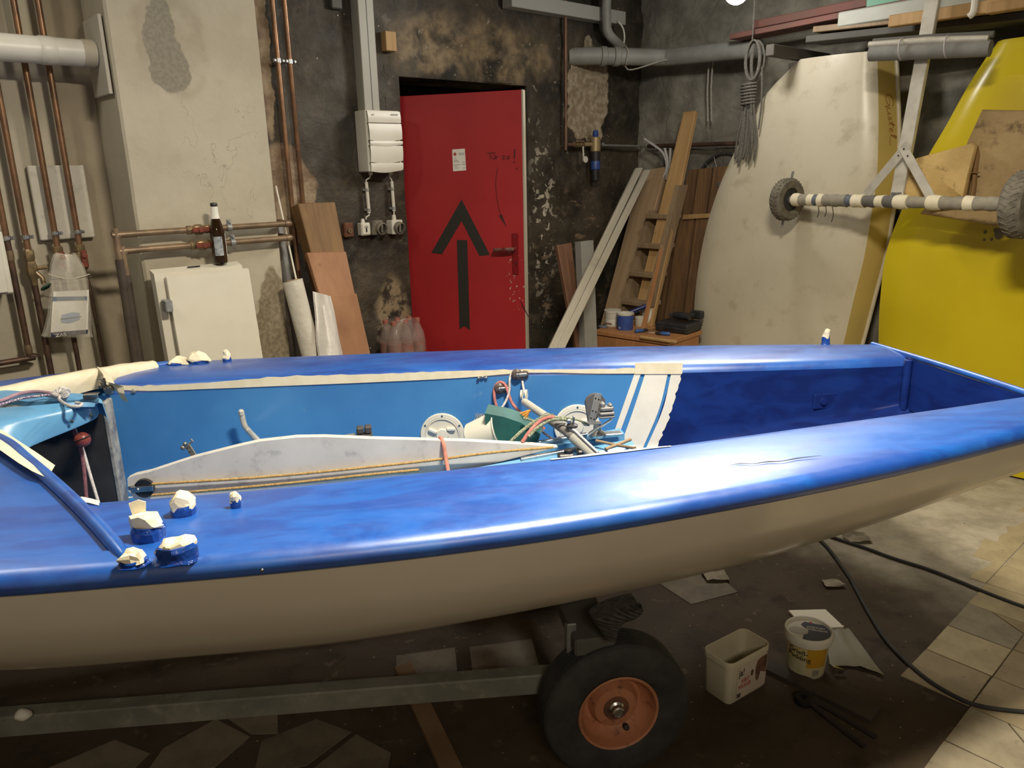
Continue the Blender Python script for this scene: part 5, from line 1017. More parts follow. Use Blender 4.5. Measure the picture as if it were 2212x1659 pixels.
x0 = onA(779, 100, 0.075).x; x1 = onA(806, 100, 0.075).x+0.018
TRK = Thing('cable_trunking', 'grey vertical cable trunking running up from the fuse box', 'trunking', FA)
b = MB(); b.box(((x0+x1)/2, -0.038, (2.98+zt_)/2-0.02), (x1-x0, 0.075, 2.98-zt_+0.04), None, 0.003); TRK.add('channel', b, mat('grey_trunking', (0.36, 0.35, 0.30), 0.5)); b = MB(); b.box(((x0+x1)/2+0.002, -0.0755, (2.98+zt_)/2-0.02), (0.004, 0.003, 2.98-zt_+0.03), None, 0.0005); TRK.add('lid_gap', b, M_['black_plastic']); TRK.done()
# fuse box
FBX = Thing('fuse_box', 'grey white fuse box with two curved flaps beside the red door', 'fuse box', FA)
x0, x1 = onA(797, 300, 0.13).x, onA(870, 300, 0.13).x; z1 = onA(830, 238, 0.13).z; z0 = onA(830, 371, 0.13).z; hgt = z1-z0
b = MB(); b.box(((x0+x1)/2, -0.055, (z0+z1)/2), (x1-x0, 0.11, hgt), None, 0.005); body = FBX.add('body', b, M_['white_plastic'])
def flap(za, zb, wav):
    b = MB(); rows = []
    for i in range(13):
        u = i/12; x = x0+0.004+(x1-x0-0.008)*u; row = []
        bot = za+(-0.018*sin(pi*(u*1.15)) if wav else 0)*0.5
        for j in range(9):
            v = j/8; z = bot+(zb-za+(za-bot))*v; row.append(Vector((x, -0.120-0.005*sin(pi*(0.1+0.8*v))-0.010*sin(pi*(z-z0)/hgt), z)))
        rows.append([Vector((x, -0.108, bot-0.001))]+row+[Vector((x, -0.108, zb+0.001))])
    b.grid(rows); return b
FBX.add('top_panel', flap(z0+hgt*0.80, z1-0.004, False), M_['white_plastic'], body); FBX.add('flap', flap(z0+hgt*0.52, z0+hgt*0.785, True), M_['white_plastic'], body); FBX.add('middle_panel', flap(z0+hgt*0.435, z0+hgt*0.505, True), M_['white_plastic'], body)
FBX.add('flap', flap(z0+hgt*0.165, z0+hgt*0.425, True), M_['white_plastic'], body); FBX.add('bottom_panel', flap(z0+0.004, z0+hgt*0.145, True), M_['white_plastic'], body)
b = MB(); b.box((x0+0.035, -0.1305, z0+hgt*0.925), (0.014, 0.001, 0.006), None, 0.0002); b.box((x1-0.045, -0.1305, z0+hgt*0.935), (0.045, 0.001, 0.007), None, 0.0002); FBX.add('faint_mark', b, mat('faint_grey_print', (0.40, 0.385, 0.33), 0.5), body, kind='stuff')
for gx in (0.2, 0.80):
    b = MB(); b.lathe([(0.011, -0.016), (0.012, -0.004), (0.009, 0.002)], 10, T(x0+(x1-x0)*gx, -0.055, z0)); FBX.add('cable_gland', b, M_['white_plastic'], body)
FBX.done()
def conduit(lab, gx, top, kn, tip, bz_, grp='grey conduits under the fuse box'):
    Cd = Thing('cable_conduit', lab, 'conduit', FA, grp); X = x0+(x1-x0)*gx
    pA, pB, pE = onA(*top, 0.03), onA(*kn, 0.03), onA(*tip, 0.03)
    b = MB(); b.tube([(X, -0.055, z0-0.014), (X, -0.04, z0-0.03), pA+Vector((0, 0, 0.01)), pA], 0.004, 8); b.tube([pB, pB+Vector((0.0, 0, -0.012)), pE+Vector((0, 0, 0.012)), pE], 0.004, 8); c_ = Cd.add('cable', b, M_['white_plastic'])
    b = MB(); b.tube([pA, pB], 0.0095, 12); Cd.add('tube', b, M_['white_plastic'])
    for f in (0.25, 0.9):
        q = pA+(pB-pA)*f; b = MB(); b.lathe([(0.0097, -0.008), (0.0125, -0.008), (0.0125, 0.008), (0.0097, 0.008), (0.0097, -0.008)], 14, align(q, (0, 0, 1))); b.box(q+Vector((0, 0.018, 0)), (0.03, 0.02, 0.014), None, 0.002); Cd.add('saddle', b, M_['grey_plastic'])
    Cd.done()
conduit('left grey conduit under the fuse box, leading to the switch', 0.2, (791, 393), (797, 460), (791, 474), 0); conduit('right grey conduit under the fuse box, leading to the square socket', 0.80, (846, 392), (851, 456), (851, 466), 0)
SWB = Thing('key_switch', 'small square white switch box beside two round power sockets', 'switch', FA)
xa, xb_, za, zb = rect((780, 482), (802, 508), 0.045); b = MB(); b.box(((xa+xb_)/2, -0.022, (za+zb)/2), (xb_-xa, 0.044, zb-za), None, 0.004); s0_ = SWB.add('box', b, M_['white_plastic']); b = MB(); b.box(((xa+xb_)/2, -0.0455, (za+zb)/2), ((xb_-xa)*.82, 0.005, (zb-za)*.8), None, 0.001); SWB.add('plate', b, M_['white_paint'], s0_)
b = MB(); b.box(((xa+xb_)/2, -0.049, (za+zb)/2-0.003), (0.008, 0.006, 0.026), None, 0.002); b.tube([Vector(((xa+xb_)/2+0.011*cos(a), -0.0485, (za+zb)/2+0.004+0.013*sin(a))) for a in [0.2+pi*0.9*k/8 for k in range(9)]], 0.0016, 6); SWB.add('key', b, M_['black_plastic'], s0_); b = MB(); b.lathe([(0.012, 0), (0.012, 0.012), (0.006, 0.022)], 12, T((xa+xb_)/2-0.004, -0.02, zb)); SWB.add('cable_gland', b, M_['white_plastic'], s0_); SWB.done()
ds_ = mat('dusty_grey_socket', (0.20, 0.18, 0.14), 0.55, 0, (0.10, 0.085, 0.065), 20)
for k, (cpx, cpy, lab, square) in enumerate(((818, 493, 'round dusty power socket next to the switch box', False), (857, 492, 'round power socket on a square plate next to the red door', True))):
    Sk = Thing('power_socket', lab, 'socket', FA, 'round power sockets'); c = onA(cpx, cpy, 0.05)
    b = MB(); b.box((c.x-0.01*(not square), -0.03, c.z+0.004), (0.075, 0.06, 0.08), None, 0.004); p0_ = Sk.add('base', b, M_['white_plastic'] if square else ds_)
    M = align((c.x+0.006, -0.055, c.z), (0.12, -1, -0.15)); b = MB(); b.lathe([(0.036, 0), (0.036, 0.022), (0.033, 0.026), (0.028, 0.026), (0.026, 0.006), (1e-6, 0.006)], 26, M); col_ = Sk.add('collar', b, ds_, p0_)
    b = MB(); b.lathe([(0.024, 0.006), (0.023, 0.016), (1e-6, 0.017)], 20, M); Sk.add('dark_inside', b, M_['black_plastic'], p0_)
    b = MB(); b.box((c.x+0.002, -0.08, c.z), (0.012, 0.012, 0.05), RZ(0), 0.003); Sk.add('contact_block', b, ds_, p0_)
    if square: b = MB(); b.lathe([(0.013, 0), (0.013, 0.014), (0.011, 0.03)], 12, T(c.x-0.002, -0.03, c.z+0.042)); Sk.add('cable_gland', b, M_['white_plastic'], p0_)
    Sk.done()
xa, xb_, za, zb = rect((743, 482), (766, 512), 0.03); RB = Thing('rusty_box', 'small rusty junction box on the black wall left of the switch', 'box', FA); b = MB(); b.box(((xa+xb_)/2, -0.015, (za+zb)/2), (xb_-xa, 0.03, zb-za), None, 0.006); RB.add('box', b, M_['rust']); b = MB(); b.lathe([(0.014, 0), (0.012, 0.012), (0.006, 0.012), (0.005, 0.004), (1e-6, 0.004)], 14, align(((xa+xb_)/2, -0.03, (za+zb)/2-0.004), (0, -1, 0))); RB.add('stub', b, M_['grey_copper']); RB.done()
xa, xb_, za, zb = rect((831, 66), (858, 111), 0.045); b = MB(); b.box(((xa+xb_)/2+0.002, -0.02, (za+zb)/2), (xb_-xa-0.006, 0.05, zb-za), RY(0), 0.002); solo('wood_block', b, M_['pine'], 'short pale wooden block fixed high on the black wall', 'block', FA)
xa, xb_, za, zb = rect((712, -30), (740, 21), 0.03); b = MB(); b.box(((xa+xb_)/2, -0.015, (za+zb)/2), (xb_-xa, 0.04, zb-za), None, 0.006); solo('wall_bracket', b, mat('dark_grey_metal', (0.07, 0.065, 0.055), 0.6), 'dark metal block high on the wall left of the trunking', 'bracket', FA)
# leaning timber, rolls and rods
def plank(pts_px, d_top, d_bot, th, name, lab, m, cat='plank', group=None, zbot=0.0, on=onA, F=FA):   # (top-left, top-right) pixels and the lean on the floor
    pl, pr = on(*pts_px[0], d_top), on(*pts_px[1], d_top); bl, br = on(*pts_px[2], d_bot), on(*pts_px[3], d_bot)
    def ext(a, c_): k = (zbot-a.z)/(c_.z-a.z); return a+(c_-a)*k
    P = [ext(pl, bl), ext(pr, br), pr, pl]; ax_ = ((pl+pr)/2-(P[0]+P[1])/2).normalized(); w_ = (pr-pl); w_ = (w_-ax_*w_.dot(ax_)).normalized(); nn = ax_.cross(w_).normalized(); nn = nn if nn.y > 0 else -nn
    M = Matrix.Translation((P[0]+P[1])/2) @ Matrix(((w_.x, nn.x, ax_.x), (w_.y, nn.y, ax_.y), (w_.z, nn.z, ax_.z))).to_4x4(); Mi = M.inverted()
    q = [Mi @ p for p in P]; b = MB(); b.prism([(p.x, p.z) for p in q], 0, 1); b.v = [Vector((v.x, v.z*th, v.y)) for v in b.v]
    o = bpy.data.objects.new(name, b.mesh(name, m, Vector((0, 0, 0)), 30)); COL.objects.link(o); o.matrix_world = F @ M; bv = o.modifiers.new('edge', 'BEVEL'); bv.width = min(0.004, th*0.15); bv.segments = 1; bv.limit_method = 'ANGLE'
    return props(o, lab, cat, group)
plank([(643, 439), (724, 436), (672, 545), (745, 545)], 0.17, 0.24, 0.09, 'timber_post', 'thick old brown beam leaning behind the reddish boards', M_['oak'], 'beam')
plank([(663, 545), (748, 543), (692, 640), (768, 640)], 0.27, 0.34, 0.03, 'plywood_board', 'upper reddish plywood board leaning on the old beam', M_['plywood'], 'board', 'reddish boards left of the red door')
plank([(680, 641), (771, 634), (723, 762), (799, 758)], 0.40, 0.45, 0.03, 'plywood_board', 'lower reddish plywood board in front of the other one', M_['plywood'], 'board', 'reddish boards left of the red door')
def leanrod(p0, d0, p1, d1, r, name, lab, m, cat, n=20, prof=None):
    a, c_ = onA(*p0, d0), onA(*p1, d1); k = (r-a.z)/(c_.z-a.z); e = a+(c_-a)*k; b = MB(); b.tube([a, a+(e-a)*0.3, e], r, n); return b
b = leanrod((632, 606), 0.40, (672, 760), 0.46, 0.048, '', '', None, ''); b.jitter(0.006, 9); a_ = onA(632, 606, .40); RO = Thing('foil_roll', 'white plastic wrapped roll leaning beside the pillar', 'roll', FA); r0 = RO.add('wrapping', b, mat('glossy_white_film', (0.66, 0.63, 0.55), 0.28, 0, (0.58, 0.55, 0.47), 7, bump=0.3, bscale=18, bdist=0.02), angle=60)
b = MB(); b.lathe([(0.030, 0), (0.030, 0.004), (0.018, 0.004), (0.018, -0.02)], 18, align(a_, a_-onA(672, 760, .46))); RO.add('core', b, M_['cardboard'], r0); RO.done()
ap = onA(678, 630, 0.44); bl, br, m1 = onA(690, 764, 0.55), onA(750, 764, 0.55), onA(714, 640, 0.45)
b = MB(); rows = []
for i in range(12):
    v = i/11; row = []
    for j in range(9):
        u = j/8; top = ap+(m1-ap)*u; bot = bl+(br-bl)*u+(bl-ap)*0.6; p = top+(bot-top)*v; row.append(p+Vector((0, -0.05*sin(pi*u)*(0.4+0.6*v)+0.015*noise.noise(Vector((u*4, v*3, 0))), 0)))
    rows.append(row)
b.grid(rows); bb = [[q+Vector((0, 0.012, 0)) for q in r_] for r_ in rows]; b.grid(bb); solo('plastic_sheet', b, mat('translucent_grey_film', (0.60, 0.57, 0.52), 0.4, 0, (0.52, 0.49, 0.45), 5, bump=0.2, bscale=14, bdist=0.02), 'folded translucent plastic sheet standing beside the white roll', 'sheet', FA, angle=70)
b = leanrod((596, 402), 0.22, (640, 604), 0.36, 0.0045, '', '', None, '', 8); solo('thin_rod', b, M_['white_paint'], 'thin white rod leaning between pillar and old beam', 'rod', FA)
b = leanrod((602, 490), 0.14, (622, 612), 0.20, 0.022, '', '', None, '', 14); solo('grey_tube', b, mat('grey_tube', (0.20, 0.20, 0.19), 0.45), 'grey tube standing behind the thin white rod', 'tube', FA)
# pack of plastic bottles
n = NT('clear_bottle_plastic'); n.set('Base Color', (0.40, 0.31, 0.28)); n.set('Roughness', 0.1); n.set('Alpha', 0.28); n.bump(n.noise(30, 3), 0.3, 0.01); MPET = n.m
n = NT('shrink_film'); n.set('Base Color', (0.50, 0.39, 0.35)); n.set('Roughness', 0.12); n.set('Alpha', n.ramp(n.noise(14, 4), 0.3, 0.7, 0.06, 0.24)); n.bump(n.noise(25, 4), 0.5, 0.01); MSHR = n.m
BPk = Thing('bottle_pack', 'film wrapped pack of clear plastic bottles beside the red door', 'bottles', FA)
c = onA(868, 748, 0.16); zt_ = onA(880, 684, 0.16).z; zb = zt_-0.33
bx = MB(); bx.box((c.x, -0.17, zb/2-0.005), (0.34, 0.26, zb-0.01), None, 0.004); solo('storage_crate', bx, mat('dark_crate', (0.08, 0.065, 0.05), 0.7), 'dark crate under the bottle pack, mostly behind the boat', 'crate', FA)
for i in range(3):
    for j in range(2):
        X, Y = c.x-0.082+0.082*i, -0.13-0.082*j; M = T(X, Y, zb)
        b = MB(); b.lathe([(0.034, 0), (0.04, 0.006), (0.04, 0.10), (0.037, 0.115), (0.04, 0.13), (0.04, 0.20), (0.036, 0.235), (0.018, 0.285), (0.013, 0.30), (0.013, 0.315)], 18, M); bo = BPk.add('bottle', b, MPET, angle=60)
        b = MB(); b.lathe([(0.0155, 0.305), (0.0155, 0.325), (0.013, 0.327), (1e-6, 0.327)], 12, M); BPk.add('cap', b, mat('salmon_cap', (0.36, 0.13, 0.10), 0.4) if 'salmon_cap' not in bpy.data.materials else bpy.data.materials['salmon_cap'], bo)
        b = MB(); b.lathe([(0.0405, 0.135), (0.0405, 0.195)], 18, M); BPk.add('bottle_label', b, bpy.data.materials.get('salmon_label') or mat('salmon_label', (0.30, 0.09, 0.065), 0.5, 0, (0.22, 0.14, 0.12), 30), bo)
b = MB(); rows = []
for (z, k) in ((0.0, 1.0), (0.10, 1.02), (0.2, 1.0), (0.25, 0.92), (0.30, 0.72), (0.335, 0.5)):
    row = []
    for a in range(28):
        an = 2*pi*a/28; ex_, ey_ = 0.13, 0.088; q = max(abs(cos(an))/ex_, abs(sin(an))/ey_); rr_ = min(1/q, 0.135); row.append(Vector((c.x+cos(an)*rr_*k, -0.171+sin(an)*rr_*k, zb+z+0.008*noise.noise(Vector((cos(an)*3, sin(an)*3, z*20))))))
    rows.append(row)
b.grid(rows, wrap=True); BPk.add('film', b, MSHR, angle=70); BPk.done()
# ================================================================ right half of wall A: pipes, filter
b = MB(); a0, a1 = onA(1100, 2, 0.07), onA(1346, 38, 0.07); a1.z = a0.z = (a0.z+a1.z)/2; b.box(((a0.x+a1.x)/2, -0.05, a0.z), (a1.x-a0.x, 0.09, 0.085), None, 0.003); solo('cable_duct', b, mat('grey_duct', (0.40, 0.40, 0.37), 0.5), 'pale horizontal cable duct high above the red door', 'duct', FA)
c0 = onA(1222, 150, 0.05); zk = onA(1226, 312, 0.05).z
WP = Thing('water_pipe', 'thin brown pipe dropping along the black wall right of the door', 'pipe', FA); b = MB(); b.tube(smooth_path([(c0.x, -0.05, 2.95), (c0.x, -0.05, zk+0.05), (c0.x, -0.05, zk+0.015), (c0.x+0.02, -0.05, zk), (c0.x+0.07, -0.05, zk)], 4), 0.0105, 10); WP.add('pipe', b, mat('brown_pipe', (0.24, 0.13, 0.085), 0.5, 0.4, (0.16, 0.09, 0.06), 12))
b = MB(); b.lathe([(0.011, -0.03), (0.018, -0.026), (0.018, -0.01), (0.013, -0.006), (0.022, 0.0), (0.022, 0.03), (0.013, 0.034), (0.018, 0.04), (0.018, 0.06), (0.011, 0.065)], 8, T(c0.x+0.10, -0.05, zk) @ RY(pi/2)); WP.add('valve', b, M_['brass']); b = MB(); b.box((c0.x+0.115, -0.075, zk+0.02), (0.075, 0.01, 0.014), None, 0.003); WP.add('valve_lever', b, M_['grey_copper'])
b = MB(); b.lathe([(0.022, 0), (0.022, 0.012), (1e-6, 0.013)], 16, align((c0.x+0.165, -0.07, zk-0.10), (0, -1, 0))); b.tube([(c0.x+0.165, -0.06, zk-0.09), (c0.x+0.165, -0.055, zk-0.01)], 0.006, 8); WP.add('pressure_gauge', b, M_['white_plastic']); WP.done()
fx = onA(1286, 350, 0.08).x; FI = Thing('water_filter', 'brass and blue water filter on the black wall', 'filter', FA); b = MB(); b.lathe([(0.03, -0.05), (0.036, -0.045), (0.036, 0.045), (0.03, 0.05)], 16, T(fx, -0.08, zk)); b.tube([(fx-0.10, -0.06, zk), (fx, -0.08, zk)], 0.014, 10); h_ = FI.add('head', b, mat('pale_brass', (0.42, 0.32, 0.18), 0.4, 0.5))
b = MB(); b.lathe([(0.018, 0.05), (0.02, 0.055), (0.02, 0.085), (0.012, 0.095), (1e-6, 0.096)], 14, T(fx, -0.08, zk)); FI.add('blue_knob', b, M_['blue_plastic'], h_); b = MB(); b.lathe([(0.034, -0.05), (0.034, -0.11)], 16, T(fx, -0.08, zk)); FI.add('ring', b, M_['black_plastic'], h_); b = MB(); b.lathe([(0.032, -0.11), (0.034, -0.115), (0.034, -0.165), (0.030, -0.17)], 16, T(fx, -0.08, zk)); FI.add('blue_band', b, M_['blue_plastic'], h_); b = MB(); b.lathe([(0.029, -0.17), (0.029, -0.24), (0.018, -0.255), (1e-6, -0.256)], 16, T(fx, -0.08, zk)); FI.add('bowl', b, M_['black_plastic'], h_)
b = MB(); b.lathe([(0.012, 0), (0.012, 0.01), (1e-6, 0.011)], 10, align((fx+0.055, -0.095, zk), (0, -1, 0))); b.tube([(fx, -0.08, zk), (fx+0.08, -0.07, zk-0.004), (S1-0.05, -0.07, zk-0.01)], 0.008, 8); FI.add('outlet_pipe', b, M_['galv'], h_); FI.done()
p0 = onA(1284, 121, 0.10); p1 = FA.inverted() @ (FB @ onB(1440, 124, 0.20)); p2 = FA.inverted() @ (FB @ onB(1640, 104, 0.22))
DP = Thing('drain_pipe', 'fat grey drain pipe crossing the corner high up', 'pipe', FA); b = MB(); b.tube([p0+Vector((-0.12, 0.12, 0)), p0, p1, p2], 0.056, 20); d0 = DP.add('pipe', b, M_['grey_plastic']); dd = (p1-p0).normalized()
for f in (0.12, 0.30):
    b = MB(); b.lathe([(0.057, -0.022), (0.063, -0.018), (0.063, 0.018), (0.057, 0.022)], 22, align(p0+(p1-p0)*f, dd)); DP.add('collar', b, M_['grey_plastic'], d0)
DP.done()
g0 = onA(1309, 0, 0.14); g0.z = 2.95; b = MB(); b.tube(smooth_path([g0, onA(1310, 40, 0.14), onA(1312, 66, 0.14), onA(1322, 82, 0.14), onA(1345, 104, 0.10)], 4), 0.032, 14); solo('downpipe', b, M_['grey_plastic'], 'grey downpipe bending into the fat drain pipe', 'pipe', FA)
b = MB(); b.tube(smooth_path([onA(1336, 46, 0.12), onA(1346, 62, 0.14), onA(1349, 82, 0.14), onA(1346, 100, 0.12)], 5), 0.006, 8); solo('cable', b, M_['white_plastic'], 'short white cable hanging from the end of the cable duct', 'cable', FA)
b = MB(); qd = p0+(p1-p0)*0.42; Mr = align(qd, dd); b.tube([Mr @ Vector((0.060*cos(a), 0.060*sin(a), 0.004*sin(3*a))) for a in [2*pi*k/20 for k in range(20)]], 0.006, 6, closed=True); b.tube(smooth_path([Mr @ Vector((0, -0.06, 0)), Mr @ Vector((0.01, -0.08, 0.06)), qd+dd*0.25+Vector((0, -0.07, -0.02)), qd+dd*0.6+Vector((0, -0.07, 0.03))], 5), 0.005, 6); solo('rope', b, M_['rope_grey'], 'grey rope tied round the fat drain pipe', 'rope', FA, angle=60)

# ================================================================ timber in the corner
plank([(1204, 530), (1235, 524), (1244, 745), (1262, 745)], 0.42, 0.52, 0.03, 'brown_board', 'brown board with a square top standing next to the grey channel', M_['brown_wood'], 'board')
b = MB(); xa, xb_ = onA(1257, 600, 0.55).x, onA(1284, 600, 0.55).x; zt_ = onA(1270, 520, 0.5).z; W_ = xb_-xa
b.prism([(-W_/2, 0), (W_/2, 0), (W_/2, 0.05), (W_/2-0.006, 0.05), (W_/2-0.006, 0.006), (0.006, 0.006), (0.006, 0.03), (0.0, 0.03), (0.0, 0.006), (-W_/2+0.006, 0.006), (-W_/2+0.006, 0.05), (-W_/2, 0.05)], 0, zt_/0.995, T((xa+xb_)/2+0.01, -0.60, 0) @ RX(-0.06)); solo('metal_channel', b, mat('grey_painted_channel', (0.40, 0.40, 0.38), 0.5, 0.2, (0.33, 0.33, 0.31), 8), 'upright grey metal channel between brown board and white slats', 'channel', FA, angle=20)
plank([(1374, 362), (1390, 362), (1190, 745), (1206, 745)], 0.34, 0.95, 0.02, 'white_plank', 'left one of two long white slats leaning into the corner', M_['white_wood'], 'plank', 'long white slats in the corner')
plank([(1392, 366), (1407, 366), (1207, 745), (1224, 745)], 0.35, 0.96, 0.02, 'white_plank', 'right one of two long white slats leaning into the corner', M_['white_wood'], 'plank', 'long white slats in the corner')
n = NT('film_wrapped_board'); v = n.mapping(sc=(22, 22, 1.5)); c = n.mix(n.ramp(n.noise(1.0, 5, 0.6, v), 0.35, 0.65), (0.47, 0.33, 0.20), (0.38, 0.26, 0.15)); n.set('Base Color', c); n.set('Roughness', 0.35); n.set('Coat Weight', 0.4); n.set('Coat Roughness', 0.15); n.bump(n.noise(20, 4), 0.25, 0.01)
plank([(1385, 368), (1438, 360), (1302, 690), (1352, 676)], 0.10, 0.55, 0.07, 'wrapped_plank', 'wide pale plank wrapped in clear film left of the steps', n.m, 'plank', on=onB, F=FB)
plank([(1476, 241), (1503, 239), (1424, 452), (1459, 452)], 0.12, 0.34, 0.035, 'pine_plank', 'tall clean pine plank rising above the steps', M_['pine'], 'plank', on=onB, F=FB)
# wooden steps
ST_ = Thing('wooden_steps', 'wooden steps with four visible treads between the wrapped plank and the pallets', 'ladder', FB)
def bt4(pts, d, th, up=(0, 0, 0)): b = MB(); b.slab([onB(px, py, d[i]) for i, (px, py) in enumerate(pts)], (0, th, 0)); return b
rl = bt4([(1458, 400), (1468, 400), (1402, 665), (1392, 662)], (0.30, 0.30, 0.62, 0.62), 0.10); ST_.add('stringer', rl, M_['pine_grey'], angle=20)
ST_.add('stringer', bt4([(1400, 455), (1410, 455), (1345, 680), (1335, 680)], (0.30, 0.30, 0.62, 0.62), 0.10), M_['pine_grey'], angle=20)
ST_.add('riser_board', bt4([(1418, 480), (1441, 480), (1410, 640), (1384, 640)], (0.2, 0.2, 0.42, 0.42), 0.02), M_['pine'], angle=20)
for k, (xl, xr, yt, yb2, d) in enumerate(((1399, 1444, 452, 473, .36), (1382, 1429, 516, 537, .45), (1363, 1412, 577, 599, .53), (1349, 1399, 640, 660, .61))):
    p = [onB(xl, (yt+yb2)/2+5, d), onB(xr, (yt+yb2)/2+5, d)]; b = MB(); b.box((p[0]+p[1])/2+Vector((0, 0.06, 0)), ((p[1]-p[0]).length+0.02, 0.16, 0.034), None, 0.004); ST_.add('tread', b, M_['pine_grey'])
ST_.done()
plank([(1441, 470), (1447, 470), (1393, 672), (1401, 672)], 0.37, 0.66, 0.012, 'orange_lath', 'thin orange lath along the right side of the steps', M_['orange_wood'], 'lath', on=onB, F=FB)
# two pallets, every slat a part
def pallet(name, lab, slats, d0, d1, cross):
    P_ = Thing(name, lab, 'pallet', FB, None)
    for s in slats:
        b = MB(); b.slab([onB(*s[0], d0), onB(*s[1], d0), onB(*s[3], d1), onB(*s[2], d1)], (0, 0.022, 0)); P_.add('slat', b, M_['pallet'], angle=0)
    for cpts in cross:
        b = MB(); b.slab([onB(*cpts[0], d0-0.02 if cpts[4] else d0-0.03), onB(*cpts[1], d0-0.02 if cpts[4] else d0-0.03), onB(*cpts[2], d0-0.02 if cpts[4] else d0-0.03), onB(*cpts[3], d0-0.02 if cpts[4] else d0-0.03)], (0, 0.06, 0)) if not cpts[4] else b.slab([onB(*cpts[i], d0+0.015) for i in range(4)], (0, 0.03, 0)); P_.add('crosspiece', b, M_['pine'] if cpts[4] else M_['pallet'], angle=0)
    P_.done()
pallet('pallet', 'upper wooden pallet standing on end against the stone wall', [((1487, 367), (1506, 365), (1462, 500), (1487, 500)), ((1510, 365), (1538, 362), (1490, 500), (1520, 498)), ((1543, 361), (1572, 358), (1523, 498), (1553, 496))], 0.07, 0.09, [])
pallet('pallet', 'lower wooden pallet leaning in front of the other, beside the white pram', [((1450, 470), (1463, 470), (1398, 720), (1426, 720)), ((1467, 470), (1500, 469), (1430, 722), (1468, 722)), ((1504, 469), (1545, 466), (1472, 722), (1512, 722))], 0.15, 0.24, [((1476, 464), (1535, 461), (1535, 470), (1474, 474), 1)])
# ================================================================ box bench with paint things
a0, a1 = onZ(1281, 713, 0.55), onZ(1446, 737, 0.55); dx = (a1-a0).normalized(); FBN = frame(Vector((a0.x, a0.y, 0)), atan2(dx.y, dx.x)); LB = (a1-a0).length; DB = 0.42
def bp(px, py, z=0.552): return FBN.inverted() @ onZ(px, py, z)
BN = Thing('workbench_box', 'orange wooden box bench carrying paint pots and tools', 'box', FBN)
b = MB(); b.box((LB/2, DB/2, 0.535), (LB, DB, 0.03), None, 0.004); BN.add('top', b, M_['orange_wood'])
for k in range(4): b = MB(); b.box((LB/2, 0.02, 0.06+0.13*k), (LB-0.01, 0.022, 0.125), None, 0.003); BN.add('front_board', b, M_['orange_wood'])
for e in (0.02, LB-0.02): b = MB(); b.box((e, DB/2, 0.26), (0.022, DB-0.05, 0.52), None, 0.003); BN.add('side_board', b, M_['orange_wood'])
b = MB(); b.box((LB/2+0.22, -0.012, 0.553), (LB*0.45, 0.025, 0.02), None, 0.006); BN.add('edge_lath', b, M_['pine'])
BN.done()
def pot(name, lab, px, pyb, r, h, m, lid=None, band=None, cat='pot', taper=0.92):
    c = bp(px, pyb); c.z = 0.55; Po = Thing(name, lab, cat, FBN); b = MB(); b.lathe([(r*taper, 0), (r*taper+0.002, 0.003), (r, h-0.012), (r*1.05, h-0.010), (r*1.06, h), (r*0.98, h), (r*0.95, h-0.02), (r*taper*0.95, 0.006), (1e-6, 0.006)], 26, T(*c)); o = Po.add('body', b, m)
    if band: b = MB(); b.lathe([(r*(taper+0.01)+0.002, h*band[0]), (r*(taper+(1-taper)*band[1])+0.0025, h*band[1])], 26, T(*c), cap=False); Po.add('printed_band', b, band[2], o)
    return Po, c, o
wp_ = M_['white_plastic']
Po, c, o = pot('paint_pot', 'white paint pot with a lid, leftmost on the bench', 1323, 703, 0.055, 0.105, wp_, band=(0.10, 0.50, M_['paper_white'])); b = MB(); b.lathe([(0.052, 0.10), (0.059, 0.103), (0.059, 0.112), (1e-6, 0.113)], 26, T(*c)); Po.add('lid', b, wp_, o); b = MB(); b.box(c+Vector((0.008, -0.056, 0.025)), (0.05, 0.003, 0.008), None, 0.0005); Po.add('lettering', b, mat('red_brown_print', (0.25, 0.10, 0.08), 0.6), o); Po.done()
Po, c, o = pot('paint_pail', 'blue printed paint pail with a wire handle on the bench', 1350, 711, 0.055, 0.115, M_['white_plastic'], band=(0.02, 0.88, mat('blue_label', (0.05, 0.10, 0.36), 0.45, 0, (0.04, 0.08, 0.30), 20)))
b = MB(); b.slab([c+Vector((-0.050, -0.026, 0.098)), c+Vector((-0.018, -0.0545, 0.098)), c+Vector((-0.050, -0.026, 0.062))], (-0.001, -0.003, 0)); Po.add('label_corner', b, M_['paper_white'], o, angle=0)
b = MB(); b.tube([c+Vector((0.058*cos(a), -0.03*sin(a), 0.105+0.0*sin(a))) for a in [pi*k/12 for k in range(13)]], 0.002, 6); Po.add('handle', b, M_['steel'], o)
Po.add('lettering', text_mb('77', 0.018, T(c.x-0.016, c.y-0.0545, c.z+0.012) @ RX(pi/2), 0.001), M_['paper_white'], o, angle=0); Po.done()
Po, c, o = pot('paint_cup', 'small pale pot behind the blue pail', 1384, 703, 0.040, 0.062, wp_); Po.done()
c = bp(1378, 696); c.z = 0.615; b = MB(); b.ball(c, 0.03, 12, (1.1, 0.8, 0.6)); b.jitter(0.006, 40); solo('rag', b, mat('dark_green_rag', (0.05, 0.045, 0.03), 0.9), 'dark rag lying on the small pale pot', 'rag', FBN)
c0 = bp(1352, 712); cA = bp(1356, 700); b0 = FBN.inverted() @ onPlane(FW, 1358, 676, onZ(1358, 705, 0.55).y); b1 = FBN.inverted() @ onPlane(FW, 1396, 661, onZ(1358, 705, 0.55).y)
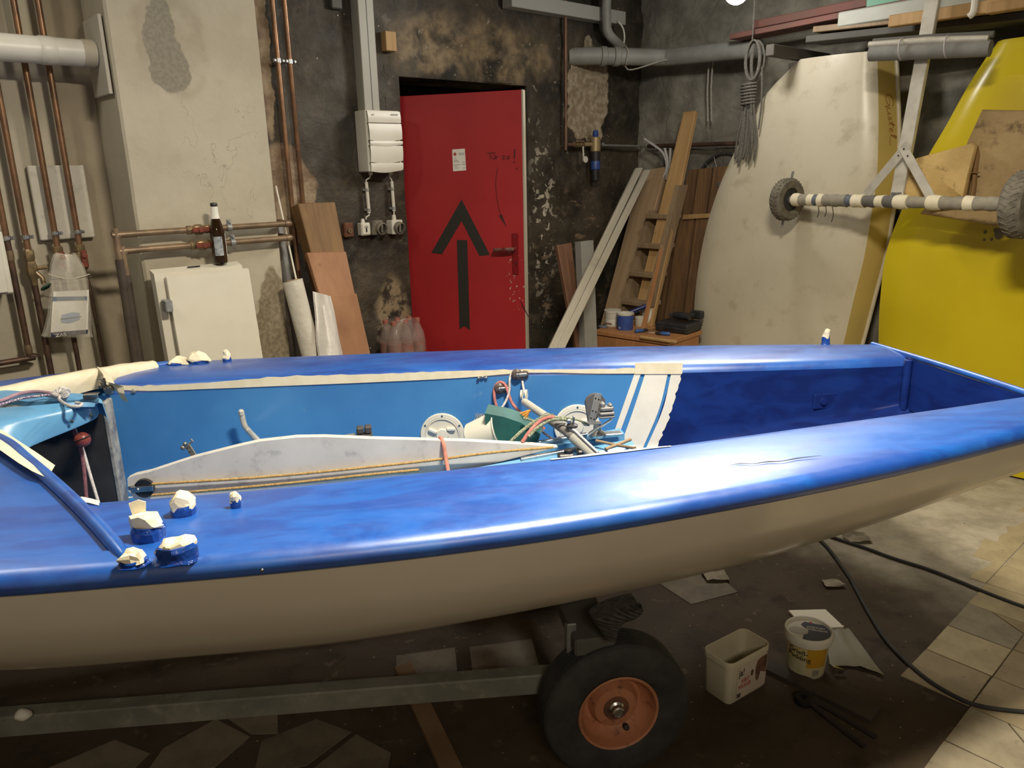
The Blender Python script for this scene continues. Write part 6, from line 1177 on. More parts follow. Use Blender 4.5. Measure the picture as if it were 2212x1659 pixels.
RLR = Thing('paint_roller', 'dark blue roller handle lying across the blue pail', 'roller', FBN); b = MB(); b.tube([b0, b0+(b1-b0)*0.2, b0+(b1-b0)*0.85, b1], [0.016, 0.017, 0.016, 0.013], 12); RLR.add('handle', b, mat('navy_plastic', (0.012, 0.02, 0.11), 0.35)); b = MB(); b.tube([b1, b1+(b1-b0)*0.12], [0.010, 0.010], 10); RLR.add('end_cap', b, M_['red_enamel']); b = MB(); b.tube([b0, b0-(b1-b0)*0.25], 0.003, 6); RLR.add('wire', b, M_['steel']); RLR.done()
c = bp(1400, 700); c.z = 0.55; BTL = Thing('white_bottle', 'tall white plastic bottle with a red cap on the bench', 'bottle', FBN); b = MB(); b.box(c+Vector((0, 0, 0.065)), (0.062, 0.05, 0.13), None, 0.012); o = BTL.add('body', b, M_['white_plastic']); b = MB(); b.box(c+Vector((-0.012, -0.0262, 0.06)), (0.036, 0.002, 0.085), None, 0.0005); BTL.add('bottle_label', b, M_['paper_white'], o); b = MB(); b.box(c+Vector((-0.012, -0.0278, 0.075)), (0.026, 0.001, 0.03), RZ(0), 0.0003); BTL.add('label_mark', b, M_['grey_plastic'], o); b = MB(); b.lathe([(0.014, 0.13), (0.014, 0.15), (0.010, 0.155), (1e-6, 0.155)], 14, T(*c)); BTL.add('cap', b, mat('dull_red_cap', (0.30, 0.05, 0.04), 0.5), o); BTL.done()
c = bp(1447, 718); c.z = 0.55; TC = Thing('tool_case', 'flat black tool case at the right end of the bench', 'case', FBN); b = MB(); b.box(c+Vector((0.01, 0.09, 0.033)), (0.245, 0.20, 0.066), None, 0.012); o = TC.add('shell', b, M_['black_plastic']); b = MB(); b.box(c+Vector((0.01, 0.09, 0.034)), (0.250, 0.205, 0.006), None, 0.002); TC.add('rim', b, M_['black_rubber'], o); b = MB(); b.box(c+Vector((0.01, -0.012, 0.034)), (0.08, 0.02, 0.018), None, 0.005); TC.add('case_handle', b, M_['black_plastic'], o); TC.done()
DRI = Thing('cordless_drill', 'black cordless drill with a shiny chuck lying on the tool case', 'drill', FBN); z_ = 0.622+0.03; cd_ = c+Vector((0.03, 0.09, 0)); b = MB(); b.tube([(cd_.x-0.06, cd_.y, z_), (cd_.x-0.02, cd_.y, z_), (cd_.x+0.06, cd_.y, z_)], [0.018, 0.026, 0.024], 14); b.tube([(cd_.x+0.02, cd_.y, z_), (cd_.x+0.05, cd_.y+0.09, z_-0.004)], [0.02, 0.019], 12); b.box((cd_.x+0.06, cd_.y+0.10, z_), (0.085, 0.05, 0.052), RZ(0), 0.008); o = DRI.add('body', b, M_['black_plastic']); b = MB(); b.tube([(cd_.x-0.06, cd_.y, z_), (cd_.x-0.085, cd_.y, z_), (cd_.x-0.10, cd_.y, z_)], [0.017, 0.015, 0.008], 12); DRI.add('chuck', b, M_['steel'], o); DRI.done()
for (pa, pb2, lab) in (((1372, 719), (1402, 716), 'blue handled screwdriver left on the bench, near the pail'), ((1447, 725), (1420, 723), 'blue handled screwdriver at the bench edge by the tool case')):
    a, e = bp(*pa), bp(*pb2); a.z = e.z = 0.55+0.013; d = (e-a).normalized(); S_ = Thing('screwdriver', lab, 'screwdriver', FBN); b = MB(); b.tube([a, a+d*0.008, a+d*0.05, a+d*0.06], [0.010, 0.013, 0.013, 0.010], 12); o = S_.add('handle', b, mat('blue_handle', (0.04, 0.11, 0.33), 0.35) if 'blue_handle' not in bpy.data.materials else bpy.data.materials['blue_handle']); b = MB(); b.tube([a+d*0.06, a+d*0.075, a+d*0.095], [0.012, 0.012, 0.008], 12); S_.add('collar', b, M_['black_plastic'], o); b = MB(); b.tube([a+d*0.095, a+d*0.17], 0.003, 8); S_.add('blade', b, M_['steel'], o); S_.done()
c = bp(1303, 707); c.z = 0.556; b = MB(); b.ball(c, 0.03, 12, (1.2, 0.9, 0.25)); b.jitter(0.006, 50); solo('rag', b, mat('grey_blue_rag', (0.14, 0.16, 0.20), 0.9), 'small grey blue rag at the left corner of the bench', 'rag', FBN)

# ================================================================ pram dinghies standing on end against the stone wall
MT['pram_cream'] = mat('cream_hull_paint', (0.63, 0.58, 0.45), 0.30, 0, (0.58, 0.53, 0.405), 2.5, dirt=(0.48, 0.425, 0.31), bump=0.03, bscale=8, bdist=0.01)
MT['pram_side'] = mat('yellowed_hull_side', (0.64, 0.50, 0.17), 0.30, 0, (0.58, 0.45, 0.17), 2.0)
MT['pram_yellow'] = mat('bright_yellow_hull', (0.68, 0.54, 0.018), 0.28, 0, (0.62, 0.49, 0.015), 2.0, bump=0.03, bscale=10, bdist=0.01)
def pram(name, lab, Lp, Rp, off, depth, m_bot, m_side, flare=0.05, n=40, bulge=0.03, extra=None):
    fL = spl([(p.z, p.x) for p in sorted(Lp, key=lambda q: q.z)]); fR = spl([(p.z, p.x) for p in sorted(Rp, key=lambda q: q.z)])
    zT = min(max(p.z for p in Lp), max(p.z for p in Rp)); ztL, ztR = max(p.z for p in Lp), max(p.z for p in Rp); zB = 0.012
    P_ = Thing(name, lab, 'boat', FB); rows = []; gl = []; gr = []
    for i in range(n+1):
        v = i/n; row = []; lean = 0.10*(1-v)
        zl, zr = zB+(ztL-zB)*v, zB+(ztR-zB)*v; xl, xr = fL(zl), fR(zr); rock = 0.05*sin(pi*v)
        for j in range(15):
            u = j/14; e = 0.0
            row.append(Vector((xl+(xr-xl)*u, -off-rock+0.05-bulge*(1-(2*u-1)**2)*1.0+0.035*max(0, abs(2*u-1)-0.86)/0.14, zl+(zr-zl)*u)))
        rows.append(row); gl.append(Vector((xl-flare, -off+depth, zl))); gr.append(Vector((xr+flare, -off+depth, zr)))
    b = MB(); b.grid(rows); bo = P_.add('bottom', b, m_bot, angle=60)
    b = MB(); b.grid([[r[-1], r[-1]+(g-r[-1])*0.5+Vector((0.006, 0, 0)), g] for r, g in zip(rows, gr)]); sd_ = P_.add('topside', b, m_side, angle=60)
    b = MB(); b.grid([[r[0], r[0]+(g-r[0])*0.5, g] for r, g in zip(rows, gl)]); P_.add('topside', b, m_side, angle=60)
    b = MB(); b.slab(rows[-1]+[gr[-1], gl[-1]], (0, 0, -0.006)); P_.add('bow_transom', b, m_bot, angle=30)
    b = MB(); b.tube(gr, 0.014, 8); P_.add('gunwale', b, m_bot, angle=60); b = MB(); b.tube(gl, 0.014, 8); P_.add('gunwale', b, m_bot, angle=60)
    b = MB(); b.grid([[g_, g_+(g2-g_)*0.5+Vector((0, 0.03, 0)), g2] for g_, g2 in zip(gl, gr)]); P_.add('deck', b, m_side, angle=60)
    if extra: extra(P_, rows, gr, sd_, bo)
    P_.done(); return rows, gr
OFFP = 0.42
def gustel(P_, rows, gr, sd_, bo):                    # handwritten name on the side, reading downwards
    b = MB(); n_ = len(rows)
    def sp(px, py):                                   # side surface point from the crop's coordinates
        px, py = 1840+px/8.293, 140+py/8.293; x = None
        best = None
        for i in range(n_):
            for k in range(11):
                q = rows[i][-1]+(gr[i]-rows[i][-1])*(k/10); w_ = FB @ q; d = w_-CAM; zz = d.dot(_f); X, Y = CX+FPX*d.dot(_r)/zz, CY-FPX*d.dot(_u)/zz; e = (X-px)**2+(Y-py)**2
                if best is None or e < best[0]: best = (e, i, k, X, Y)
        i, k = best[1], best[2]; i2 = i+1 if i+1 < n_ else i-1
        def P2(i, k): return rows[i][-1]+(gr[i]-rows[i][-1])*(k/10)
        def pj(q): d = (FB @ q)-CAM; zz = d.dot(_f); return Vector((CX+FPX*d.dot(_r)/zz, CY-FPX*d.dot(_u)/zz))
        q0 = P2(i, k); k2 = k+1 if k < 10 else k-1; du = P2(i, k2)-q0; dv = P2(i2, k)-q0; s0 = pj(q0); su = pj(q0+du)-s0; sv = pj(q0+dv)-s0; t = Vector((px, py))-s0; det = su.x*sv.y-su.y*sv.x
        return q0+du*((t.x*sv.y-t.y*sv.x)/det)+dv*((su.x*t.y-su.y*t.x)/det)+Vector((0.004, -0.001, 0))
    for L in ([(0.95, 0.95), (0.6, 1.15), (0.2, 0.85), (0.08, 0.3), (0.35, 0.0), (0.75, 0.15), (0.9, 0.5), (0.5, 0.48), (0.9, 0.5), (1.0, -0.25)], [(1.15, 0.5), (1.1, 0.12), (1.28, 0.0), (1.5, 0.25), (1.55, 0.5), (1.55, 0.1), (1.68, 0.02)], [(1.75, 0.1), (1.98, 0.55), (1.85, 0.40), (2.05, 0.18), (1.85, 0.0)], [(2.15, 0.1), (2.42, 0.95), (2.30, 0.2), (2.45, 0.0)], [(2.12, 0.62), (2.6, 0.68)], [(2.6, 0.2), (2.9, 0.38), (2.8, 0.55), (2.65, 0.3), (2.8, 0.0), (3.0, 0.1)], [(3.1, 0.15), (3.4, 0.9), (3.25, 1.0), (3.2, 0.2), (3.4, 0.0), (3.95, -0.1)]):
        q = smooth_path([(a, c, 0) for a, c in L], 3); b.tube([sp(585+25*p.x+115*p.y, 515+235*p.x) for p in q], 0.0028, 5)
    P_.add('handwriting', b, mat('brown_marker', (0.30, 0.13, 0.03), 0.6), sd_, label='brown cursive handwriting on the hull side, reading downwards')
WL = [onB(px, py, OFFP) for px, py in ((1710, 128), (1650, 190), (1590, 300), (1540, 420), (1505, 560), (1490, 680), (1487, 740), (1491, 830), (1502, 900))]
WR = [onB(px, py, OFFP) for px, py in ((1880, 108), (1885, 200), (1888, 300), (1885, 400), (1875, 470), (1860, 560), (1840, 640), (1815, 740), (1790, 830), (1768, 900))]
for L in (WL, WR): L[-1].z = min(L[-1].z, 0.06)
pram('pram_dinghy', 'cream bottomed pram dinghy standing on end, left of the yellow one', WL, WR, OFFP, 0.20, MT['pram_cream'], MT['pram_side'], extra=gustel)
YL = [onB(px, py, OFFP) for px, py in ((2143, 86), (2070, 203), (2032, 275), (1997, 336), (1957, 420), (1931, 480), (1913, 529), (1896, 639), (1890, 749), (1893, 850), (1905, 930))]
YL[-1].z = min(YL[-1].z, 0.06)
zt_ = YL[0].z; YR = [Vector((YL[0].x+0.50, YL[0].y, zt_+0.0)), Vector((3.18, YL[0].y, 1.5)), Vector((3.20, YL[0].y, 1.0)), Vector((3.10, YL[0].y, 0.45)), Vector((3.02, YL[0].y, 0.03))]
def chips(P_, rows, gr, sd_, bo):
    b = MB(); yf = min(q.y for r in rows for q in r)-0.001
    for (px, py, r) in ((2158, 505, 0.026), (2128, 501, 0.009), (2126, 518, 0.007), (2142, 517, 0.008), (2150, 498, 0.010), (2165, 494, 0.018)):
        c = onB(px, py, -yf); k = [Vector((c.x+r*cos(a)*(0.8+0.4*noise.noise(Vector((px+a, py, 0)))), yf, c.z+r*1.1*sin(a))) for a in [2*pi*i/9 for i in range(9)]]; b.slab(k, (0, 0.03, 0))
    P_.add('chipped_patch', b, mat('bare_grey_patch', (0.20, 0.18, 0.13), 0.7), bo, label='grey patches where the yellow paint is chipped', angle=0, kind='stuff')
pram('pram_dinghy', 'bright yellow pram dinghy standing on end at the right edge', YL, YR, OFFP, 0.24, MT['pram_yellow'], MT['pram_yellow'], extra=chips)
# tan foam slabs leaning on the yellow hull
MFO = mat('tan_foam', (0.66, 0.47, 0.19), 0.85, 0, (0.56, 0.39, 0.16), 6, dirt=(0.22, 0.14, 0.06), bump=0.35, bscale=40, bdist=0.01)
MFB = mat('brown_foam', (0.43, 0.31, 0.15), 0.85, 0, (0.33, 0.23, 0.11), 4, dirt=(0.13, 0.085, 0.045), bump=0.35, bscale=40, bdist=0.01)
def foam(name, pts, d, th, lab, m, bend=0.0):
    b = MB(); P = [onB(px, py, d) for px, py in pts]; N_ = len(P); c = sum(P, Vector())/N_; rings = []
    for (k, y) in ((0.97, -0.0), (1.0, 0.012), (1.0, th-0.012), (0.97, th)): rings.append([c+(p-c)*k+Vector((0, y-(0.02*bend*sin(i*1.7)), 0)) for i, p in enumerate(P)])
    b.grid(rings, wrap=True); n0 = len(b.v)
    b.add(rings[0]+[c+Vector((0, -0.025*bend, 0))], [(i, (i+1) % N_, N_) for i in range(N_)]); b.add(rings[-1], [tuple(range(N_))]); b.jitter(0.004, 18); return solo(name, b, m, lab, 'foam', FB, 'tan foam slabs on the yellow pram', angle=40)
foam('foam_slab', [(2120, 236), (2170, 237), (2290, 238), (2300, 350), (2255, 440), (2160, 492), (2080, 478), (1985, 462), (2030, 420), (2065, 370), (2090, 305)], 0.58, 0.07, 'large brown foam slab wedged behind the trolley axle, on the yellow pram', MFB)
foam('foam_slab', [(1977, 342), (2030, 328), (2098, 309), (2104, 314), (2092, 380), (2084, 425), (2065, 436), (1985, 445), (1960, 436), (1951, 402), (1960, 375)], 0.68, 0.055, 'smaller bent tan foam slab in front of the larger brown one', MFO, 1.0)
b = MB(); ps = [onB(2108, 316, 0.6), onB(2111, 330, 0.6), onB(2106, 370, 0.6), onB(2104, 400, 0.6), onB(2099, 430, 0.6)]; b.tube(ps, 0.011, 6); b.bar(onB(2078, 372, 0.62), onB(2116, 373, 0.62), 0.006, 0.006); solo('torn_strip', b, M_['oak'], 'dark strip with a cross stick on the large brown foam slab', 'strip', FB)
# ================================================================ launching trolley hung in front of the prams
DO = Thing('launching_trolley', 'pale launching trolley hung upright before the prams, axle wrapped in tape', 'trolley', FB)
wl, wr = onB(1700, 431, 0.60), onB(2214, 442, 0.86); ad = (wr-wl).normalized(); Lax = (wr-wl).length
b = MB(); b.tube([wl, wr], 0.024, 16); ax_o = DO.add('axle', b, mat('grey_foam_tube', (0.36, 0.335, 0.27), 0.75, 0, (0.28, 0.26, 0.21), 20, bump=0.3, bscale=60))
bands = [(0.04, 0.075, 0), (0.075, 0.12, 1), (0.12, 0.15, 0), (0.15, 0.175, 2), (0.175, 0.20, 0), (0.20, 0.31, 1), (0.31, 0.34, 2), (0.34, 0.39, 0), (0.39, 0.445, 3), (0.445, 0.48, 0), (0.48, 0.525, 3), (0.525, 0.58, 0), (0.585, 0.66, 1), (0.66, 0.71, 0), (0.71, 0.80, 1), (0.80, 0.835, 0), (0.835, 0.94, 1)]
bm_ = [M_['tape'], mat('dusty_wrap', (0.34, 0.31, 0.245), 0.8, 0, (0.27, 0.25, 0.2), 25), mat('blue_grey_tape', (0.12, 0.14, 0.17), 0.6), mat('dark_grey_wrap', (0.13, 0.125, 0.115), 0.7)]
for (f0, f1, k) in bands:
    r_ = 0.030+0.003*((k == 0))+0.002*sin(f0*40); b = MB(); n_ = max(2, int((f1-f0)*60)); b.tube([wl+ad*Lax*(f0+(f1-f0)*i/n_) for i in range(n_+1)], [r_+0.0025*sin(i*2.1+f0*9) for i in range(n_+1)], 14); DO.add('tape_wrap', b, bm_[k], ax_o)
def wheel(c, d, R_, w_, Th, dusty=True):
    M = align(c, d); b = MB(); b.lathe([(R_*0.55, -w_*0.42), (R_*0.72, -w_*0.5), (R_*0.90, -w_*0.46), (R_*0.985, -w_*0.28), (R_, 0), (R_*0.985, w_*0.28), (R_*0.90, w_*0.46), (R_*0.72, w_*0.5), (R_*0.55, w_*0.42), (R_*0.55, -w_*0.42)], 36, M); t = Th.add('tyre', b, mat('dusty_tyre', (0.20, 0.18, 0.14), 0.9, 0, (0.125, 0.11, 0.085), 30, bump=0.4, bscale=80) if 'dusty_tyre' not in bpy.data.materials else bpy.data.materials['dusty_tyre'])
    b = MB()
    for k in range(32):
        for e in (-1, 1): b.box((0, 0, 0), (0.006, w_*0.36, 0.004), M @ RZ(2*pi*(k+0.25*e)/32) @ T(R_*0.992, 0, e*w_*0.18) @ RX(pi/2+0.5*e) @ RY(pi/2), 0.001)
    Th.add('tread_blocks', b, bpy.data.materials['dusty_tyre'], t, kind='stuff')
    b = MB(); b.lathe([(R_*0.56, -w_*0.3), (R_*0.5, -w_*0.2), (R_*0.28, -w_*0.2), (R_*0.22, -w_*0.45), (R_*0.22, w_*0.45), (R_*0.28, w_*0.2), (R_*0.5, w_*0.2), (R_*0.56, w_*0.3)], 24, M); Th.add('hub', b, M_['black_rubber'], t); return t
wheel(wl+ad*0.0, ad, 0.118, 0.075, DO); wheel(wr, ad, 0.145, 0.10, DO)
b = MB(); b.tube([wl+Vector((0.02, 0.01, 0.155)), wl+Vector((0.0, 0.02, 0.06)), wl+Vector((-0.03, 0.02, -0.16))], 0.007, 8); DO.add('stub_rod', b, M_['galv'])
pb0, pb1 = onB(1938, 428, 0.70), onB(2016, 0, 0.66); pe = pb1+(pb1-pb0)*0.22
b = MB(); b.bar(pb0, pe, 0.062, 0.032, (0, -1, 0)); pol_ = DO.add('pole', b, M_['alu'])
b = MB(); b.box(pb0+Vector((0, -0.018, 0.0)), (0.05, 0.006, 0.06), None, 0.002); b.ball(pb0+Vector((0, -0.024, -0.025)), 0.012, 10); DO.add('foot_bracket', b, M_['steel'], pol_)
ap = onB(1953, 322, 0.755); e1, e2 = onB(1868, 424, 0.70), onB(2016, 436, 0.78)
for e in (e1, e2):
    b = MB(); d = (e-ap).normalized(); b.bar(ap-d*0.03, e+d*0.02, 0.042, 0.006, (0, -1, 0)); br = DO.add('brace', b, M_['alu'])
    b = MB()
    for f in (0.0, 0.04): b.lathe([(0.0045, 0), (0.003, 0.003), (1e-6, 0.003)], 8, align(ap+d*f+Vector((0, -0.004, 0)), (0, -1, 0)))
    DO.add('rivet', b, M_['black_plastic'], br, kind='stuff')
q0, q1 = onB(1880, 116, 0.74), onB(2140, 104, 0.72)
b = MB(); b.tube([q0, q1], 0.036, 18); cb_ = DO.add('crossbar_pad', b, mat('grey_split_foam', (0.25, 0.25, 0.235), 0.7, 0, (0.20, 0.2, 0.19), 12))
b = MB(); b.tube([q0+Vector((-0.005, -0.012, 0.040)), q0+(q1-q0)*0.5+Vector((0, -0.012, 0.044)), q1+Vector((-0.01, -0.012, 0.040))], [0.015, 0.018, 0.015], 12); DO.add('crossbar', b, M_['alu'], cb_)
b = MB(); b.tube([q0+Vector((0, 0.02, 0.055)), q0+(q1-q0)*0.5+Vector((0, 0.02, 0.060)), q1+Vector((0, 0.02, 0.058))], 0.016, 10); DO.add('pad_flap', b, mat('dark_foam_inside', (0.12, 0.12, 0.11), 0.8), cb_)
for f in (0.28, 0.66):
    b = MB(); Mr = align(q0+(q1-q0)*f+Vector((0, 0, 0.014)), q1-q0+Vector((0, 0, 0.06))); b.tube([Mr @ Vector((0.048*cos(a), 0.048*sin(a), 0)) for a in [2*pi*k/20 for k in range(20)]], 0.0035, 6, closed=True); DO.add('tie', b, M_['rope_white'], cb_)
for (px, py0, py1) in ((1766, 445, 470), (1797, 447, 480), (1782, 446, 468)):
    b = MB(); b.tube(smooth_path([onB(px, py0-8, 0.60), onB(px+3, (py0+py1)/2, 0.61), onB(px-1, py1, 0.61)], 4), 0.002, 5); DO.add('loose_thread', b, M_['black_plastic'], ax_o)
b = MB(); pth = [onB(1822, 445-24, 0.66), onB(1860, 424, 0.68), onB(1905, 424, 0.70)]; b.tube(pth, 0.005, 6); DO.add('cord', b, M_['rope_grey'], ax_o)
DO.done()
# ================================================================ overhead rack with spars and boards
def spar(name, p0, o0, p1, o1, w_, t_, m, lab, cat='board', rnd=False, ext=0.0):
    a, c = onB(*p0, o0), onB(*p1, o1); d = (c-a).normalized(); c = c+d*ext; b = MB()
    if rnd: b.tube([a, a+d*0.01, c], [t_*0.9, t_, t_], 14)
    else: b.bar(a, c, w_, t_, (0, 0, 1))
    return solo(name, b, m, lab, cat, FB)
spar('white_spar', (1822, 45), 0.42, (2205, -18), 0.50, 0.12, 0.075, mat('dull_white_paint', (0.40, 0.41, 0.36), 0.5, 0, (0.35, 0.35, 0.30), 5), 'long white box spar on the overhead rack', 'spar', ext=0.4)
spar('wooden_spar', (1924, 47), 0.55, (2212, 4), 0.60, 0.05, 0.055, M_['pine'], 'bare wooden spar with a shaped end under the white spar', 'spar', ext=0.4)
spar('brown_plank', (1770, 66), 0.40, (2212, 18), 0.45, 0.14, 0.03, M_['pine_grey'], 'brown plank under the white spar on the rack', 'plank', ext=0.4)
spar('dark_plank', (1760, 88), 0.34, (2212, 40), 0.38, 0.20, 0.035, mat('dark_grey_board', (0.115, 0.11, 0.095), 0.7, 0, (0.08, 0.075, 0.065), 5), 'dark grey plank, lowest on the overhead rack', 'plank', ext=0.4)
spar('red_plank', (1592, 82), 0.30, (1830, 36), 0.34, 0.16, 0.03, mat('dull_red_board', (0.19, 0.075, 0.06), 0.7, 0, (0.15, 0.075, 0.06), 6), 'dull red plank on the rack behind the white spar', 'plank', ext=0.8)
spar('red_plank', (1640, 56), 0.24, (1840, 16), 0.24, 0.14, 0.045, bpy.data.materials['dull_red_board'], 'upper dull red plank, nearer the ceiling', 'plank', ext=0.8)
spar('green_board', (1885, 14), 0.30, (2060, -22), 0.30, 0.16, 0.05, mat('sea_green_board', (0.16, 0.38, 0.27), 0.55), 'sea green board on top of the rack', 'board', ext=0.6)
spar('yellow_plank', (2135, 20), 0.62, (2290, -6), 0.62, 0.06, 0.045, M_['pine'], 'short pale plank end at the right edge of the rack', 'plank', ext=0.5)
b = MB(); zl = onB(1700, 112, 0.3).z
RK = Thing('overhead_rack', 'dark rack arms in the stone wall carrying spars and planks', 'rack', FB)
for sx_ in (1.42, 3.05):
    b = MB(); b.box((sx_, -0.33, zl-0.03), (0.05, 0.66, 0.06), None, 0.004); RK.add('arm', b, mat('dark_rack_wood', (0.075, 0.065, 0.055), 0.8) if 'dark_rack_wood' not in bpy.data.materials else bpy.data.materials['dark_rack_wood'])
b = MB(); b.box((2.25, -0.20, zl-0.085), (1.9, 0.06, 0.06), None, 0.004); RK.add('beam', b, bpy.data.materials['dark_rack_wood']); RK.done()
b = MB(); h0 = onB(2106, -20, 0.70); b.tube(smooth_path([h0+Vector((0, 0, 0.2)), onB(2106, 5, 0.70), onB(2101, 28, 0.70), onB(2093, 36, 0.70)], 4), 0.015, 10); solo('hook', b, M_['white_paint'], 'white hooked peg hanging from the overhead rack', 'hook', FB)
M_['rope_dull'] = mat('dull_grey_rope', (0.17, 0.16, 0.135), 0.9, 0, (0.11, 0.10, 0.085), 120, bump=0.5, bscale=200)
# ropes hanging on the stone wall
RH = Thing('rope_hank', 'grey rope hank hanging from a line left of the cream pram', 'rope', FB)
b = MB(); cR = onB(1625, 88, 0.45); b.tube([Vector((cR.x, cR.y, 2.95)), cR], 0.004, 6); RH.add('hanging_line', b, M_['rope_dull'])
b = MB(); rq = random.Random(2)
for k in range(5):
    w_ = 0.030+0.011*k; yo = rq.uniform(-.02, .02); b.tube([cR+Vector((w_*cos(a)*0.8+0.02, yo, -0.11+0.11*sin(a))) for a in [2*pi*i/22 for i in range(22)]], 0.006, 6, closed=True)
RH.add('upper_loops', b, M_['rope_dull'], angle=60)
b = MB()
for k in range(7): b.tube([cR+Vector(((0.045+0.004*sin(k))*cos(a)-0.005, 0.03*sin(a), -0.24-0.018*k+0.004*cos(a))) for a in [2*pi*i/16 for i in range(16)]], 0.0065, 6, closed=True)
RH.add('wrapping', b, M_['rope_dull'], angle=60)
b = MB()
for k in range(8):
    x = -0.07+0.02*k; yo = rq.uniform(-.02, .02); b.tube(smooth_path([cR+Vector((x*0.3, yo, -0.24)), cR+Vector((x*0.6, yo, -0.40)), cR+Vector((x*1.0, yo, -0.55)), cR+Vector((x*1.0-0.01, yo, -0.66-0.02*(k % 3))), cR+Vector((x*0.8+0.005, yo, -0.58)), cR+Vector((x*0.5, yo, -0.42))], 4), 0.006, 6)
b.tube(smooth_path([cR+Vector((0.075, 0, -0.15)), cR+Vector((0.085, 0, -0.35)), cR+Vector((0.075, 0, -0.50))], 4), 0.006, 6); RH.add('lower_loops', b, M_['rope_dull'], angle=60); RH.done()
b = MB()
for px in (1528, 1536): b.tube([onB(px+4, 128, 0.10), onB(px, 190, 0.09), onB(px+1, 262, 0.08)], 0.006, 6)
solo('rope', b, M_['rope_grey'], 'two thin grey rope ends hanging on the stone wall', 'rope', FB, angle=60)
b = MB(); b.tube(smooth_path([onB(1392, 300, 0.14), onB(1432, 330, 0.12), onB(1440, 365, 0.12), onB(1428, 392, 0.12)], 4)+[], 0.009, 6); b.tube(smooth_path([onB(1436, 320, 0.12), onB(1442, 350, 0.12), onB(1440, 388, 0.12)], 4), 0.009, 6); b.tube(smooth_path([onB(1448, 320, 0.10), onB(1446, 360, 0.10), onB(1436, 382, 0.11)], 4), 0.009, 6); solo('rope', b, M_['rope_white'], 'white rope loops hanging behind the pine plank', 'rope', FB, angle=60)
b = MB(); b.tube([onB(1400, 316, 0.06), onB(1640, 308, 0.06)], 0.014, 10); solo('wall_pipe', b, M_['dark_copper'], 'dark thin pipe along the stone wall above the pallets', 'pipe', FB)
HO = Thing('wheel_rim', 'dark bicycle wheel rim behind the upper pallet', 'wheel', FB); cH = onB(1560, 398, 0.042); b = MB(); b.tube([cH+Vector((0.205*cos(a), 0.02*sin(a), 0.205*sin(a))) for a in [2*pi*i/40 for i in range(40)]], 0.010, 8, closed=True); HO.add('rim', b, mat('dark_rim', (0.09, 0.09, 0.09), 0.35, 0.6)); b = MB()
for k in range(16): b.tube([cH+Vector((0.02*cos(k*pi/8+1), 0.01, 0.02*sin(k*pi/8+1))), cH+Vector((0.20*cos(k*pi/8), 0.0, 0.20*sin(k*pi/8)))], 0.0012, 4)
HO.add('spokes', b, M_['steel'], kind='stuff'); b = MB(); b.tube([cH+Vector((0, -0.04, 0)), cH+Vector((0, 0.04, 0))], 0.018, 10); HO.add('hub', b, M_['steel']); b = MB(); b.tube([cH+Vector((0.0, 0, 0.2)), cH+Vector((0.0, 0.0, 0.245))], 0.006, 6); HO.add('tyre_valve', b, M_['steel']); HO.done()
# ================================================================ trailer under the boat
TRL = Thing('boat_trailer', 'grey boat trailer with an orange wheel rim under the dinghy', 'trailer', FBOAT)
wc_ = Vector(bz(1337, 1549, 0.2)); wd = Vector((0.04, -1, 0.0)); wc_ = Vector((wc_.x, wc_.y, 0.205)); Rw = 0.203
# outer face point lies on the hub cap
hubp = wc_.copy(); cen = hubp+Vector((0, 0.055, 0)); M = align(cen, wd)
b = MB(); w_ = 0.108
prof = [(0.108, -0.045), (0.125, -0.052), (0.160, -0.056), (0.185, -0.050), (0.196, -0.042)]
for k in range(7):
    z = -0.040+0.0133*k; prof += [(0.2015+0.0015*cos((k-3)*0.5), z), (0.2015+0.0015*cos((k-3)*0.5), z+0.009), (0.197, z+0.0095), (0.197, z+0.0125)]
prof = [p for p in prof if p[1] <= 0.046]+[(0.196, 0.047), (0.185, 0.052), (0.160, 0.057), (0.128, 0.054), (0.112, 0.047), (0.104, 0.040), (0.104, -0.040), (0.108, -0.045)]
b.lathe(prof, 56, M); ty = TRL.add('tyre', b, M_['black_rubber'], label='black trailer tyre', angle=25)
MOR = mat('rusty_orange_rim', (0.50, 0.215, 0.115), 0.55, 0, (0.42, 0.17, 0.085), 9, dirt=(0.13, 0.05, 0.03))
b = MB(); b.lathe([(0.112, 0.049), (0.109, 0.053), (0.104, 0.050), (0.100, 0.030), (0.094, 0.010), (0.078, -0.004), (0.070, -0.004), (0.066, 0.006), (0.058, 0.022), (0.045, 0.026), (0.022, 0.024), (0.022, -0.03)], 48, M, cap=False); rm_ = TRL.add('rim', b, MOR, ty, label='rusty orange wheel rim', angle=40)
b = MB(); b.lathe([(0.024, 0.022), (0.022, 0.030), (0.0165, 0.034), (0.0165, 0.046), (0.013, 0.048), (0.012, 0.045), (0.007, 0.045), (0.006, 0.048), (1e-6, 0.048)], 24, M); TRL.add('hub_nut', b, M_['steel'], ty)
b = MB(); b.tube([M @ Vector((0.035, -0.082, 0.0)), M @ Vector((0.034, -0.075, 0.018)), M @ Vector((0.03, -0.066, 0.026))], [0.009, 0.008, 0.006], 8); TRL.add('valve_stem', b, M_['black_rubber'], ty)
b = MB(); b.lathe([(0.026, 0.0225), (0.036, 0.0262), (0.026, 0.0268)], 24, M); TRL.add('grease_ring', b, M_['rust'], ty)
c2 = Vector((cen.x, 1.05-cen.y*0, 0.205)) if False else Vector((cen.x, 0.62, 0.205)); M2 = align(c2, -wd); b = MB(); b.lathe(prof, 40, M2); t2 = TRL.add('tyre', b, M_['black_rubber'], angle=25); b = MB(); b.lathe([(0.112, 0.049), (0.104, 0.050), (0.094, 0.010), (0.058, 0.022), (0.022, 0.024), (0.022, -0.03)], 30, M2, cap=False); TRL.add('rim', b, MOR, t2)
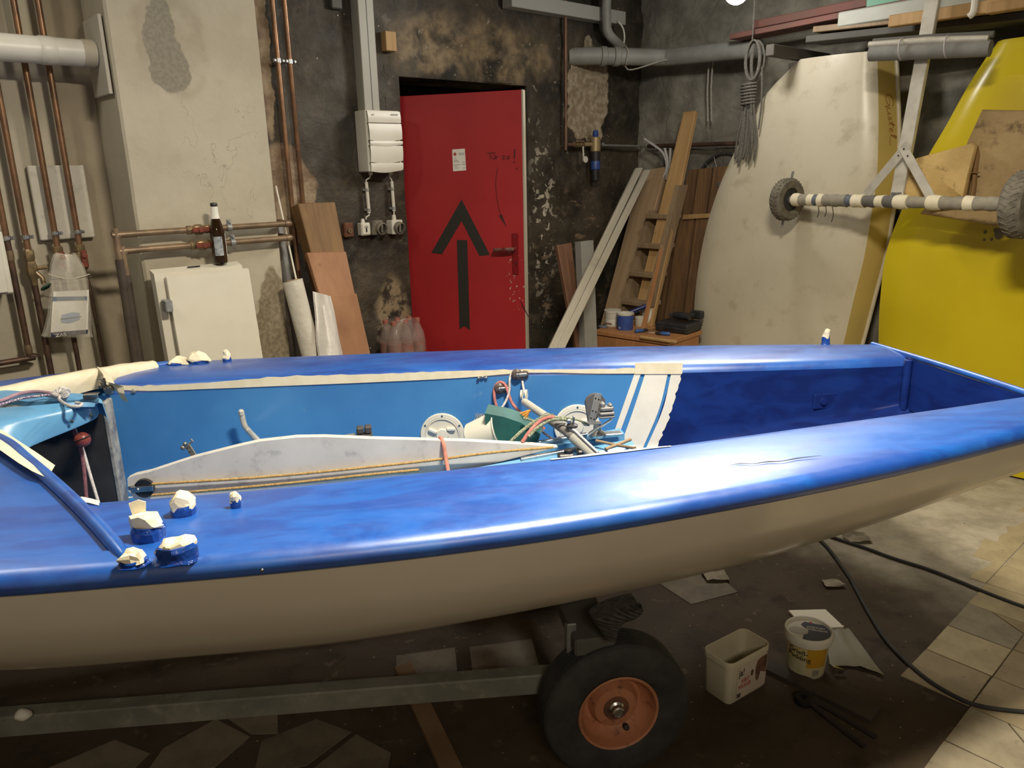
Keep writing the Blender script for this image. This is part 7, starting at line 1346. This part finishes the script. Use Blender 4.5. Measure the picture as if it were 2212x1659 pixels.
b = MB(); b.bar(cen+Vector((0, 0.06, 0)), c2+Vector((0, -0.06, 0)), 0.05, 0.05); axl = TRL.add('axle', b, M_['galv'])
MGB = mat('dirty_grey_beam', (0.235, 0.235, 0.20), 0.65, 0.1, (0.17, 0.17, 0.14), 7, dirt=(0.30, 0.29, 0.24))
zb_ = 0.235
g0, g1 = Vector(bz(0, 1560, zb_)), Vector(bz(1160, 1468, zb_)); dd = (g1-g0).normalized(); b = MB(); b.bar(g0-dd*1.4, g1+dd*0.10, 0.05, 0.062, (0, 0, 1)); TRL.add('beam', b, MGB, label='long dirty grey trailer beam'); bmz = zb_
b = MB(); b.bar(Vector((cen.x-0.35, 0.60, zb_+0.02)), g0-dd*1.3+Vector((0, 0.4, 0)), 0.05, 0.06); TRL.add('beam', b, MGB)
# bunk: cross bar, bracket, padded carpet strap
bk0 = Vector(bz(1250, 1322, 0.50)); bx_ = bk0.x+0.05
b = MB(); b.box((bx_-0.01, 0.06, 0.405), (0.11, 0.9, 0.05), None, 0.006); TRL.add('cross_bunk', b, mat('dark_bunk_wood', (0.09, 0.085, 0.075), 0.8))
b = MB(); p_ = Vector(bz(1235, 1363, 0.43)); b.box((p_.x, -0.34, 0.33), (0.026, 0.008, 0.24), None, 0.002); b.lathe([(0.006, 0), (0.006, 0.001)], 10, align((p_.x, -0.3445, 0.27), (0, -1, 0))); TRL.add('bracket', b, M_['galv'], label='upright galvanised bracket beside the wheel')
for ey in (-0.30, 0.42): b = MB(); b.box((bx_-0.05, ey, 0.325), (0.04, 0.03, 0.19), None, 0.003); TRL.add('post', b, M_['galv'], axl)
n = NT('ribbed_dark_carpet'); n.set('Base Color', n.mix(n.ramp(n.noise(60, 4), 0.35, 0.65), (0.105, 0.10, 0.088), (0.055, 0.052, 0.047))); n.set('Roughness', 0.95); n.bump(n.noise(150, 3), 0.5, 0.004)
e1 = [(1331, 1386), (1336, 1364), (1350, 1346), (1372, 1338), (1389, 1322), (1385, 1306)]; e2 = [(1307, 1381), (1290, 1352), (1283, 1337), (1318, 1316), (1350, 1306), (1376, 1300)]
q1 = smooth_path([onPlane(FBOAT, px, py, -0.47) for px, py in e1], 8); q2 = smooth_path([onPlane(FBOAT, px, py, -0.42) for px, py in e2], 8); rows = []
for i, (a, c) in enumerate(zip(q1, q2)):
    k = 0.0065*(1 if i % 3 else -1); rows.append([a+Vector((0, 0.02, -0.004)), a]+[a+(c-a)*u+Vector((0, -k-0.010*sin(pi*u), 0.3*k)) for u in (0.15, 0.4, 0.65, 0.9)]+[c, c+Vector((0, 0.05, -0.004))])
b = MB(); b.grid(rows)
TRL.add('padding', b, n.m, label='ribbed dark carpet padding of the bunk', angle=60)
TRL.done()
sp_ = Vector(bz(52, 1552, zb_+0.035)); b = MB(); b.ball(Vector((sp_.x, sp_.y, zb_+0.046)), 0.017, 10, (1.2, 0.9, 0.8)); b.jitter(0.005, 40); solo('crumpled_tape', b, M_['paper_white'], 'crumpled white scrap lying on the grey trailer beam', 'scrap', FBOAT)
# ================================================================ things on the floor
# white rectangular tub
def rrect(hx_, hy_, r, n=6):
    out = []
    for (sx_, sy_, a0) in ((1, 1, 0), (-1, 1, pi/2), (-1, -1, pi), (1, -1, 3*pi/2)):
        for k in range(n+1): a = a0+pi/2*k/n; out.append((sx_*(hx_-r)+r*cos(a), sy_*(hy_-r)+r*sin(a)))
    return out
fl0, fr0 = onZ(1580, 1519, 0.0), onZ(1661, 1472, 0.0); lf0 = onZ(1510, 1497, 0.0)
ctr = (fr0+lf0)/2; dx = (fr0-fl0).normalized(); FT = frame(Vector((ctr.x, ctr.y, 0)), atan2(dx.y, dx.x)); hx0 = (fr0-fl0).length/2; hy0 = (lf0-fl0).length/2; HT = 0.152
TUB = Thing('plastic_tub', 'empty white rectangular plastic tub with a printed side label', 'tub', FT)
b = MB(); rings = []
for (k, z, r, ins) in ((0.94, 0.0, 0.016, 0), (1.0, 0.006, 0.018, 0), (1.06, HT-0.022, 0.022, 0), (1.10, HT-0.020, 0.024, 0), (1.105, HT-0.003, 0.024, 0), (1.09, HT, 0.024, 0), (1.05, HT-0.001, 0.022, 0), (1.02, HT-0.03, 0.021, 0), (0.97, 0.010, 0.018, 0)):
    rings.append([Vector((p[0], p[1], z)) for p in rrect(hx0*k, hy0*k, r)])
b.grid(rings, wrap=True); b.add(rings[0], [tuple(range(len(rings[0])))]); b.add(rings[-1], [tuple(range(len(rings[-1])))])
tb_ = TUB.add('tub', b, mat('milky_plastic', (0.66, 0.61, 0.46), 0.4, 0, (0.60, 0.55, 0.41), 4, sub=0.15), angle=40)
def tubp(u, v): z = 0.010+(HT-0.036)*v; k = 1.0+0.06*(z/HT); return Vector((hx0*k*u, -hy0*k-0.0012, z))   # point on the labelled side
def tquad(us, vs_, off=0.0): b = MB(); b.slab([tubp(us[0], vs_[0]), tubp(us[1], vs_[0]), tubp(us[1], vs_[1]), tubp(us[0], vs_[1])], (0, -0.0008-off, 0)); return b
lab_ = TUB.add('label', tquad((-0.62, 0.88), (0.02, 0.98)), mat('pink_white_label', (0.62, 0.54, 0.45), 0.5, 0, (0.56, 0.46, 0.38), 12), tb_, angle=0)
b = MB()
def tblob(u, v, ru, rv, n=14): return [tubp(u+ru*cos(a), v+rv*sin(a)) for a in [2*pi*k/n for k in range(n)]]
b.slab(tblob(0.42, 0.60, 0.13, 0.33), (0, -0.0016, 0)); b.slab([tubp(0.30, 0.62), tubp(0.86, 0.40), tubp(0.86, 0.97), tubp(0.46, 0.95)], (0, -0.0012, 0)); b.slab(tblob(0.12, 0.62, 0.07, 0.10), (0, -0.0016, 0)); TUB.add('label_picture', b, mat('dark_brown_print', (0.11, 0.055, 0.035), 0.5, 0, (0.20, 0.10, 0.07), 40), lab_, angle=0)
def tub_text(body, size, u, v, m, sh=0.0, sx=1.0): p = tubp(u, v); TUB.add('lettering', text_mb(body, size, T(p.x, p.y-0.0016, p.z) @ RX(pi/2), 0.0005, None, sh, sx), m, lab_, angle=0)
tub_text('ja!', 0.034, -0.56, 0.70, M_['black_plastic'], 0.1, 0.8); mr_ = mat('red_lettering', (0.42, 0.07, 0.06), 0.5); tub_text('FÜRST', 0.0185, -0.42, 0.46, mr_, 0.15, 0.7); tub_text('PÜCKLER', 0.0185, -0.56, 0.30, mr_, 0.15, 0.75)
b = MB()
for k in range(9): b.add(*(lambda q: (q.v, q.f))(tquad((-0.60+0.022*k, -0.60+0.022*k+0.011), (0.04, 0.17), 0.0006)))
TUB.add('barcode', b, M_['black_plastic'], lab_, angle=0, kind='stuff'); TUB.done()
# round pudding bucket
pc0 = onZ(1738, 1440, 0.0); pcx, pcy = 0.944, 2.182; HB_ = 0.152
FPB = frame(Vector((pcx, pcy, 0)), radians(-28)); PB = Thing('pudding_bucket', 'round white food bucket with a yellow label and a dark blue lid print', 'bucket', FPB)
def pr_(z): return 0.058+0.011*z/HB_
b = MB(); b.lathe([(0.001, 0.004), (0.052, 0.004), (0.056, 0), (0.058, 0.003), (pr_(0.125), 0.125), (0.001, 0.13)], 36); bk_ = PB.add('bucket', b, mat('clear_white_plastic', (0.55, 0.52, 0.42), 0.35), angle=40)
b = MB(); b.lathe([(0.070, 0.118), (0.0745, 0.120), (0.0755, 0.130), (0.0755, 0.146), (0.073, 0.151), (0.069, 0.150), (0.066, 0.141), (0.001, 0.141)], 40); ld = PB.add('lid', b, M_['white_plastic'], bk_, angle=40)
def wrapl(z0, z1, a0, a1, off, n=20): b = MB(); b.lathe([(pr_(z0)+off, z0), (pr_(z1)+off, z1)], n, None, a0, a1); return b
lb_ = PB.add('label', wrapl(0.012, 0.118, -2.75, -0.25, 0.0008, 30), mat('cream_label', (0.60, 0.50, 0.22), 0.4, 0, (0.50, 0.45, 0.28), 12), bk_, angle=60)
PB.add('yellow_panel', wrapl(0.045, 0.117, -1.45, -0.42, 0.0013), mat('golden_print', (0.56, 0.32, 0.03), 0.4, 0, (0.50, 0.27, 0.02), 8), lb_, angle=60)
b = MB(); b.lathe([(pr_(0.012)+0.0014, 0.014), (pr_(0.06)+0.0014, 0.058), (pr_(0.07)+0.0014, 0.066)], 18, None, -2.70, -1.55); PB.add('custard_picture', b, mat('pale_green_print', (0.42, 0.42, 0.24), 0.5, 0, (0.55, 0.52, 0.36), 25), lb_, angle=60)
def bend_(a_c, z_c, off=0.002, tilt=-0.10):
    def f(q):
        x, y = q.x, q.y; a = a_c+x/0.066; z = z_c+y+tilt*x; r = pr_(z)+off+q.z; return Vector((r*cos(a), r*sin(a), z))
    return f
PB.add('lettering', text_mb('Grieß-', 0.024, None, 0.0004, bend_(-2.38, 0.094)), M_['black_plastic'], lb_, angle=0); PB.add('lettering', text_mb('Pudding', 0.024, None, 0.0004, bend_(-2.42, 0.074)), M_['black_plastic'], lb_, angle=0)
b = MB()
for k in range(10): q = wrapl(0.016, 0.038, -1.12+0.035*k, -1.12+0.035*k+0.016, 0.0022, 1); b.add(q.v, q.f)
PB.add('barcode', b, M_['grey_plastic'], lb_, angle=60, kind='stuff')
zl_ = 0.1413; b = MB(); r_ = 0.0655
pol = [(r_*cos(a), r_*sin(a), zl_) for a in [-1.75+ (1.75+0.95)*k/16 for k in range(17)]]+[(-0.02, 0.048, zl_), (-0.028, 0.028, zl_), (0.0, 0.0, zl_), (-0.012, -0.03, zl_)]
b.slab(pol, (0, 0, 0.0008)); nv = PB.add('lid_print', b, mat('dark_navy_print', (0.022, 0.032, 0.075), 0.4), ld, angle=0)
b = MB(); b.slab([(-0.060+0.0*a, 0, zl_) if False else (-0.030+0.030*cos(a), -0.012+0.020*sin(a), zl_) for a in [2*pi*k/18 for k in range(18)]], (0, 0, 0.0012)); PB.add('lid_spoon', b, mat('grey_white_print', (0.46, 0.44, 0.40), 0.4), ld, angle=0)
b = MB(); b.slab([(0.0+0.006*cos(a), 0.050+0.006*sin(a), zl_) for a in [2*pi*k/8 for k in range(8)]], (0, 0, 0.0012)); PB.add('lid_emblem', b, mr_, ld, angle=0)
for t_, y in (('JOGHURT', 0.022), ('ERZEUGNIS', 0.008)): PB.add('lettering', text_mb(t_, 0.0125, T(-0.008, y-0.004, zl_+0.0012) @ RZ(radians(8)), 0.0004), M_['white_plastic'], nv, angle=0)
PB.done()
# sheets on the floor
def fz(px, py, z=0.004): return onZ(px, py, z)
b = MB(); b.slab([fz(1703, 1318, .012), fz(1783, 1316, .012), fz(1823, 1354, .012), fz(1740, 1358, .012)], (0, 0, -0.009)); solo('white_tile', b, M_['white_melamine'], 'thin cream white panel piece lying behind the pudding bucket', 'panel', angle=0)
b = MB(); rows = []
Lq = [(1786, 1361), (1786, 1395), (1792, 1430), (1797, 1442)]; Rq = [(1834, 1358), (1862, 1395), (1888, 1430), (1909, 1458)]
for (l_, r_) in zip(Lq, Rq): A_, B_ = fz(*l_, 0.012), fz(*r_, 0.010); rows.append([A_+(B_-A_)*k/8+Vector((0, 0, 0.008*noise.noise(Vector((k*0.6, l_[1]*0.03, 0))))) for k in range(9)])
rows[-1] = [q+Vector((0, 0.03*sin(pi*k/8), 0)) for k, q in enumerate(rows[-1])]
b.grid(rows); b.grid([[q+Vector((0, 0, -0.0015)) for q in r_] for r_ in rows]); solo('grey_sheet', b, mat('grey_card', (0.20, 0.19, 0.145), 0.4, 0, (0.165, 0.155, 0.115), 5), 'grey pointed sheet lying right of the pudding bucket', 'sheet', angle=50)
b = MB(); A_ = [fz(1783, 1430, .01), fz(1800, 1437, .03), fz(1826, 1450, .012)]; B_ = [fz(1790, 1440, .006), fz(1800, 1456, .006), fz(1822, 1455, .006)]; b.grid([[a, (a+c)/2+Vector((0, -0.004, 0.012)), c] for a, c in zip(A_, B_)]); b.grid([[a+Vector((0, 0.001, -0.001)), (a+c)/2+Vector((0, -0.003, 0.011)), c+Vector((0, 0.001, -0.001))] for a, c in zip(A_, B_)]); solo('foil_scrap', b, M_['steel'], 'crumpled shiny scrap at the corner of the grey sheet', 'scrap', angle=30)
def scrap(px, py, r, lab, m, seed, name='paper_scrap'):
    c = fz(px, py, 0); b = MB(); rows = []
    for i in range(5): rows.append([c+Vector(((j-2)*r*0.45, (i-2)*r*0.35, 0.012+0.012*noise.noise(Vector((i*0.9, j*0.9, seed))))) for j in range(5)])
    b.grid(rows); b.jitter(r*0.25, 12, seed); 
    for q in b.v: q.z = max(q.z, 0.003)
    b.grid([[q+Vector((0, 0, -0.001)) for q in r_] for r_ in rows]); return solo(name, b, m, lab, 'scrap', angle=25)
M_['dirty_paper'] = mat('dirty_paper', (0.30, 0.26, 0.19), 0.8, 0, (0.20, 0.17, 0.12), 30)
scrap(1852, 1166, 0.055, 'crumpled paper scrap on the floor under the boat stern', M_['dirty_paper'], 1); scrap(1800, 1264, 0.04, 'pale scrap on the dark floor between boat and cable', M_['dirty_paper'], 4); scrap(1545, 1248, 0.05, 'whitish scrap on the floor just under the hull edge', M_['dirty_paper'], 7)
# cables
def floor_cable(pts, r, lab): b = MB(); b.tube(smooth_path([fz(px, py, r+0.001) for px, py in pts], 8), r, 8); return solo('cable', b, M_['black_rubber'], lab, 'cable', angle=60, group='black cables on the floor')
floor_cable([(1745, 1145), (1785, 1180), (1830, 1240), (1850, 1275), (1880, 1330), (1920, 1390), (1990, 1458), (2060, 1503), (2120, 1526), (2212, 1538), (2330, 1545)], 0.0072, 'black cable curving from under the boat past the grey sheet')
floor_cable([(1770, 1150), (1815, 1166), (1870, 1184), (1930, 1206), (2000, 1228), (2060, 1251), (2140, 1284), (2212, 1311), (2330, 1350)], 0.0072, 'black cable running straight across the floor tiles')
# dark plank and wheel wrench
P4 = [fz(1632, 1440), fz(1652, 1428), fz(1902, 1536), fz(1880, 1562)]; b = MB(); b.slab([Vector((p.x, p.y, 0.014)) for p in P4], (0, 0, -0.013)); solo('dark_lath', b, mat('dark_dirty_wood', (0.055, 0.042, 0.033), 0.8, 0, (0.04, 0.03, 0.025), 8), 'dark dirty board flat on the floor between tub and wrench', 'board', angle=0)
M_['dark_rust'] = mat('dark_rusty_iron', (0.045, 0.03, 0.027), 0.8, 0.2, (0.03, 0.022, 0.02), 20)
WR = Thing('pipe_wrench', 'dark iron tongs with two long handles lying on the floor', 'wrench'); c = fz(1742, 1512, 0.015); h1, h2 = fz(1892, 1592, 0.012), fz(1868, 1612, 0.012); b = MB(); b.tube(smooth_path([c, c+(h1-c)*0.3+Vector((0.004, 0.008, 0.006)), h1], 6), 0.0085, 8); WR.add('handle', b, M_['dark_rust']); b = MB(); b.tube(smooth_path([c, c+(h2-c)*0.3+Vector((0, -0.006, 0.002)), h2], 6), 0.0085, 8); WR.add('handle', b, M_['dark_rust']); b = MB(); b.lathe([(0.011, 0), (0.026, 0.0), (0.028, 0.010), (0.026, 0.022), (0.011, 0.022), (0.010, 0.0)], 18, T(c.x-0.006, c.y+0.004, 0.002)); WR.add('jaw', b, mat('dark_iron', (0.03, 0.026, 0.024), 0.6, 0.6)); WR.done()
p1, p2 = fz(905, 1515, 0.02), fz(975, 1665, 0.02); b = MB(); b.bar(p1+(p1-p2)*0.6, p2+(p2-p1)*0.5, 0.058, 0.024, (0, 0, 1)); solo('floor_lath', b, mat('tan_lath', (0.20, 0.125, 0.06), 0.8, 0, (0.15, 0.09, 0.045), 6), 'tan wooden lath lying on the floor under the trailer beam', 'lath')
